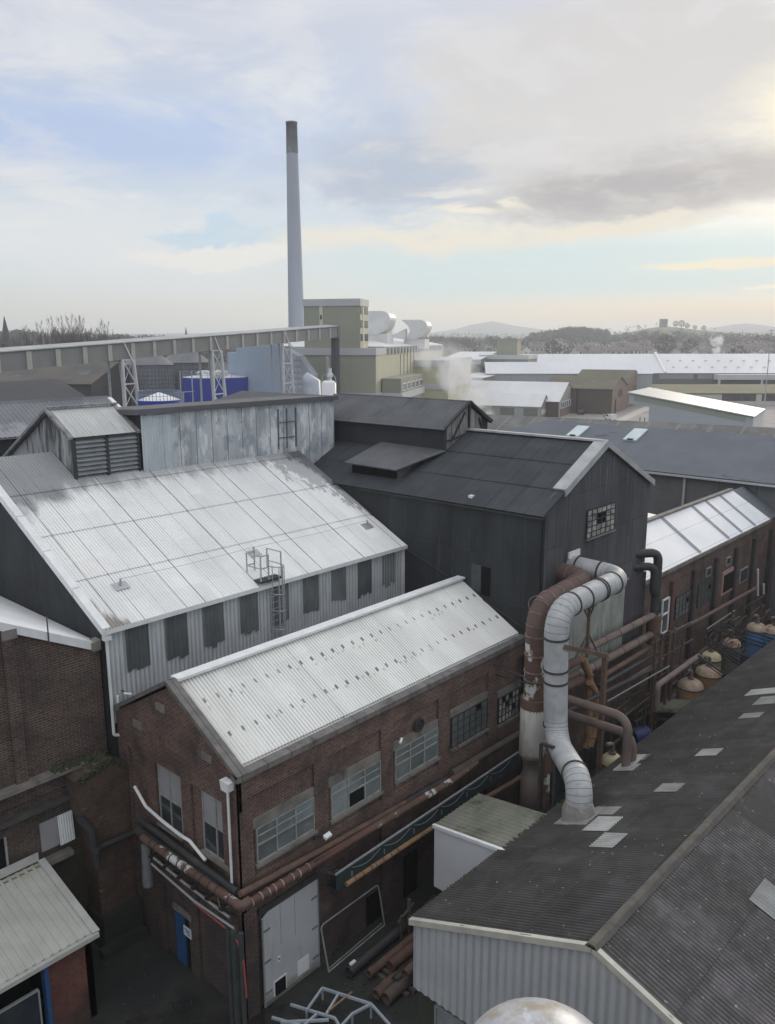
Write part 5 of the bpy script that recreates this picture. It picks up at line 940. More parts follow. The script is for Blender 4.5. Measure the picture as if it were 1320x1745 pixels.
pl_ = thing('grating_platform', 'low dark plank platform beside the nearest tan vessel', 'platform', onz(1090, 1215, 2.2)); a = onz(1050, 1200, 2.2)
m = MB()
for k in range(9): m.box(a.x+.5*k, a.x+.5*k+.42, 16.6, 18.6, 2.1, 2.2)
m.build('deck', mat('grey_deck', (.14, .14, .13), (.09, .09, .085), nscale=1, rough=.9), pl_); m = MB(); [m.box(a.x+x, a.x+x+.15, y, y+.15, 0, 2.1) for x in (.1, 4.2) for y in (16.7, 18.4)]; m.build('leg', dark_steel, pl_)
m = MB(); q = onz(1148, 1213, 2.4); m.corr((q.x-1.1, q.y-.6, 2.9), (1, 0, 0), (0, 1, -.25), 2.3, 1.6, .3, .03, box=True); m.slab([(q.x-1.1, q.y-.6, 2.86), (q.x+1.2, q.y-.6, 2.86), (q.x+1.2, q.y+1, 2.46), (q.x-1.1, q.y+1, 2.46)], .04, (0, 0, 1)); [m.box(q.x+dx, q.x+dx+.1, q.y+dy, q.y+dy+.1, 0, 2.5) for dx in (-1, 1) for dy in (-.4, .8)]; tag(m.build('canopy', MATS['mossy_corrugated_roof']), 'small green grey corrugated canopy at the edge of the near shed roof', 'canopy')
# ------------------------------------------------------------------ pressure vessels
def vessel(label, px, py, z, rpx, body, topm, name='pressure_vessel', group=None, neck=True):
    c = onz(px, py, z); r = rpx*(c-EYE).length/FPX
    t = thing(name, label, 'vessel', (c.x, c.y, 0), group)
    MB().lathe((c.x, c.y, 0), [(r*.99, 0), (r, z-.45), (r*.985, z-.35)], 28).build('shell', body, t)
    MB().lathe((c.x, c.y, 0), [(r*.985, z-.36), (r*.9, z-.12), (r*.6, z+.04), (.12, z+.12), (0, z+.12)], 28).build('top', topm, t)
    if neck:
        m = MB(); m.tube(fillet([(c.x, c.y, z), (c.x, c.y, z+.7), (c.x-.45, c.y+.15, z+.75)], .25), .11, 10); m.ring((c.x, c.y, z+.2), (0, 0, 1), .1, .08, .09); m.build('neck_pipe', greyb, t)
    m = MB(); m.ring((c.x, c.y, z-.4), (0, 0, 1), r-.01, .06, .03); m.ring((c.x, c.y, z-1.4), (0, 0, 1), r-.01, .05, .025); m.build('band', rust, t)
    return t
VG = 'vessels between the range and the near shed'
vessel('nearest tan rusty upright vessel with pale flaking top by the near shed eaves', 1177, 1160, 3.6, 20, vessel_tan, vessel_top, group=VG)
vessel('larger tan upright vessel behind the nearest one, rust streaked', 1208, 1138, 3.6, 20, vessel_tan, vessel_top, group=VG)
vessel('pale vessel with mossy yellow top behind the two tan vessels', 1212, 1113, 3.6, 15.5, mat('grey_green_vessel', (.30, .30, .24), (.22, .22, .18), nscale=1, rough=.8), vessel_cream, group=VG)
vessel('rust topped grey vessel beneath the dark steel walkway', 1247, 1090, 3.6, 14, mat('grey_green_dull', (.19, .20, .175), (.15, .155, .14), nscale=1, rough=.8), mat('red_flaking_top', (.28, .14, .09), (.46, .38, .30), nscale=4, rough=.9), group=VG)
vessel('light blue vessel with rusty top, left of the two blue ones', 1290, 1064, 3.6, 15.5, vessel_blue, vessel_top, group=VG)
vessel('light blue vessel cut by the right edge of the picture', 1319, 1068, 3.6, 15.5, vessel_blue, vessel_top, group=VG)
vessel('cream topped vessel low beside the arched brown pipes', 1043, 1288, 3.0, 18, mat('dull_cream_shell', (.24, .22, .17), (.16, .15, .12), nscale=1, rough=.9), vessel_cream, group=VG)
c = onz(1093, 1252, 1.6); m = MB(); m.tube([(c.x-.5, c.y+.3, 1.5), (c.x+.3, c.y-.2, 1.6)], .55, 18); m.ring((c.x+.2, c.y-.14, 1.58), (.8, -.5, .1), .5, .1, .08); tag(m.build('blue_drum', mat('deep_blue_drum', (.03, .06, .19), (.025, .045, .14), nscale=1, rough=.5)), 'dark blue drum lying in shadow past the arched pipes', 'drum')
# ================================================================== YARD
def yp(px, py, z, ln, r, mt, label, group='pipes stacked in the yard'):
    p = onz(px, py, z); o = MB(); n = 16
    p.x = p.x; q = Vector((p.x+ln, p.y+random.uniform(-.15, .15), z))
    o.tube([p, q], r, n, cap=False); o.tube([p+Vector((.001, 0, 0)), q], r*.86, n, cap=False)
    b = len(o.v); vs = [v for v in o.v[:n]]+[o.v[2*n+k] for k in range(n)]; o.add(vs, [(k, (k+1) % n, n+(k+1) % n, n+k) for k in range(n)])
    tag(o.build('yard_pipe', mt), label, 'pipe', group)
yp(594, 1657, .3, 5.5, .2, black_pipe, 'black pipe lying in the yard, nearest the factory wall')
yp(628, 1660, .3, 6.0, .16, rust, 'brown rusty pipe lying beside the black one in the yard')
yp(664, 1646, .75, 5.0, .2, red_rust, 'red oxide pipe on top of the yard heap with a pale band')
yp(640, 1695, .3, 4.0, .2, rust, 'open ended brown pipe low in the yard heap beside the grey frame')
yp(657, 1702, .25, 4.0, .24, mat('yard_brown', (.13, .10, .085), (.09, .075, .066), nscale=2, rough=.9), 'thick dull brown pipe in the yard heap beside the shed corner')
yp(672, 1672, .45, 4.2, .17, black_pipe, 'thin black pipe resting mid heap in the yard')
yp(690, 1660, .85, 3.2, .17, rust, 'upper rusty pipe of the yard heap, against the shed wall')
m = MB(); 
for k in range(4): p = onz(640+12*k, 1660-6*k, .1); m.box(p.x, p.x+.14, p.y-1.6, p.y+.4, 0, .14)
tag(m.build('timber_bearers', mat('old_timber', (.12, .10, .075), (.085, .07, .055), nscale=2, rough=.95)), 'old timber bearers under the yard pipes', 'timber')
m = MB(); p = onz(697, 1590, 0); m.beam((p.x, p.y, 0), (p.x, p.y, 1.6), .12); m.beam((p.x-.5, p.y, 0), (p.x-.5, p.y, 1.1), .1); m.beam((p.x-.7, p.y, .9), (p.x+.3, p.y, 1.25), .08); tag(m.build('timber_post', MATS['old_timber']), 'short timber post frame at the corner of the near shed', 'post')
m = MB(); p = onz(600, 1640, .55); m.box(p.x-.12, p.x+.16, p.y-.06, p.y+.06, .5, .56); tag(m.build('white_scrap', frame_white), 'small white scrap on the black yard pipe', 'scrap')
hf = [onz(560, 1656, .03), onz(655, 1576, .03)]; up = [ony(546, 1578, KY0-.12), ony(644, 1507, KY0-.12)]
m = MB(); m.tube(fillet([hf[0], up[0], up[1], hf[1]], .2), .035, 8); m.tube([hf[0], hf[1]], .035, 8); m.tube([hf[0]+Vector((.12, .12, 0)), hf[1]+Vector((0, .15, 0))], .025, 6); tag(m.build('tube_frame', mat('pale_tube', (.30, .31, .31), (.22, .22, .22), nscale=3, rough=.6)), 'bent pale tube frame leaning on the factory wall right of the grey door', 'tube frame')
# galvanised frame lying in the yard
fg = thing('steel_roof_frame', 'pale galvanised steel frame lying in the yard before the grey door', 'steel frame', onz(560, 1720, 0))
def fz(px, py, z): return onz(px, py, z)
A, B, Cc, D_, E_ = fz(549, 1684, .5), fz(632, 1711, .6), fz(665, 1748, .6), fz(522, 1722, .3), fz(572, 1765, .3)
bars = [(A, B), (B, Cc), (A, D_), (fz(577, 1693, .53), fz(556, 1728, .35)), (B, fz(600, 1728, .4)), (fz(600, 1728, .4), fz(580, 1750, .3)), (fz(495, 1712, .2), fz(570, 1735, .3)), (fz(540, 1728, .3), fz(515, 1750, .2)), (fz(570, 1735, .3), fz(585, 1760, .3)), (fz(463, 1734, .15), fz(520, 1750, .15)), (fz(478, 1742, .15), fz(560, 1738, .3))]
for a, b in bars: MB().beam(a, b, .075, .09).build('bar', mat('pale_galvanised', (.44, .48, .52), (.36, .40, .44), nscale=2, rough=.45, metal=.2), fg)
m = MB()
for p in (A, B, fz(522, 1722, .3), fz(600, 1728, .4)): m.beam((p.x, p.y, 0), (p.x, p.y, p.z-.03), .06)
m.build('foot', MATS['pale_galvanised'], fg)
MB().beam(fz(600, 1690, .6), fz(560, 1722, .5), .05).build('batten', vessel_tan, fg)
m = MB()
for k in range(70):
    p = onz(random.uniform(200, 330), random.uniform(1560, 1720), 0); 
    if p.x > 14.6 or p.y > 27.0: continue
    m.ball((p.x, p.y, .02), random.uniform(.02, .08), .7, k, 4, .5)
for k in range(60):
    p = onz(random.uniform(560, 690), random.uniform(1660, 1740), 0); m.ball((p.x, p.y, .01), random.uniform(.03, .09), .7, k, 4, .5)
o = m.build('yard_litter', mat('grey_rubble', (.05, .05, .045), (.03, .032, .028), nscale=4, rough=1)); tag(o, 'scattered rubble and weeds on the dark yard floor', 'rubble'); o['kind'] = 'stuff'
# near dome
dc = onz(912, 1704, 9.5); R_ = 1.85
dom = thing('white_tank', 'white domed tank top stained tan at the bottom edge of the picture', 'tank', (dc.x-.6, dc.y-.55, 0))
cx_, cy_ = dc.x-.6, dc.y-.55
MB().lathe((cx_, cy_, 0), [(R_*math.cos(t), 9.55-R_*.8+R_*.8*math.sin(t)) for t in [PI/2*i/12 for i in range(12)]]+[(0, 9.55)], 40).build('dome', dome_white, dom)
MB().lathe((cx_, cy_, 0), [(R_, 0), (R_, 9.55-R_*.8)], 40).build('shell', dome_white, dom)
MB().ring((cx_, cy_, 9.55-R_*.8), (0, 0, 1), R_-.01, .12, .06, 40).build('band', grey_steel, dom)
# ================================================================== FAR PLANT AND SHEDS (each in its own frame: local x right, y away)
def site(name, label, cat, px, D, az, z=0.0, group=None, py=600):
    p = ond(px, py, D); return thing(name, label, cat, (p.x, p.y, z), group, azrot(az))
def gshed(root, x0, x1, y0, y1, eave, ridge, axis='x', roofm=far_white, wallm=far_grey, gablem=None, pos=.5, eave2=None, over=.3):
    e2 = eave if eave2 is None else eave2
    if axis == 'x':
        yr = y0+(y1-y0)*pos
        MB().prism([(x0, y0, 0), (x0, y0, eave), (x0, yr, ridge-.15), (x0, y1, e2), (x0, y1, 0)], (x1-x0, 0, 0)).build('wall', wallm, root)
        m = MB(); s = (ridge-eave)/(yr-y0); m.slab([(x0-over, yr, ridge), (x1+over, yr, ridge), (x1+over, y0-over, eave-s*over), (x0-over, y0-over, eave-s*over)], .15, (0, -s, 1)); s2 = (ridge-e2)/(y1-yr); m.slab([(x0-over, yr, ridge), (x1+over, yr, ridge), (x1+over, y1+over, e2-s2*over), (x0-over, y1+over, e2-s2*over)], .15, (0, s2, 1)); m.build('roof', roofm, root)
        if gablem:
            MB().prism([(x1+.001, y0+.02, 0), (x1+.001, y0+.02, eave-.05), (x1+.001, yr, ridge-.2), (x1+.001, y1-.02, e2-.05), (x1+.001, y1-.02, 0)], (.05, 0, 0)).build('gable_wall', gablem, root)
    return root
# chimney
p = ond(505, 556, 230); ztop_ = ond(492, 208, 230).z; zb_ = ond(493, 262, 230).z; r0 = 14.3*230/1400; r1 = 8.7*230/1400
rz_ = lambda z: r0*1.12+(r1-r0*1.12)*(z/ztop_)
ch = thing('tall_chimney', 'tall tapering pale concrete chimney with a sooty dark top', 'chimney', (p.x, p.y, 0))
MB().lathe((p.x, p.y, 0), [(rz_(zb_*k/20), zb_*k/20) for k in range(21)], 36).build('shaft', chim_m, ch)
MB().lathe((p.x, p.y, 0), [(rz_(zb_)+.02, zb_), (rz_(ztop_)+.02, ztop_-.4), (rz_(ztop_)+.12, ztop_-.4), (rz_(ztop_)+.12, ztop_), (rz_(ztop_)-.3, ztop_), (rz_(ztop_)-.3, ztop_-2)], 36).build('sooty_top', chim_top, ch)
# furnace house
fh = site('furnace_house', 'big olive green glassworks house with square tower, pale fascia and curved white roof cowls', 'factory', 639, 190, 13)
FM = Matrix.Rotation(-fh.rotation_euler.z, 4, 'Z') @ Matrix.Translation(-fh.location)
def fl(px, py, D): return FM @ ond(px, py, D)
zf = 22.3
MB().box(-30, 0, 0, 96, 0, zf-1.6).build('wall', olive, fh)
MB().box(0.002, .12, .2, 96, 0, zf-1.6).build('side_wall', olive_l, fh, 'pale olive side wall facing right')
m = MB(); m.box(-30.2, .25, -.25, 96, zf-1.6, zf); m.build('fascia', grey_fascia, fh)
for k in range(21): y = 11+k*4; MB().box(.25, .42, y, y+1.9, zf-1.5, zf-.1).build('louvre_slot', mat('dark_slot', (.16, .17, .17), rough=.8), fh)
m = MB(); 
for k in range(5): m.box(.13, .3, 27+k*4.5, 29+k*4.5, 13, zf-1.7)
m.build('pale_ribs', mat('pale_rib', (.52, .50, .40), rough=.7), fh)
MB().slab([(-30, 8, zf+.1), (.2, 8, zf+.1), (.2, 96, zf+.1), (-30, 96, zf+6)], .2, (0, 0, 1)).build('roof', far_white2, fh)
MB().box(-30.3, .4, -.4, 96, 10.4, 12.0).build('plinth_band', grey_fascia, fh)
MB().box(-11.8, -11.0, -.12, .02, 12, zf-1.7).build('downpipe', grey_fascia, fh)
# side annexe with windows
m = MB(); m.box(.4, 5, 5, 34, 0, 15.2); an = m.build('annexe', mat('grey_olive_annexe', (.27, .275, .22), (.23, .235, .19), nscale=.2, rough=.7), fh)
MB().box(.4, 5.3, 4.8, 34.3, 10.2, 11.8).build('band', grey_fascia, an)
for k in range(5): 
    w = MB().box(5.0, 5.15, 6.5+k*5.4, 10.2+k*5.4, 12.2, 14.0).build('window', frame_white, an); MB().box(5.15, 5.18, 6.9+k*5.4, 8.2+k*5.4, 12.4, 13.8).box(5.15, 5.18, 8.5+k*5.4, 9.9+k*5.4, 12.4, 13.8).build('pane', glass_dark, w)
# tower
tx1, tx0, ty1, zt_ = -3.75, -17.2, 8.0, ond(612, 508, 190).z
MB().box(tx0, tx1, .6, ty1, zf-.5, zt_-1.5).build('tower', olive, fh)
tw = MB().box(tx0-.2, tx1+.25, .4, ty1+.2, zt_-1.6, zt_).build('tower_parapet', grey_fascia, fh)
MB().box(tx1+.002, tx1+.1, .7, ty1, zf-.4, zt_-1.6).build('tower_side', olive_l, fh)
MB().box(tx1+.1, tx1+.18, 2.9, 4.1, zf, zt_-1.7).build('pale_strip', mat('cream_strip', (.58, .57, .44), rough=.7), fh); m = MB(); m.box(-13.4, -12.6, .5, .62, zf+2, zt_-1.6); m.build('pale_strip', mat('cream_strip', (.58, .57, .44), rough=.7), fh)
for r in range(3):
    for (a, b) in ((1.0, 2.7), (4.4, 7.6)):
        z = zf+1.6+r*3.05; w = MB().box(tx1+.1, tx1+.2, a, b, z, z+1.6).build('window', glass_dark, fh)
MB().box(-13.2, -12.8, .45, .5, zt_-4.6, zt_-3.6).build('small_window', glass_dark, fh)
# curved roof cowls
def cowl(px0, px1, yt, yb, D, cut=0.0, seg=14):
    a, b = fl(px0, yb, D), fl(px1, yb, D); top = fl(px0, yt, D).z; bot = a.z; w = abs(b.x-a.x); h = top-bot; x0 = min(a.x, b.x); y = a.y
    prof = []
    for i in range(seg+1):                       # rounded right side leaning in at the foot
        t = -PI/2+PI*i/seg; k = .5+.5*math.sin(t); prof.append((x0+w*(.42+.18*k)+w*(.30+.10*k)*math.cos(t), bot+h*k))
    for i in range(7):                           # hollowed left side
        k = i/6; prof.append((x0+w*cut*math.sin(PI*k)*1.0+w*.16*k*(1 if cut else 0), top-h*k))
    dep = w*.9; m = MB(); m.prism([(x, y, z) for x, z in prof], (0, dep, 0)); m.box(x0+w*.1, x0+w*.8, y+.2, y+dep-.2, bot-2.5, bot+.2)
    return m
cowl_m = mat('white_cowl_sheet', (.72, .72, .70), (.62, .62, .60), nscale=.3, rough=.5)
cb = cowl(618, 673, 530, 570, 222).build('roof_cowl', cowl_m, fh); cowl(650, 673, 546, 564, 262).build('roof_cowl', cowl_m, fh)
cowl(683, 735, 545, 579, 240, .22).build('roof_cowl', cowl_m, fh)
m = MB(); a, b, c = fl(664, 574, 238), fl(690, 560, 238), fl(690, 579, 238); m.prism([tuple(a), tuple(b), tuple(c)], (0, 3, 0)); m.build('cowl_gusset', cowl_m, fh)
# low block with white parapets to the right
bl = site('parapet_block', 'pale olive flat block with white parapet, half hidden by steam right of the furnace house', 'building', 789, 262, 13)
zt = ond(789, 610, 262).z; zl = ond(789, 646, 262).z
MB().box(-26, 0, -30, 20, 0, zt-1.8).build('wall', olive_l, bl); MB().box(-26.2, .3, -30.2, 20, zt-1.9, zt).build('parapet', grey_fascia, bl); MB().box(-26.2, .3, -30.2, 20, zl-1.6, zl).build('lower_band', grey_fascia, bl)
# conveyor gallery
cA, cB = ond(-30, 619, 112), ond(566, 566, 186); du = (cB-cA); dl = du.length; du.normalize(); cn = Vector((-du.y, du.x, 0)).normalized()
cv = thing('conveyor_gallery', 'long grey green enclosed conveyor sloping up to the furnace house on steel trestles', 'conveyor', (cA.x, cA.y, 0))
cg = 1.17
MB().prism([cA-cn*1.3+Vector((0, 0, -cg)), cA+cn*1.3+Vector((0, 0, -cg)), cA+cn*1.3+Vector((0, 0, cg)), cA-cn*1.3+Vector((0, 0, cg))], cB-cA).build('gallery', conv_m, cv)
m = MB(); m.slab([cA-cn*1.5+Vector((0, 0, cg+.03)), cB-cn*1.5+Vector((0, 0, cg+.03)), cB+cn*1.5+Vector((0, 0, cg+.33)), cA+cn*1.5+Vector((0, 0, cg+.33))], .12, (0, 0, 1)); m.build('roof', mat('pale_conveyor_roof', (.42, .43, .42), (.33, .34, .335), nscale=.3, rough=.7), cv)
k = 1.0
while k < dl:
    m = MB(); q = cA+du*k-cn*1.3; m.beam(q-cn*.05+Vector((0, 0, -cg-.03)), q-cn*.05+Vector((0, 0, cg-.1)), .85 if k < 30 else .7, .12, cn); k += 4.9; m.build('joint_strip', conv_rib, cv)
e = cB; MB().prism([e-cn*1.5+Vector((0, 0, -cg-.1)), e+cn*1.5+Vector((0, 0, -cg-.1)), e+cn*1.5+Vector((0, 0, cg+.2)), e-cn*1.5+Vector((0, 0, cg+.2))], du*1.2).build('head_end', mat('dark_conveyor_end', (.20, .215, .20), rough=.8), cv)
MB().tube([cB+du*1-cn*.2-Vector((0, 0, cg)), cB+du*1.2-Vector((0, 0, 14))], 1.0, 10).build('drop_chute', mat('dark_chute', (.07, .075, .08), rough=.7), cv)
pale_steel = mat('pale_trestle_steel', (.62, .63, .64), (.52, .53, .54), nscale=1, rough=.6)
for (pxa, wd, zl_) in ((205, 2.4, 0), (358, 2.6, 0), (478, 2.9, 0)):
    t = (pxa+30)/596; 
    lo_, hi_ = 0, 1
    for _ in range(40):
        t = (lo_+hi_)/2; q = cA+(cB-cA)*t; d = q-EYE; pxx = CXP+FPX*d.dot(RW)/d.dot(FW)
        if pxx < pxa: lo_ = t
        else: hi_ = t
    q = cA+(cB-cA)*t; top = q.z-cg-.1; m = MB(); s1, s2 = q-cn*1.2-du*wd*.5, q-cn*1.2+du*wd*.5
    tl, tr_ = Vector((s1.x, s1.y, top)), Vector((s2.x, s2.y, top)); bl_, br = Vector((s1.x, s1.y, 0))-du*wd*.05, Vector((s2.x, s2.y, 0))+du*wd*.75
    ts = m; ts.tube([tl, bl_], .29, 8); o_ = ts.build('trestle', pale_steel, cv)
    MB().tube([tr_, br], .29, 8).build('leg', pale_steel, o_)
    back = cn*2.6
    MB().tube([tl+back, bl_+back], .2, 6).build('leg', grey_steel, o_); MB().tube([tr_+back, br+back], .2, 6).build('leg', grey_steel, o_)
    m = MB(); n = 6
    for k in range(n):
        a0, a1 = tl+(bl_-tl)*(k/n), tl+(bl_-tl)*((k+1)/n); b0_, b1_ = tr_+(br-tr_)*(k/n), tr_+(br-tr_)*((k+1)/n)
        m.beam(a0, b0_, .2); m.beam(a0, b1_, .17); m.beam(b0_, a1, .07)
    m.build('brace', pale_steel, o_)
    MB().beam(q-cn*1.36+Vector((0, 0, cg))-du*.7, q-cn*1.36+Vector((0, 0, -cg-.6))+du*1.0, .16).build('hanger', frame_white, o_)
# filter house clad in aluminium
fi = site('filter_house', 'pale blue and silver insulated filter house with tapered aluminium hopper under the conveyor', 'filter', 402, 180, 4)
zt = ond(420, 590, 180).z; k_ = 180/1400
MB().box(0, 82*k_, 0, 9, 0, zt).build('casing', alu_blue, fi)
MB().prism([(82*k_, .1, 8), (82*k_, .1, zt-.6), (106*k_, .1, zt-2.2), (128*k_, .1, zt-6.2), (136*k_, .1, 8)], (0, 7, 0)).build('hopper', alu, fi)
m = MB()
for r in range(7):
    for c in range(3):
        x = 82*k_+.5+c*1.0; z = zt-3.2-r*1.25; m.prism([(x, .08, z), (x+.95, .08, z), (x+.95, .08, z+1.15), (x, .08, z+1.15)], (0, -.02, 0)); m.add([(x+.03, .05, z+.03), (x+.92, .05, z+.03), (x+.92, .05, z+1.1), (x+.03, .05, z+1.1), (x+.47, -.04, z+.57)], [(0, 1, 4), (1, 2, 4), (2, 3, 4), (3, 0, 4)])
m.build('quilted_panels', alu, fi)
MB().box(-2.2, 0, 1, 6, 8, zt-1.3).build('side_duct', alu_blue, fi)
m = MB()
for k in range(14): m.beam((k*.7, .3, zt), (k*.7, .3, zt+1.0), .06)
m.beam((0, .3, zt+1), (9.5, .3, zt+1), .06); m.beam((0, .3, zt+.5), (9.5, .3, zt+.5), .05); m.box(1, 8.5, 2, 6, zt, zt+.9); m.build('roof_rail', grey_steel, fi)
el = thing('elbow_hopper', 'small tapered silver duct below the filter hopper', 'duct', (0, 0, 0)); a = ond(530, 660, 150); el.location = (a.x, a.y, 0)
MB().tube([a+Vector((0, 0, -6)), a+Vector((0, 0, 1.0)), a+Vector((0, 0, 2.2))-RH*1.2], [1.9, 1.7, .8], 10).build('duct', alu, el)
# small white tank with hoops
q = ond(560, 662, 118); wt = thing('hooped_tank', 'small white cylindrical tank with hoops and a short stack on top', 'tank', (q.x, q.y, 0)); r = 12.5*118/1400; zt = ond(560, 653, 118).z
MB().lathe((q.x, q.y, 0), [(r, 0), (r, zt), (r*.7, zt+.35), (0, zt+.4)], 24).build('shell', frame_white, wt)
m = MB(); m.tube([(q.x+.3, q.y, zt), (q.x+.3, q.y, zt+2.1)], .22, 8); m.tube([(q.x+.3, q.y, zt+.9), (q.x+.3, q.y, zt+1.4)], .4, 8); m.build('stack', white_trim, wt)
m = MB(); b_ = Vector((q.x, q.y, zt))
for s in (-1, 1):
    c0_ = b_+RH*.55*s; m.tube([c0_+RH*.5*math.cos(t)*1.0+Vector((0, 0, 1.2*math.sin(t))) for t in [PI*i/8 for i in range(9)]], .06, 6)
m.build('hoop', grey_steel, wt)
# blue tanks
def btank(px, yt, D, rpx, label, conev, topm):
    q = ond(px, yt, D); r = rpx*D/1400; t = thing('blue_tank', label, 'tank', (q.x, q.y, 0), 'blue storage tanks')
    MB().lathe((q.x, q.y, 0), [(r, 0), (r, q.z)], 48).build('shell', tank_blue, t)
    MB().lathe((q.x, q.y, q.z), [(r-.05, -.02)]+[(r*(1-k/8)*.97, conev*(k/8)+(.25*noise.noise(Vector((k, px, 0))) if conev > 1 else 0)) for k in range(9)], 40, False).build('top', topm, t)
    m = MB(); n = 36
    for k in range(n):
        a = 2*PI*k/n; x, y = q.x+(r-.1)*math.cos(a), q.y+(r-.1)*math.sin(a); m.beam((x, y, q.z), (x, y, q.z+1.1), .05)
    for z in (.55, 1.1): m.ring((q.x, q.y, q.z+z), (0, 0, 1), r-.13, .05, .05, 36)
    m.build('rail', mat('blue_grey_rail', (.20, .25, .38), rough=.6), t)
    return q, r, t
bq, br_, bt_ = btank(368, 642, 182, 55.5, 'large deep blue storage tank with crumpled pale sheeting on its top', .9, mat('crumpled_white_liner', (.66, .67, .68), (.42, .42, .42), nscale=1.2, rough=.7))
m = MB()
for k in range(26): a = random.uniform(0, 6.28); d_ = random.uniform(0, br_*.75); m.ball((bq.x+d_*math.cos(a), bq.y+d_*math.sin(a), bq.z+.5), random.uniform(.6, 1.3), .9, k, 5, .6)
m.build('crumpled_sheeting', MATS['crumpled_white_liner'], bt_)
bq, br_, bt_ = btank(271, 681, 108, 34.5, 'smaller deep blue tank with a white conical lid and handrail', .95, frame_white)
m = MB(); p = ond(345, 640, 118); 
for (a, t, b) in ((306, 632, 676), (326, 632, 668)): u0, u1 = ond(a, t, 116), ond(a, b, 116); m.beam((u0.x, u0.y, 0), u0, .12)
a0, a1 = ond(297, 669, 110), ond(330, 667, 112); m.beam(a0, a1, .1); m.beam(ond(312, 669, 111), ond(312, 690, 111), .25); tag(m.build('tank_gantry', grey_steel), 'thin grey access gantry and vent poles between the blue tanks', 'gantry')
# grey silos
for (px, yc, ys, rp, D, lab) in ((253, 591, 621, 38, 205, 'grey corrugated silo with conical top, left of the pair below the conveyor'), (316, 588, 617, 39, 216, 'grey corrugated silo with conical top, right of the pair, behind the blue tank')):
    q = ond(px, ys, D); r = rp*D/1400; zc_ = ond(px, yc, D).z; t = thing('grain_silo', lab, 'silo', (q.x, q.y, 0), 'grey silos below the conveyor')
    MB().lathe((q.x, q.y, 0), [(r+.06*(k % 2), q.z*k/40) for k in range(41)], 40, False).build('shell', silo_m, t)
    MB().lathe((q.x, q.y, 0), [(r+.3, q.z-.1), (r+.3, q.z), (r*.12, zc_), (0, zc_)], 36, False).build('cone', silo_top, t)
    m = MB()
    for k in range(40): a = 2*PI*k/40; x, y = q.x+(r+.1)*math.cos(a), q.y+(r+.1)*math.sin(a); m.beam((x, y, 0), (x, y, q.z), .14)
    m.build('stiffener', silo_m, t)
    m = MB()
    for k in range(24): a = 2*PI*k/24; m.beam((q.x+r*math.cos(a), q.y+r*math.sin(a), q.z+.05), (q.x+r*.15*math.cos(a), q.y+r*.15*math.sin(a), zc_+.05), .12)
    m.build('cone_rib', silo_m, t)
# dark warehouse at far left
wh = site('dark_warehouse', 'dark gabled warehouse half hidden below the conveyor at far left', 'warehouse', 60, 150, -62)
gshed(wh, -60, 4, -11, 11, 12.5, 17.5, 'x', mat('dark_warehouse_roof', (.075, .075, .082), (.058, .058, .064), nscale=.2, rough=.9), brown_wall)
ob_ = site('brown_works_block', 'old grey brown works block with a long shallow roof, under the conveyor at left', 'building', 150, 185, 8)
gshed(ob_, -48, 0, 0, 26, ond(150, 655, 185).z, ond(150, 618, 198).z, 'x', mat('grey_brown_old_roof', (.135, .12, .105), (.095, .088, .082), nscale=.12, rough=1, dirt=(((.17, .19, .22), .12, (1, 1, 1), .58, .66, .6),)), mat('grey_brown_wall', (.085, .082, .080), (.065, .064, .064), nscale=.15, rough=1))
# ------------------------------------------------------------------ sheds to the right
AZ = 25
q = onz(951, 711, 0); s1 = thing('white_roofed_shed', 'white roofed shed with brick and glazed gable, behind a smaller white shed', 'shed', (q.x, q.y, 0), None, azrot(AZ))
gshed(s1, -40, 0, 0, 24, 4.9, 10.3, 'x', far_white2, brown_wall, mat('pale_grey_gable', (.33, .32, .29), rough=.8), .5, 7.0)
MB().box(.05, .2, 2, 22, 0, 2.3).build('brick_base', brick_far, s1)
m = MB(); [m.box(.06, .22, 2.2+2.8*k, 4.1+2.8*k, 2.6, 4.7) for k in range(7)]; w = m.build('window_band', frame_white, s1); m = MB(); [m.box(.22, .26, 2.5+2.8*k, 3.8+2.8*k, 2.8, 4.5) for k in range(7)]; m.build('pane', glass_dark, w)
q = onz(920, 713, 0); s2 = thing('white_roofed_shed', 'smaller white roofed shed with grey doors in front of the larger white one', 'shed', (q.x, q.y, 0), None, azrot(AZ))
gshed(s2, -40, 0, 0, 11.5, 3.6, 7.0, 'x', far_white2, far_grey, mat('grey_boarded_gable', (.24, .235, .21), rough=.9))
for x in (-5.4, -13, -20, -27): MB().box(x, x+4.6, -.08, -.005, 0, 3.0).build('door', mat('dull_green_door', (.16, .17, .15), rough=.8), s2)
for k in range(4): MB().box(.06, .14, 1.2+2.2*k, 2.4+2.2*k, 1.0, 2.6).build('window', frame_white, s2)
q = onz(1041, 706.5, 0); s3 = thing('brick_warehouse', 'brown brick double gabled warehouse with mossy slate roof and dark side wall', 'warehouse', (q.x, q.y, 0), None, azrot(26))
gshed(s3, -23, 0, 0, 28, 8.2, 11.6, 'x', moss_roof, brown_wall, brick_far)
m = MB(); m.prism([(-20, 28, 0), (-20, 28, 8.6), (-20, 43.5, 12.8), (-20, 59, 8.9), (-20, 59, 0)], (20.05, 0, 0)); m.build('second_wall', brick_far, s3)
m = MB(); m.slab([(-20, 43.5, 12.9), (.1, 43.5, 12.9), (.1, 27.6, 8.6), (-20, 27.6, 8.6)], .15, (0, -.27, 1)); m.slab([(-20, 43.5, 12.9), (.1, 43.5, 12.9), (.1, 59.4, 8.8), (-20, 59.4, 8.8)], .15, (0, .27, 1)); m.build('second_roof', moss_roof, s3)
for ys in ((11, 14, 17), (40, 43, 46)):
    for y in ys: MB().box(.05, .15, y-.6, y+.6, 5.2, 7.4).build('window', glass_dark, s3)
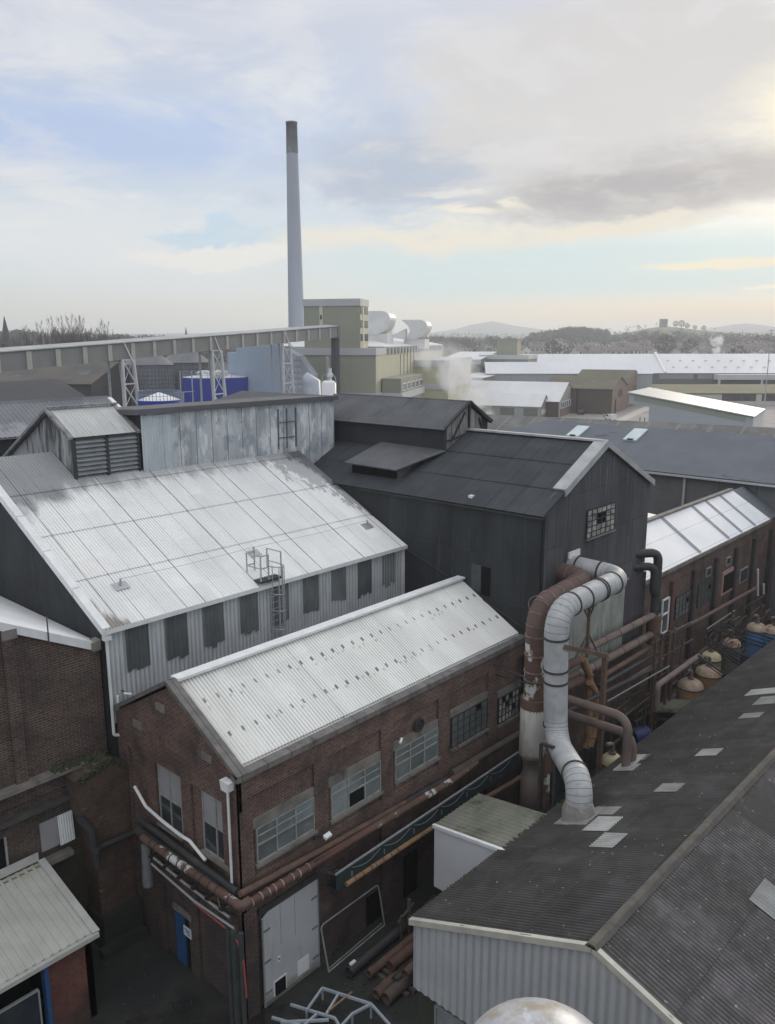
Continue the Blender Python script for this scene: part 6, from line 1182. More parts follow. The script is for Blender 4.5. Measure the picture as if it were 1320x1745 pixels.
MB().box(.05, .14, 5.2, 7.0, 0, 4.6).build('door', void, s3); MB().box(-11.6, -11.2, -.08, 0, 0, 8).build('rain_pipe', void, s3)
r1 = site('long_white_shed', 'long white roofed shed directly behind the mossy brick warehouse', 'shed', 1114, 325, 4)
gshed(r1, -62, 0, 0, 26, ond(1114, 637, 325).z, ond(1114, 617.5, 338).z, 'x', far_white, far_grey, mat('pale_gable_end', (.55, .56, .56), rough=.7))
r2 = site('long_white_works', 'longest white roofed works spanning the right horizon, with a stepped roof seam', 'works', 1122, 400, 3)
gshed(r2, -58, 95, 0, 60, ond(1122, 636, 400).z, ond(1122, 603.5, 430).z, 'x', far_white, mat('dark_works_wall', (.10, .105, .11), (.08, .083, .087), nscale=.1, rough=.8))
ez = ond(1122, 636, 400).z; rz2 = ond(1122, 603.5, 430).z
m = MB(); m.beam((3.6, -.3, ez+.3), (6.5, 30, rz2+.7), 1.1, .8); m.build('roof_upstand', white_trim, r2)
m = MB(); [m.box(x, x+1.1, 8+10*(r % 2), 9.4+10*(r % 2), ez+(rz2-ez)*(8.7+10*(r % 2))/30+.1, ez+(rz2-ez)*(8.7+10*(r % 2))/30+.38) for x in range(9, 92, 6) for r in range(2)]; m.build('roof_vents', mat('pale_vent', (.62, .63, .63), rough=.7), r2)
m = MB(); m.box(1, 16.5, -.1, 0, ez-2.6, ez-.5); m.box(18.5, 25, -.1, 0, ez-2.6, ez-.5); m.build('clerestory', mat('grey_glazing', (.22, .235, .245), rough=.4), r2)
m = MB(); m.box(25.5, 95, -6, -.1, ez-2.7, ez-.4); m.build('canopy_fascia', grey_fascia, r2); m = MB(); [m.box(x, x+.9, -5.8, -5.0, 0, ez-2.7) for x in (26, 45, 64, 80)]; m.build('column', grey_fascia, r2)
r3 = site('mossy_flat_roofed_block', 'low block with a mossy brown flat roof before the longest white works', 'building', 1250, 330, 3)
MB().box(-24, 60, 0, 24, 0, 4.3).build('wall', brown_wall, r3); MB().slab([(-24.3, -.5, 4.3), (60, -.5, 4.3), (60, 24, 6.3), (-24.3, 24, 6.3)], .3, (0, 0, 1)).build('roof', moss_bank, r3)
m = MB(); m.box(-24, -3, -.2, -.01, 1.5, 4.1); m.box(9.5, 11.5, -.25, -.01, 0, 4.2); m.box(-1.5, 60, -.15, -.01, 0, 1.6); m.build('pale_panel', mat('pale_panel', (.48, .46, .43), rough=.8), r3)
for x in (1, 5, 14, 18, 24): MB().box(x, x+2.6, -.16, -.02, 2.0, 3.4).build('window', glass_dark, r3)
r4 = site('monopitch_shed', 'blue grey modern shed whose white roof slopes down to the right', 'shed', 1293, 215, 30)
zl_, zr_ = 10.5, 5.6; Lw, Ww = 29.7, 24
MB().prism([(-Lw+5.2, 0, 0), (0, 0, 0), (0, 0, zr_), (-Lw, 0, zl_), (-Lw, 0, zl_-2.6), (-Lw+5.2, 0, zl_-3.2)], (0, Ww, 0)).build('wall', mod_grey, r4)
m = MB(); m.prism([(-Lw+1.2, -.06, zl_-1.7), (-1.6, -.06, zr_-1.2), (-1.6, -.06, zr_+.2), (-Lw+1.2, -.06, zl_-.25)], (0, .05, 0)); m.build('green_band', mod_green, r4)
m = MB(); m.slab([(-Lw-.4, -.5, zl_+.15), (.4, -.5, zr_+.1), (.4, Ww+.5, zr_+.1), (-Lw-.4, Ww+.5, zl_+.15)], .25, (0, 0, 1)); m.build('roof', mat('white_mono_roof', (.35, .36, .36), (.31, .32, .32), nscale=.1, rough=.5), r4)
MB().box(.01, .08, .3, Ww-.3, 0, zr_-.2).build('end_wall', mat('pale_end_wall', (.60, .60, .57), rough=.7), r4)
# olive block and green building
r5 = site('olive_tower_block', 'windowless olive square tower rising from a low green building', 'tower', 880, 340, 20)
zt = ond(864, 578, 340).z
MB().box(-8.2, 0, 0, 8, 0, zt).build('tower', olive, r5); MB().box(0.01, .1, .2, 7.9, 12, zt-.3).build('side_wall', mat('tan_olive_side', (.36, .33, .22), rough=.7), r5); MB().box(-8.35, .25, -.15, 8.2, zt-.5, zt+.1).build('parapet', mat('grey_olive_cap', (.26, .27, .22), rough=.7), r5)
zc_ = ond(850, 607, 340).z
MB().box(-15, 5, -1.5, 20, 0, zc_-1.2).build('green_base', far_green, r5); MB().box(-15.2, 5.3, -1.8, 20, zc_-1.2, zc_+.5).build('base_fascia', grey_fascia, r5)
r6 = site('low_gabled_shed', 'pale shed with very shallow gabled white roof beside the olive tower', 'shed', 818, 330, 20)
zc_ = ond(818, 613, 330).z
gshed(r6, -16, 0, 0, 60, zc_, zc_+2.6, 'x', far_white2, far_green); MB().box(-16.2, .4, -.5, 0, zc_-1.8, zc_-.05).build('fascia', grey_fascia, r6)
r7 = site('small_ribbed_shed', 'small shed with pale sloping roof and ribbed tan wall, in steam', 'shed', 822, 300, 22)
za = ond(822, 645, 300).z
MB().prism([(-9, 0, 0), (0, 0, 0), (0, 0, za), (-9, 0, za+.4)], (0, 40, 0)).build('wall', mat('tan_ribbed_wall', (.40, .36, .28), (.30, .27, .21), nscale=.3, rough=.8, seams=((1, 2.2, .4, 0, (.2, .18, .14), .7),)), r7); MB().slab([(-9.4, -.4, za+.45), (.4, -.4, za+.05), (.4, 40, za+.5), (-9.4, 40, za+.9)], .25, (0, 0, 1)).build('roof', far_white2, r7); MB().box(-9.4, .45, -.5, -.3, za-1.6, za+.3).build('fascia', grey_fascia, r7)
# ground of the works between the sheds
a, b, c, d = polar(-2, 110), polar(30, 110), polar(30, 420), polar(-2, 420)
struct(MB().slab([(v.x, v.y, .004) for v in (a, b, c, d)], .004, (0, 0, 1)).build('yard_road', road_m))
m = MB(); p0_, p1_ = onz(1045, 722, 0), onz(1125, 684, 0); m.slab([(p0_.x, p0_.y-1.5, .012), (p0_.x, p0_.y+1.5, .012), (p1_.x, p1_.y+2, .012), (p1_.x, p1_.y-2, .012)], .004, (0, 0, 1)); struct(m.build('path', mat('pale_path', (.42, .40, .36), rough=.9)))
# vehicles, person, posts
def car(label, px, py, az, body, van=False):
    q = onz(px, py, 0); t = thing('parked_van' if van else 'parked_car', label, 'van' if van else 'car', (q.x, q.y, 0), None, azrot(az)); w = .9
    m = MB()
    prof = [(-2.2, .35), (-2.2, .95), (-1.4, 1.05), (-1.9, 1.9), (1.9, 1.95), (2.2, 1.2), (2.2, .35)] if van else [(-2.1, .35), (-2.15, .85), (-1.2, 1.0), (-.6, 1.45), (.9, 1.45), (1.6, .98), (2.1, .9), (2.1, .35)]
    if van: prof = [(-2.3, .35), (-2.3, .9), (-1.5, 1.05), (-.9, 1.85), (2.2, 1.9), (2.3, .35)]
    m.prism([(x, -w, z) for x, z in prof], (0, 2*w, 0)); m.build('body', body, t)
    m = MB(); z0, z1 = (1.15, 1.7) if van else (1.02, 1.38); x0, x1 = (-1.2, .2) if van else (-.85, 1.1); m.box(x0, x1, -w-.01, w+.01, z0, z1); m.build('windows', glass_dark, t)
    for x in (-1.35, 1.35):
        for y in (-w, w): m = MB(); m.tube([(x, y-.1, .33), (x, y+.1, .33)], .33, 12); m.build('wheel', tyre, t)
car('dark parked car beside the brick gable of the white roofed shed', 990, 706, 110, car_dark); car('white parked van in the yard before the brown warehouse', 1040, 716, 80, car_white, True); car('white parked car at the doors of the smaller white shed', 843, 706, 100, car_white)
def skin_body(name, verts, edges, rads, mt, parent):
    me = bpy.data.meshes.new(name); me.from_pydata(verts, edges, []); me.materials.append(mt); o = bpy.data.objects.new(name, me); COL.objects.link(o); o.parent = parent
    sk = o.modifiers.new('skin', 'SKIN'); 
    for i, r in enumerate(rads): me.skin_vertices[0].data[i].radius = (r, r)
    me.skin_vertices[0].data[0].use_root = True
    sb = o.modifiers.new('sub', 'SUBSURF'); sb.levels = sb.render_levels = 1; return o
q = onz(1029, 713, 0); pn = thing('person', 'person in a pale jacket walking in the yard by the dark warehouse wall', 'person', (q.x, q.y, 0), None, azrot(20))
vv = [(0, 0, .95), (0, 0, 1.2), (0, 0, 1.42), (0, 0, 1.52), (0, 0, 1.66), (-.2, 0, 1.4), (-.26, .03, 1.12), (-.25, -.08, .86), (.2, 0, 1.4), (.26, -.03, 1.12), (.25, .1, .86), (-.1, 0, .9), (-.11, -.12, .5), (-.11, -.02, .06), (.1, 0, .9), (.11, .14, .5), (.11, .2, .08)]
ee = [(0, 1), (1, 2), (2, 3), (3, 4), (2, 5), (5, 6), (6, 7), (2, 8), (8, 9), (9, 10), (0, 11), (11, 12), (12, 13), (0, 14), (14, 15), (15, 16)]
if not hasattr(bpy.types, '_x'):
    me = None
bm_ = bpy.data.meshes.new('person_body'); bm_.from_pydata(vv, ee, []); bm_.materials.append(cloth); ob = bpy.data.objects.new('body', bm_); COL.objects.link(ob); ob.parent = pn
sk = ob.modifiers.new('skin', 'SKIN'); lay = bm_.skin_vertices[0].data if bm_.skin_vertices else None
if lay is None:
    bm2 = bmesh.new(); bm2.from_mesh(bm_); bm2.verts.layers.skin.verify(); bm2.to_mesh(bm_); bm2.free(); lay = bm_.skin_vertices[0].data
for i, r in enumerate((.16, .15, .16, .06, .11, .07, .055, .045, .07, .055, .045, .1, .075, .055, .1, .075, .055)): lay[i].radius = (r, r)
lay[0].use_root = True; sb = ob.modifiers.new('sub', 'SUBSURF'); sb.levels = sb.render_levels = 1
m = MB(); m.lathe((0, 0, 0), [(.21, .9), (.22, 1.2), (.24, 1.38), (.1, 1.5)], 14); m.build('jacket', hivis, pn); m = MB(); m.ball((0, -.01, 1.7), .118, 0, 0, 8, 1.1); m.build('hair', cloth, pn)
for k, (px, py) in enumerate(((1090, 719), (1098, 720), (1107, 717), (1117, 718))):
    q = onz(px, py, 0); m = MB(); m.tube([(q.x, q.y, 0), (q.x, q.y, 1.5)], .12, 8); m.ring((q.x, q.y, 1.2), (0, 0, 1), .12, .2, .01, 8); tag(m.build('bollard', dark_steel), 'short dark yard post left of the blue grey modern shed', 'bollard', 'bollards in the far yard')
q = ond(1306, 650, 300); lpz = ond(1308, 563, 300).z; lm = thing('lamp_post', 'tall thin lamp post with floodlights at the right edge', 'lamp post', (q.x, q.y, 0)); MB().tube([(q.x, q.y, 0), (q.x, q.y, lpz)], [.22, .1], 8).build('pole', grey_steel, lm); MB().beam((q.x-.7*RH.x, q.y-.7*RH.y, lpz), (q.x+.7*RH.x, q.y+.7*RH.y, lpz), .25, .3).build('lamp_head', grey_steel, lm)
# ================================================================== TERRAIN
def gz(pxc, s, amp, px): return amp*math.exp(-((px-pxc)/s)**2)
def terr(D, px):
    t = max(0, D-430); z = 14*min(1, t/500)**1.2
    z += 12*max(0, min(1, (D-900)/900)) + 14*max(0, min(1, (D-1900)/1500))
    z += gz(975, 55, 9, px)*math.exp(-((D-1250)/260)**2)
    z += (gz(1125, 95, 21, px)+gz(1235, 60, 7, px))*math.exp(-((D-1550)/330)**2)
    z += (gz(60, 190, 7, px)+gz(300, 120, 2, px)+gz(-200, 200, 8, px))*math.exp(-((D-900)/230)**2)
    z += 3.5*noise.noise(Vector((px*.012, D*.0016, 3)))*min(1, t/600)
    return max(z, .02)
Ds = [430+45*k for k in range(45)]+[2500, 2700, 3000, 3400, 4000]
As = [-52+.7*k for k in range(150)]
m = MB(); vs = []
for D in Ds:
    for az in As:
        px = CXP+1415*math.tan(math.radians(az)); p = polar(az, D); p.z = terr(D, max(-900, min(2200, px))); vs.append(p)
n = len(As); fl_ = [[], []]
for i in range(len(Ds)-1):
    for k in range(n-1):
        px = CXP+1415*math.tan(math.radians(As[k])); ok_ = 1340 < Ds[i] < 1900 and 1000 < px < 1300; fl_[1 if ok_ else 0].append((i*n+k, i*n+k+1, (i+1)*n+k+1, (i+1)*n+k))
m.add(vs, fl_[0], True); struct(m.build('hills', mat('wooded_ground', (.052, .060, .038), (.038, .044, .032), nscale=.02, rough=1))); m = MB(); m.add(vs, fl_[1], True); struct(m.build('hills', hill_m))
def mountain(pts, D, label_, dep=900):
    m = MB(); pp = [ond(px, py, D) for px, py in pts]; n = len(pp); vs = []
    for p in pp:
        d = Vector((p.x, p.y, 0)).normalized(); q = Vector((p.x, p.y, 0)); vs += [(q.x-d.x*dep, q.y-d.y*dep, 0), p-Vector((d.x*dep*.3, d.y*dep*.3, p.z*.28)), p, (q.x+d.x*dep, q.y+d.y*dep, 0)]
    m.add(vs, [(i*4+k, (i+1)*4+k, (i+1)*4+k+1, i*4+k+1) for i in range(n-1) for k in range(3)], True); return struct(m.build('mountain', mount_m))
mountain([(690, 572), (740, 566), (775, 561), (800, 554), (818, 551), (838, 547.5), (858, 551), (875, 555), (905, 559), (935, 563), (990, 570)], 4300, '')
mountain([(1150, 572), (1190, 562), (1225, 557), (1250, 553), (1272, 551), (1290, 553), (1320, 557), (1370, 551), (1430, 556), (1500, 570)], 4100, '')
mountain([(-200, 566), (-60, 562), (60, 566), (200, 569), (330, 568), (480, 570), (600, 572)], 4000, '')
# folly tower on the hill
D_ = 1500; q = ond(1130, 556, D_); zb_ = terr(D_, 1130); w_ = 5.6*D_/1400; ft_ = thing('hilltop_tower', 'square ruined stone tower on top of the grassy hill', 'tower', (q.x, q.y, zb_-1), None, azrot(10))
ht = ond(1130, 543.5, D_).z-zb_+1
m = MB(); m.box(-w_, w_, -w_, w_, 0, ht-1.6); [m.box(-w_+x, -w_+x+2.6, -w_, w_, ht-1.6, ht) for x in (0, 4.6, 9.0)]; m.build('wall', spire_m, ft_); m = MB(); [m.box(x-.8, x+.8, -w_-.1, -w_+.3, z, z+3) for x in (-2.4, 2.4) for z in (4, 9)]; m.build('window', void, ft_)
# steeples
for (px, yt, yb, hw, D, lab) in ((11, 537, 585, 8, 420, 'dark pointed church steeple at the far left edge'), (317, 556, 572, 2.6, 900, 'tiny thin church spire on the horizon above the conveyor')):
    q = ond(px, yb, D); zt = ond(px, yt, D).z; r = hw*D/1400; t = thing('church_steeple', lab, 'steeple', (q.x, q.y, 0), None, azrot(15))
    zc_ = q.z+ (zt-q.z)*.12
    MB().box(-r, r, -r, r, 0, zc_).build('tower', spire_m, t); m = MB(); m.add([(r*.85*math.cos(PI/4*k), r*.85*math.sin(PI/4*k), zc_) for k in range(8)]+[(0, 0, zt)], [(k, (k+1) % 8, 8) for k in range(8)]); m.build('spire', spire_m, t)
    m = MB(); [m.box(-r*.3, r*.3, s*r-.1, s*r+.1, zc_-5, zc_-2) for s in (-1,)]; m.build('louvre', void, t)
# ================================================================== TREES
def clump(m, c, rx, rz, n, s, rnd):
    vs, fs = [], []
    for k in range(n):
        d = Vector((rnd.gauss(0, 1), rnd.gauss(0, 1), rnd.gauss(0, 1))).normalized()*rnd.uniform(.35, 1)**.6
        p = Vector((c[0]+d.x*rx, c[1]+d.y*rx, c[2]+d.z*rz)); a = Vector((rnd.gauss(0, 1), rnd.gauss(0, 1), rnd.gauss(0, 1))).normalized()*s*rnd.uniform(.4, 1.0); b = a.cross(Vector((rnd.gauss(0, 1), rnd.gauss(0, 1), rnd.gauss(0, 1)))).normalized()*s*rnd.uniform(.4, .9)
        i = len(vs); vs += [p-a, p+b, p+a*.8-b*.5]; fs.append((i, i+1, i+2))
    m.add(vs, fs)
rnd = random.Random(5)
def wood(label, n, D0, D1, p0, p1, h0, h1, mt, tri=34, cond=None, name='wood'):
    m = MB()
    for k in range(n):
        D = math.sqrt(rnd.uniform(D0*D0, D1*D1)); px = rnd.uniform(p0, p1)
        if cond and not cond(D, px): continue
        if noise.noise(Vector((px*.02, D*.008, 9))) < -.12: continue
        p = polar(math.degrees(math.atan((px-CXP)/1415)), D); z = terr(D, px); h = rnd.uniform(h0, h1)
        clump(m, (p.x, p.y, z+h*.55), h*.42, h*.5, tri, h*.15, rnd)
    o = m.build(name, mt); tag(o, label, 'wood'); o['kind'] = 'stuff'
wood('distant winter woods and hedgerows on the rising ground behind the sheds', 1500, 600, 1250, 700, 1420, 7, 13, leaf_m, 36, lambda D, px: D > 890 or rnd.random() < .16)
wood('distant wood on the rounded hill left of the hilltop tower', 900, 1130, 1330, 905, 1035, 9, 15, leaf_g, 26)
wood('far tree belts below the grassy hill', 700, 1100, 1330, 1000, 1420, 5, 9, leaf_m, 26, lambda D, px: D < 1400)
wood('far wooded plain toward the mountain', 1100, 1600, 3200, 640, 1420, 9, 15, leaf_g, 12)
wood('dark wooded ridge along the left horizon', 2000, 620, 1150, -160, 520, 8, 13, leaf_m, 40)
m = MB(); o = None
for k in range(260):
    px = rnd.uniform(-60, 215); D = rnd.uniform(165, 330); p = polar(math.degrees(math.atan((px-CXP)/1415)), D); h = rnd.uniform(7, 15) if D > 200 else rnd.uniform(4, 9); clump(m, (p.x, p.y, h*.5), h*.5, h*.5, 60, h*.09, rnd)
o = m.build('scrub', mat('brown_winter_scrub', (.085, .07, .058), (.055, .05, .045), nscale=.1, rough=1)); tag(o, 'brown winter scrub bank below the conveyor at far left', 'scrub'); o['kind'] = 'stuff'
bark2 = mat('hazed_twig_bark', (.17, .15, .135), (.12, .105, .095), nscale=2, rough=1)  # bark lightened so its colour carries the distance haze
def bare_tree(name, label, seed, h, spread, group, upright=.75, depth=4):
    rr_ = random.Random(seed); t = thing(name, label, 'tree', (0, 0, 0), group, 0.0); trunk, tw = MB(), MB()
    def br(p, d, l, r, lev):
        q = p+d*l; (trunk if lev == 0 else tw).tube([p, (p+q)/2+Vector((rr_.gauss(0, .03), rr_.gauss(0, .03), 0))*l, q], [r, r*.75, r*.45], 5 if lev == 0 else 3, False, False)
        if lev >= depth: return
        n = (7 if lev == 0 else 5 if lev == 1 else 4)
        for k in range(n):
            t_ = rr_.uniform(.25 if lev == 0 else .3, 1.0); nd = (d*upright+Vector((rr_.gauss(0, spread), rr_.gauss(0, spread), rr_.uniform(.1, .5)))).normalized(); br(p+d*l*t_, nd, l*rr_.uniform(.42, .62), max(r*.42, .018), lev+1)
    br(Vector((0, 0, -.3)), Vector((0, 0, 1)), h*.52, h*.009, 0)
    trunk.build('trunk', bark2, t); tw.build('crown', bark2, t); return t
def plant(proto, first, px, D, py, sc, label):
    o = proto if first else copy_tree(proto); p = polar(math.degrees(math.atan((px-CXP)/1415)), D, py); o.location = p; o.scale = (sc,)*3; o.rotation_euler.z = random.uniform(0, 6.28); o['label'] = label; return o
PG = 'bare poplars beyond the conveyor'
protos = [bare_tree('bare_poplar', 'x', s, 15, .36, PG, .95) for s in (3, 8, 15)]
used = set()
for i, (px, top) in enumerate(((38, 549), (50, 550), (66, 543), (78, 537), (90, 537), (101, 534), (112, 535), (122, 533), (131, 534), (140, 537), (158, 545), (177, 541), (187, 546), (197, 552), (44, 551), (60, 545), (72, 538), (84, 535), (97, 533), (106, 537), (117, 531), (126, 530), (135, 536), (146, 535), (153, 541), (172, 540), (181, 545), (192, 548))):
    D = 255+13*(i % 4); ht = ond(px, top, D).z; k = i % 3; zb_ = 7.0
    plant(protos[k], k not in used, px, D, zb_, (ht-zb_)/15*1.02, 'bare leafless poplar rising above the conveyor at left, one of a loose row'); used.add(k)
HG = 'bare trees on the grassy hill'
pr = bare_tree('hilltop_tree', 'x', 21, 12, .5, HG); 
for i, (px, h) in enumerate(((1086, 11), (1099, 9), (1118, 10))): plant(pr, i == 0, px, 1500, terr(1500, px)-.5, h/12*1.25, 'small bare round tree on the hill left of the tower')
m = MB(); 
def bush(label, px, D, h, group=None, name='evergreen_tree', tri=240, mt=None):
    p = polar(math.degrees(math.atan((px-CXP)/1415)), D, terr(D, px)); t = thing(name, label, 'tree', p, group); m = MB(); clump(m, (p.x, p.y, p.z+h*.58), h*.48, h*.45, tri, h*.1, rnd); m.build('crown', mt or leaf_g, t); MB().tube([(p.x, p.y, p.z-1), (p.x, p.y, p.z+h*.5)], [h*.05, h*.03], 6).build('trunk', bark, t)
for px, h, lb in ((1150, 11, 'dense dark tree just right of the hilltop tower'), (1160, 13, 'tallest dense tree right of the hilltop tower'), (1170, 9, 'low dense tree on the crest, right of the tallest one'), (1183, 8, 'small dense tree farther down the crest'), (1198, 9, 'last small dense tree on the crest to the right')): bush(lb, px, 1500, h)
bush('large round dark tree standing among the far houses', 943, 720, 17)
bush('broad bare tree above the white works roof below the hilltop tower', 1135, 760, 19, tri=320, mt=leaf_m)
bush('second broad tree above the white works roof', 1178, 790, 16, tri=280, mt=leaf_m)
bush('rounded tree on the horizon above the conveyor', 265, 620, 20, tri=300, mt=leaf_m)
# houses
hp = thing('house', 'x', 'house', (0, 0, 0), 'houses of the far town', 0.0)
MB().prism([(-5, -4, 0), (-5, -4, 5), (-5, 0, 7.6), (-5, 4, 5), (-5, 4, 0)], (10, 0, 0)).build('wall', house_wall, hp)
m = MB(); m.slab([(-5.3, 0, 7.8), (5.3, 0, 7.8), (5.3, -4.4, 4.9), (-5.3, -4.4, 4.9)], .2, (0, -.6, 1)); m.slab([(-5.3, 0, 7.8), (5.3, 0, 7.8), (5.3, 4.4, 4.9), (-5.3, 4.4, 4.9)], .2, (0, .6, 1)); rf = m.build('roof', house_roof, hp); MB().box(3.2, 4.2, -.5, .5, 7, 9).build('chimney', brick_far, rf)
for x in (-3, 0, 3): MB().box(x-.6, x+.6, -4.06, -4, 2.4, 4.2).build('window', glass_dark, hp)
for i in range(96):
    px = rnd.uniform(880, 1330); D = rnd.uniform(760, 930); o = hp if i == 0 else copy_tree(hp); p = polar(math.degrees(math.atan((px-CXP)/1415)), D, terr(D, px)-.2); o.location = p; o.rotation_euler.z = azrot(rnd.choice((10, 35, 100, -20, 60))); s = rnd.uniform(.9, 1.25); o.scale = (s*rnd.uniform(1, 1.8), s, s); o['label'] = 'small pale slate roofed house among trees in the far town'
# ================================================================== STEAM
def steam(name, label, c, sx, sy, sz, dens, sc, lean=(0, 0, 0)):
    m = MB(); 
    for k in range(5):
        t = k/4; m.ball((lean[0]*t, lean[1]*t, sz*2*t), 1, 0, 0, 8)
    vs = MB(); n = 14
    prof = []
    for i in range(13):
        t = i/12; prof.append((max(.02, math.sin(PI*min(1, t*.92+.06))**.6), t))
    vs.lathe((0, 0, 0), prof, 18)
    vs.v = [(x*sx+lean[0]*z, y*sy+lean[1]*z, z*sz) for x, y, z in vs.v]
    mt = bpy.data.materials.new(name+'_vapour'); mt.use_nodes = True; nt = mt.node_tree; nt.nodes.clear(); N = nt.nodes.new; L = nt.links.new
    out = N('ShaderNodeOutputMaterial'); v = N('ShaderNodeVolumePrincipled'); L(v.outputs[0], out.inputs['Volume']); v.inputs['Color'].default_value = (.97, .97, .97, 1); v.inputs['Anisotropy'].default_value = .2
    tc = N('ShaderNodeTexCoord'); nz = N('ShaderNodeTexNoise'); nz.inputs['Scale'].default_value = sc; nz.inputs['Detail'].default_value = 4; nz.inputs['Roughness'].default_value = .6; L(tc.outputs['Object'], nz.inputs[0])
    mr = N('ShaderNodeMapRange'); L(nz.outputs[0], mr.inputs[0]); mr.inputs[1].default_value = .44; mr.inputs[2].default_value = .72; mr.inputs[3].default_value = 0; mr.inputs[4].default_value = dens
    # fade outward from the plume axis so that it has no skin
    sx_ = N('ShaderNodeSeparateXYZ'); L(tc.outputs['Object'], sx_.inputs[0])
    def ma(op, a, b=None):
        n = N('ShaderNodeMath'); n.operation = op
        for i, q in enumerate((a, b)):
            if q is None: continue
            if hasattr(q, 'type'): L(q, n.inputs[i])
            else: n.inputs[i].default_value = q
        return n.outputs[0]
    zt = ma('DIVIDE', sx_.outputs[2], sz); ax = ma('DIVIDE', ma('SUBTRACT', sx_.outputs[0], ma('MULTIPLY', zt, lean[0])), sx); ay = ma('DIVIDE', ma('SUBTRACT', sx_.outputs[1], ma('MULTIPLY', zt, lean[1])), sy)
    wd = ma('ADD', ma('MULTIPLY', zt, .7), .34); rr2 = ma('DIVIDE', ma('ADD', ma('MULTIPLY', ax, ax), ma('MULTIPLY', ay, ay)), ma('MULTIPLY', wd, wd)); fo = N('ShaderNodeMapRange'); fo.interpolation_type = 'SMOOTHSTEP'; L(rr2, fo.inputs[0]); fo.inputs[1].default_value = .85; fo.inputs[2].default_value = .0; fo.inputs[3].default_value = 0; fo.inputs[4].default_value = 1
    ft2 = N('ShaderNodeMapRange'); ft2.interpolation_type = 'SMOOTHSTEP'; L(zt, ft2.inputs[0]); ft2.inputs[1].default_value = 1.0; ft2.inputs[2].default_value = .3; ft2.inputs[3].default_value = 0; ft2.inputs[4].default_value = 1
    L(ma('MULTIPLY', ma('MULTIPLY', mr.outputs[0], fo.outputs[0]), ft2.outputs[0]), v.inputs['Density'])
    o = vs.build(name, mt); o.location = c; tag(o, label, 'steam'); o['kind'] = 'stuff'; return o
STEAM = True
if STEAM:
    a = ond(822, 712, 150); b = ond(735, 600, 150); dv = b-a
    steam('steam_plume', 'white steam drifting left from the sheds past the furnace house', (a.x, a.y, a.z), 8.5, 8.5, dv.z*1.25, 1.3, .22, (dv.x, dv.y))
    a = ond(1221, 612, 470); b = ond(1222, 566, 470); dv = b-a
    steam('steam_puff', 'small white steam puff rising behind the longest white works', (a.x, a.y, a.z), 5.5, 5.5, dv.z, 3.2, .22, (dv.x, dv.y))
# ================================================================== HAZE, SUN, SKY
HAZE = 0.00033
if HAZE:
    hz = bpy.data.materials.new('haze_air'); hz.use_nodes = True; nt = hz.node_tree; nt.nodes.clear(); out = nt.nodes.new('ShaderNodeOutputMaterial'); v = nt.nodes.new('ShaderNodeVolumePrincipled'); nt.links.new(v.outputs[0], out.inputs['Volume'])
    v.inputs['Color'].default_value = (.94, .965, 1.0, 1); v.inputs['Density'].default_value = HAZE; v.inputs['Anisotropy'].default_value = .3
    h = MB().box(-7000, 7000, -7000, 7000, -1.6, 126).build('haze', hz); tag(h, 'thin pale winter haze over the whole works and town', 'haze'); h['kind'] = 'stuff'
bpy.data.objects['ground'].data.transform(Matrix.Identity(4))
g = bpy.data.objects['ground']; xs_ = (-6900, -150, 460, 6900)
SAZ, SEL = 30.0, 14.0
sd_ = polar(SAZ, 1.0)*math.cos(math.radians(SEL)); sd_.z = math.sin(math.radians(SEL))
sun = bpy.data.lights.new('sun', 'SUN'); sun.energy = 1.5; sun.angle = math.radians(12); sun.color = (1, .88, .72); so = bpy.data.objects.new('sun', sun); COL.objects.link(so); so.rotation_euler = sd_.to_track_quat('Z', 'Y').to_euler()
W = bpy.data.worlds.new('World'); S.world = W; W.use_nodes = True; nt = W.node_tree; nt.nodes.clear(); N = nt.nodes.new; L = nt.links.new
wo = N('ShaderNodeOutputWorld'); bg = N('ShaderNodeBackground'); L(bg.outputs[0], wo.inputs[0])
sky = N('ShaderNodeTexSky'); sky.sky_type = 'NISHITA'; sky.sun_disc = False; sky.sun_elevation = math.radians(SEL); sky.sun_rotation = math.atan2(sd_.x, sd_.y); sky.air_density = 1.0; sky.dust_density = 2.0
bg.inputs[1].default_value = .1
tc = N('ShaderNodeTexCoord'); D3 = tc.outputs['Generated']
def ma(op, a, b=None, clamp=False):
    n = N('ShaderNodeMath'); n.operation = op; n.use_clamp = clamp
    for i, q in enumerate((a, b)):
        if q is None: continue
        if hasattr(q, 'type'): L(q, n.inputs[i])
        else: n.inputs[i].default_value = q
    return n.outputs[0]
def dot(v):
    n = N('ShaderNodeVectorMath'); n.operation = 'DOT_PRODUCT'; L(D3, n.inputs[0]); n.inputs[1].default_value = v; return n.outputs['Value']
dx_, dy_, dz_ = dot(RH), dot(FH), dot((0, 0, 1))
AZm = ma('MULTIPLY', ma('ARCTAN2', dx_, dy_), 57.2958); ELm = ma('MULTIPLY', ma('ARCSINE', dz_), 57.2958)
cmb = N('ShaderNodeCombineXYZ'); L(AZm, cmb.inputs[0]); L(ELm, cmb.inputs[1])
def fbm(sx, sy, sc, det=6, rg=.55, rot=0, off=0, dist=0.0):
    mp = N('ShaderNodeMapping'); L(cmb.outputs[0], mp.inputs[0]); mp.inputs['Scale'].default_value = (sx, sy, 1); mp.inputs['Rotation'].default_value = (0, 0, rot); mp.inputs['Location'].default_value = (off, off*.7, off*.3)
    n = N('ShaderNodeTexNoise'); L(mp.outputs[0], n.inputs[0]); n.inputs['Scale'].default_value = sc; n.inputs['Detail'].default_value = det; n.inputs['Roughness'].default_value = rg; n.inputs['Distortion'].default_value = dist; return n.outputs[0]
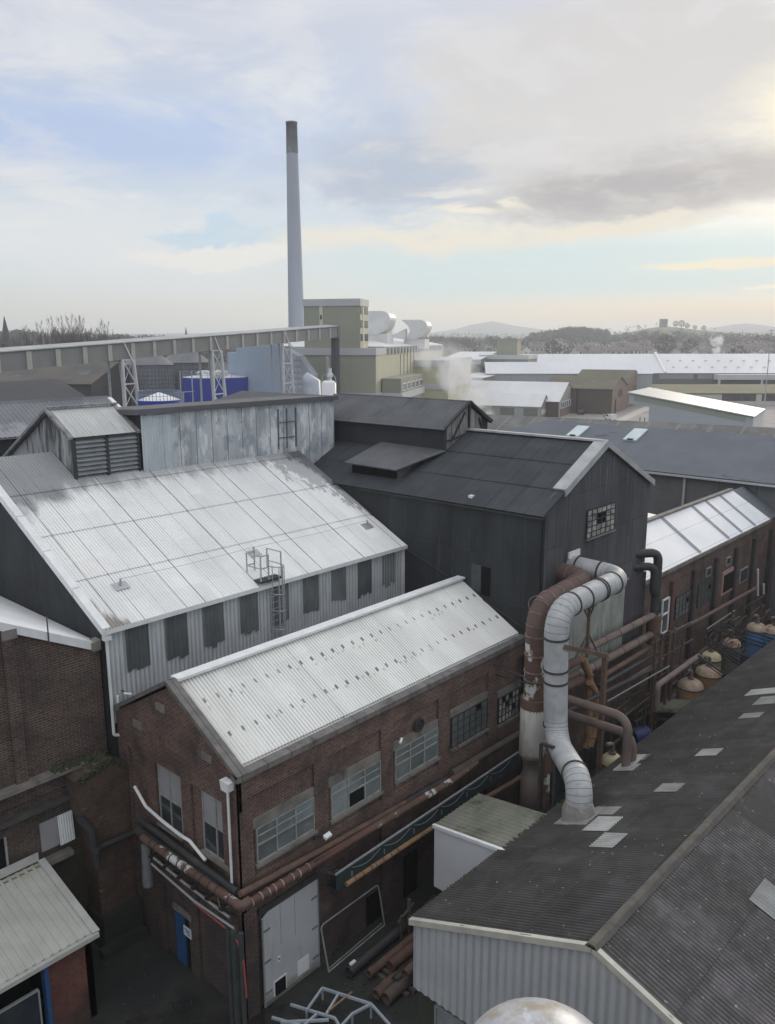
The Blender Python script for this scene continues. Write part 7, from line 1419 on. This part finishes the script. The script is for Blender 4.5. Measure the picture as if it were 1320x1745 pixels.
def sms(v, lo, hi):
    n = N('ShaderNodeMapRange'); n.interpolation_type = 'SMOOTHSTEP'; L(v, n.inputs[0]); n.inputs[1].default_value = lo; n.inputs[2].default_value = hi; return n.outputs[0]
def mixc(f, a, b):
    n = N('ShaderNodeMix'); n.data_type = 'RGBA'
    for i, q in ((0, f), (6, a), (7, b)):
        if hasattr(q, 'type'): L(q, n.inputs[i])
        elif i == 0: n.inputs[0].default_value = q
        else: n.inputs[i].default_value = (*q, 1)
    return n.outputs[2]
def rgb(r, g, b, k=1.0):
    f = lambda c: ((c/255+.055)/1.055)**2.4 if c > 10 else c/255/12.92
    return (f(r)*k*10, f(g)*k*10, f(b)*k*10)              # Background strength is 0.1
def blob(az, el, ra, re, nz, k=.9, lo=1.25, hi=.35, tilt=0.0):
    a = ma('SUBTRACT', AZm, az); e = ma('SUBTRACT', ma('SUBTRACT', ELm, el), ma('MULTIPLY', a, tilt)); a = ma('DIVIDE', a, ra); e = ma('DIVIDE', e, re)
    r = ma('SQRT', ma('ADD', ma('MULTIPLY', a, a), ma('MULTIPLY', e, e)))
    return sms(ma('ADD', r, ma('MULTIPLY', ma('SUBTRACT', nz, .5), k*2)), lo, hi)
w1 = fbm(.10, .26, 1.0, 8, .62, .12, 3, .8); w2 = fbm(.33, .9, 1.0, 7, .62, .12, 17, .4); w3 = fbm(.05, .13, 1.0, 6, .6, -.1, 29, 1.0)
AZ0, EL0 = AZm, ELm
AZm = ma('ADD', AZm, ma('ADD', ma('MULTIPLY', ma('SUBTRACT', w1, .5), 15), ma('MULTIPLY', ma('SUBTRACT', w2, .5), 4)))
ELm = ma('ADD', ELm, ma('ADD', ma('MULTIPLY', ma('SUBTRACT', w3, .5), 4.0), ma('ADD', ma('MULTIPLY', ma('SUBTRACT', w1, .5), 2.6), ma('MULTIPLY', ma('SUBTRACT', w2, .5), 1.3))))
n1 = fbm(.07, .20, 1.0, 8, .62, .10, 0, .6); n2 = fbm(.14, .55, 1.0, 8, .64, .12, 5, .4); n3 = fbm(.045, .11, 1.0, 7, .6, -.12, 11, .8); n4 = fbm(.2, .7, 1.2, 8, .64, .1, 23, .3)
rampn = N('ShaderNodeValToRGB'); L(ma('DIVIDE', ma('ADD', EL0, 0.0), 60, True), rampn.inputs[0]); cr = rampn.color_ramp
stops = [(0, (232, 226, 208)), (2.2, (222, 225, 218)), (4.5, (210, 223, 227)), (8, (206, 218, 231)), (13, (192, 206, 229)), (19, (196, 205, 223)), (30, (214, 220, 230)), (60, (226, 230, 236))]
cr.elements[0].position = 0; cr.elements[0].color = (*[c/10 for c in rgb(*stops[0][1])], 1); cr.elements[1].position = 1; cr.elements[1].color = (*[c/10 for c in rgb(*stops[-1][1])], 1)
for p_, c_ in stops[1:-1]:
    e = cr.elements.new(p_/60); e.color = (*[c/10 for c in rgb(*c_)], 1)
gm = N('ShaderNodeVectorMath'); gm.operation = 'SCALE'; L(rampn.outputs[0], gm.inputs[0]); gm.inputs['Scale'].default_value = 10
base = mixc(.88, sky.outputs[0], gm.outputs[0])
rightw = sms(AZ0, -6, 22)
base = mixc(ma('MULTIPLY', ma('MULTIPLY', rightw, sms(EL0, 5.0, .4)), .95), base, rgb(236, 208, 160))
base = mixc(ma('MULTIPLY', ma('MULTIPLY', sms(AZ0, -8, 4), ma('MULTIPLY', sms(EL0, 1.6, 3.6), sms(EL0, 8.5, 5.5))), .8), base, rgb(201, 223, 224))
# soft veils, thin and torn
c_ = mixc(ma('MULTIPLY', sms(n1, .45, .66), ma('MULTIPLY', sms(ELm, 2.0, 6.0), .8)), base, rgb(224, 227, 231))
c_ = mixc(ma('MULTIPLY', sms(n2, .50, .68), ma('MULTIPLY', ma('MULTIPLY', sms(AZ0, 3, -8), sms(EL0, 2.5, 5)), ma('MULTIPLY', sms(EL0, 13, 7), .75))), c_, rgb(233, 232, 228))
c_ = mixc(ma('MULTIPLY', blob(-18, 5.6, 15, 3.6, n3, .4, 1.2, .5), .7), c_, rgb(226, 229, 230))
c_ = mixc(ma('MULTIPLY', blob(-17, 12.6, 12, 2.6, n1, .4, 1.2, .3), .8), c_, rgb(176, 196, 230))
c_ = mixc(ma('MULTIPLY', blob(-10.5, 7.0, 4.5, 1.0, n2, .4, 1.1, .6), .85), c_, rgb(190, 214, 230))
c_ = mixc(ma('MULTIPLY', sms(EL0, 14, 20), .5), c_, rgb(206, 209, 220))
c_ = mixc(ma('MULTIPLY', sms(n3, .5, .62), ma('MULTIPLY', sms(EL0, 11, 16), .45)), c_, rgb(218, 217, 222))
# heavy cloud
c_ = mixc(ma('MULTIPLY', blob(1.5, 10.6, 9, 3.4, n3, .4, 1.2, .3), .85), c_, rgb(172, 184, 202))
c_ = mixc(ma('MULTIPLY', blob(17, 14.5, 17, 7.0, n3, .35, 1.15, .55), .85), c_, rgb(212, 209, 206))
c_ = mixc(ma('MULTIPLY', blob(18, 9.3, 15, 2.7, n1, .4, 1.1, .45, tilt=.10), .9), c_, rgb(190, 186, 183))
c_ = mixc(ma('MULTIPLY', blob(15, 9.0, 8, 1.3, n2, .5, 1.15, .4, tilt=.06), .6), c_, rgb(168, 166, 168))
c_ = mixc(ma('MULTIPLY', sms(n2, .50, .66), ma('MULTIPLY', blob(9, 12.0, 13, 3.2, n1, .4, 1.2, .4), .7)), c_, rgb(226, 221, 214))
c_ = mixc(ma('MULTIPLY', sms(n4, .46, .66), ma('MULTIPLY', blob(16, 10.5, 15, 5, n1, .4, 1.2, .4), .4)), c_, rgb(222, 218, 212))
c_ = mixc(ma('MULTIPLY', sms(fbm(.11, .26, 1.0, 9, .66, .2, 41, .5), .5, .64), ma('MULTIPLY', sms(EL0, 8, 12), .38)), c_, rgb(226, 225, 226))
# bright torn edges under the bank
c_ = mixc(ma('MULTIPLY', blob(5.2, 8.1, 4.6, .55, n4, .5, 1.2, .35), .95), c_, rgb(240, 233, 214))
c_ = mixc(ma('MULTIPLY', blob(4.2, 9.4, 3.6, .5, n4, .5, 1.25, .3), .6), c_, rgb(240, 235, 224))
c_ = mixc(ma('MULTIPLY', blob(2.5, 6.6, 13, .95, n4, .5, 1.3, .2, tilt=-.012), .92), c_, rgb(236, 229, 212))
c_ = mixc(ma('MULTIPLY', blob(14.5, 6.6, 7, .65, n4, .5, 1.25, .3, tilt=.10), .9), c_, rgb(236, 228, 208))
c_ = mixc(ma('MULTIPLY', blob(-11, 5.5, 7, .8, n4, .45, 1.05, .6, tilt=.06), .65), c_, rgb(240, 236, 226))
AZm, ELm = ma('ADD', AZ0, ma('MULTIPLY', ma('SUBTRACT', w2, .5), 5)), ma('ADD', EL0, ma('MULTIPLY', ma('SUBTRACT', w2, .5), .7))
c_ = mixc(ma('MULTIPLY', blob(22, 4.65, 6.8, .36, n4, .35, 1.15, .4, tilt=.012), .95), c_, rgb(250, 238, 206))
c_ = mixc(ma('MULTIPLY', blob(25, 3.2, 2.5, .16, n4, .35, 1.15, .4, tilt=.02), .95), c_, rgb(255, 246, 218))
c_ = mixc(ma('MULTIPLY', blob(25.5, 7.6, 2.2, .3, n4, .3, 1.05, .7, tilt=.05), .9), c_, rgb(255, 250, 232))
c_ = mixc(ma('MULTIPLY', blob(26, 13.6, 6.0, 3.6, n1, .35, 1.15, .0), .95), c_, rgb(255, 245, 218, 1.08))
c_ = mixc(ma('MULTIPLY', blob(26.5, 19.5, 5, 2.6, n1, .4, 1.15, .1), .6), c_, rgb(246, 242, 230))
ELm = EL0
# sky overhead and behind, outside the picture: bright thin overcast
up = sms(ELm, 24, 50)
c_ = mixc(up, c_, rgb(238, 240, 246, 1.2))
low = sms(ELm, 0.0, -3.0); c_ = mixc(low, c_, rgb(120, 120, 115))
L(c_, bg.inputs[0])
S.view_settings.view_transform = 'Standard'; S.view_settings.look = 'None'; S.view_settings.exposure = .08; S.view_settings.gamma = 1
S.render.engine = 'CYCLES'; S.cycles.max_bounces = 6; S.cycles.volume_bounces = 2; S.cycles.use_denoising = True; S.cycles.volume_step_rate = 2.0; S.cycles.volume_max_steps = 256; S.cycles.sample_clamp_indirect = 4
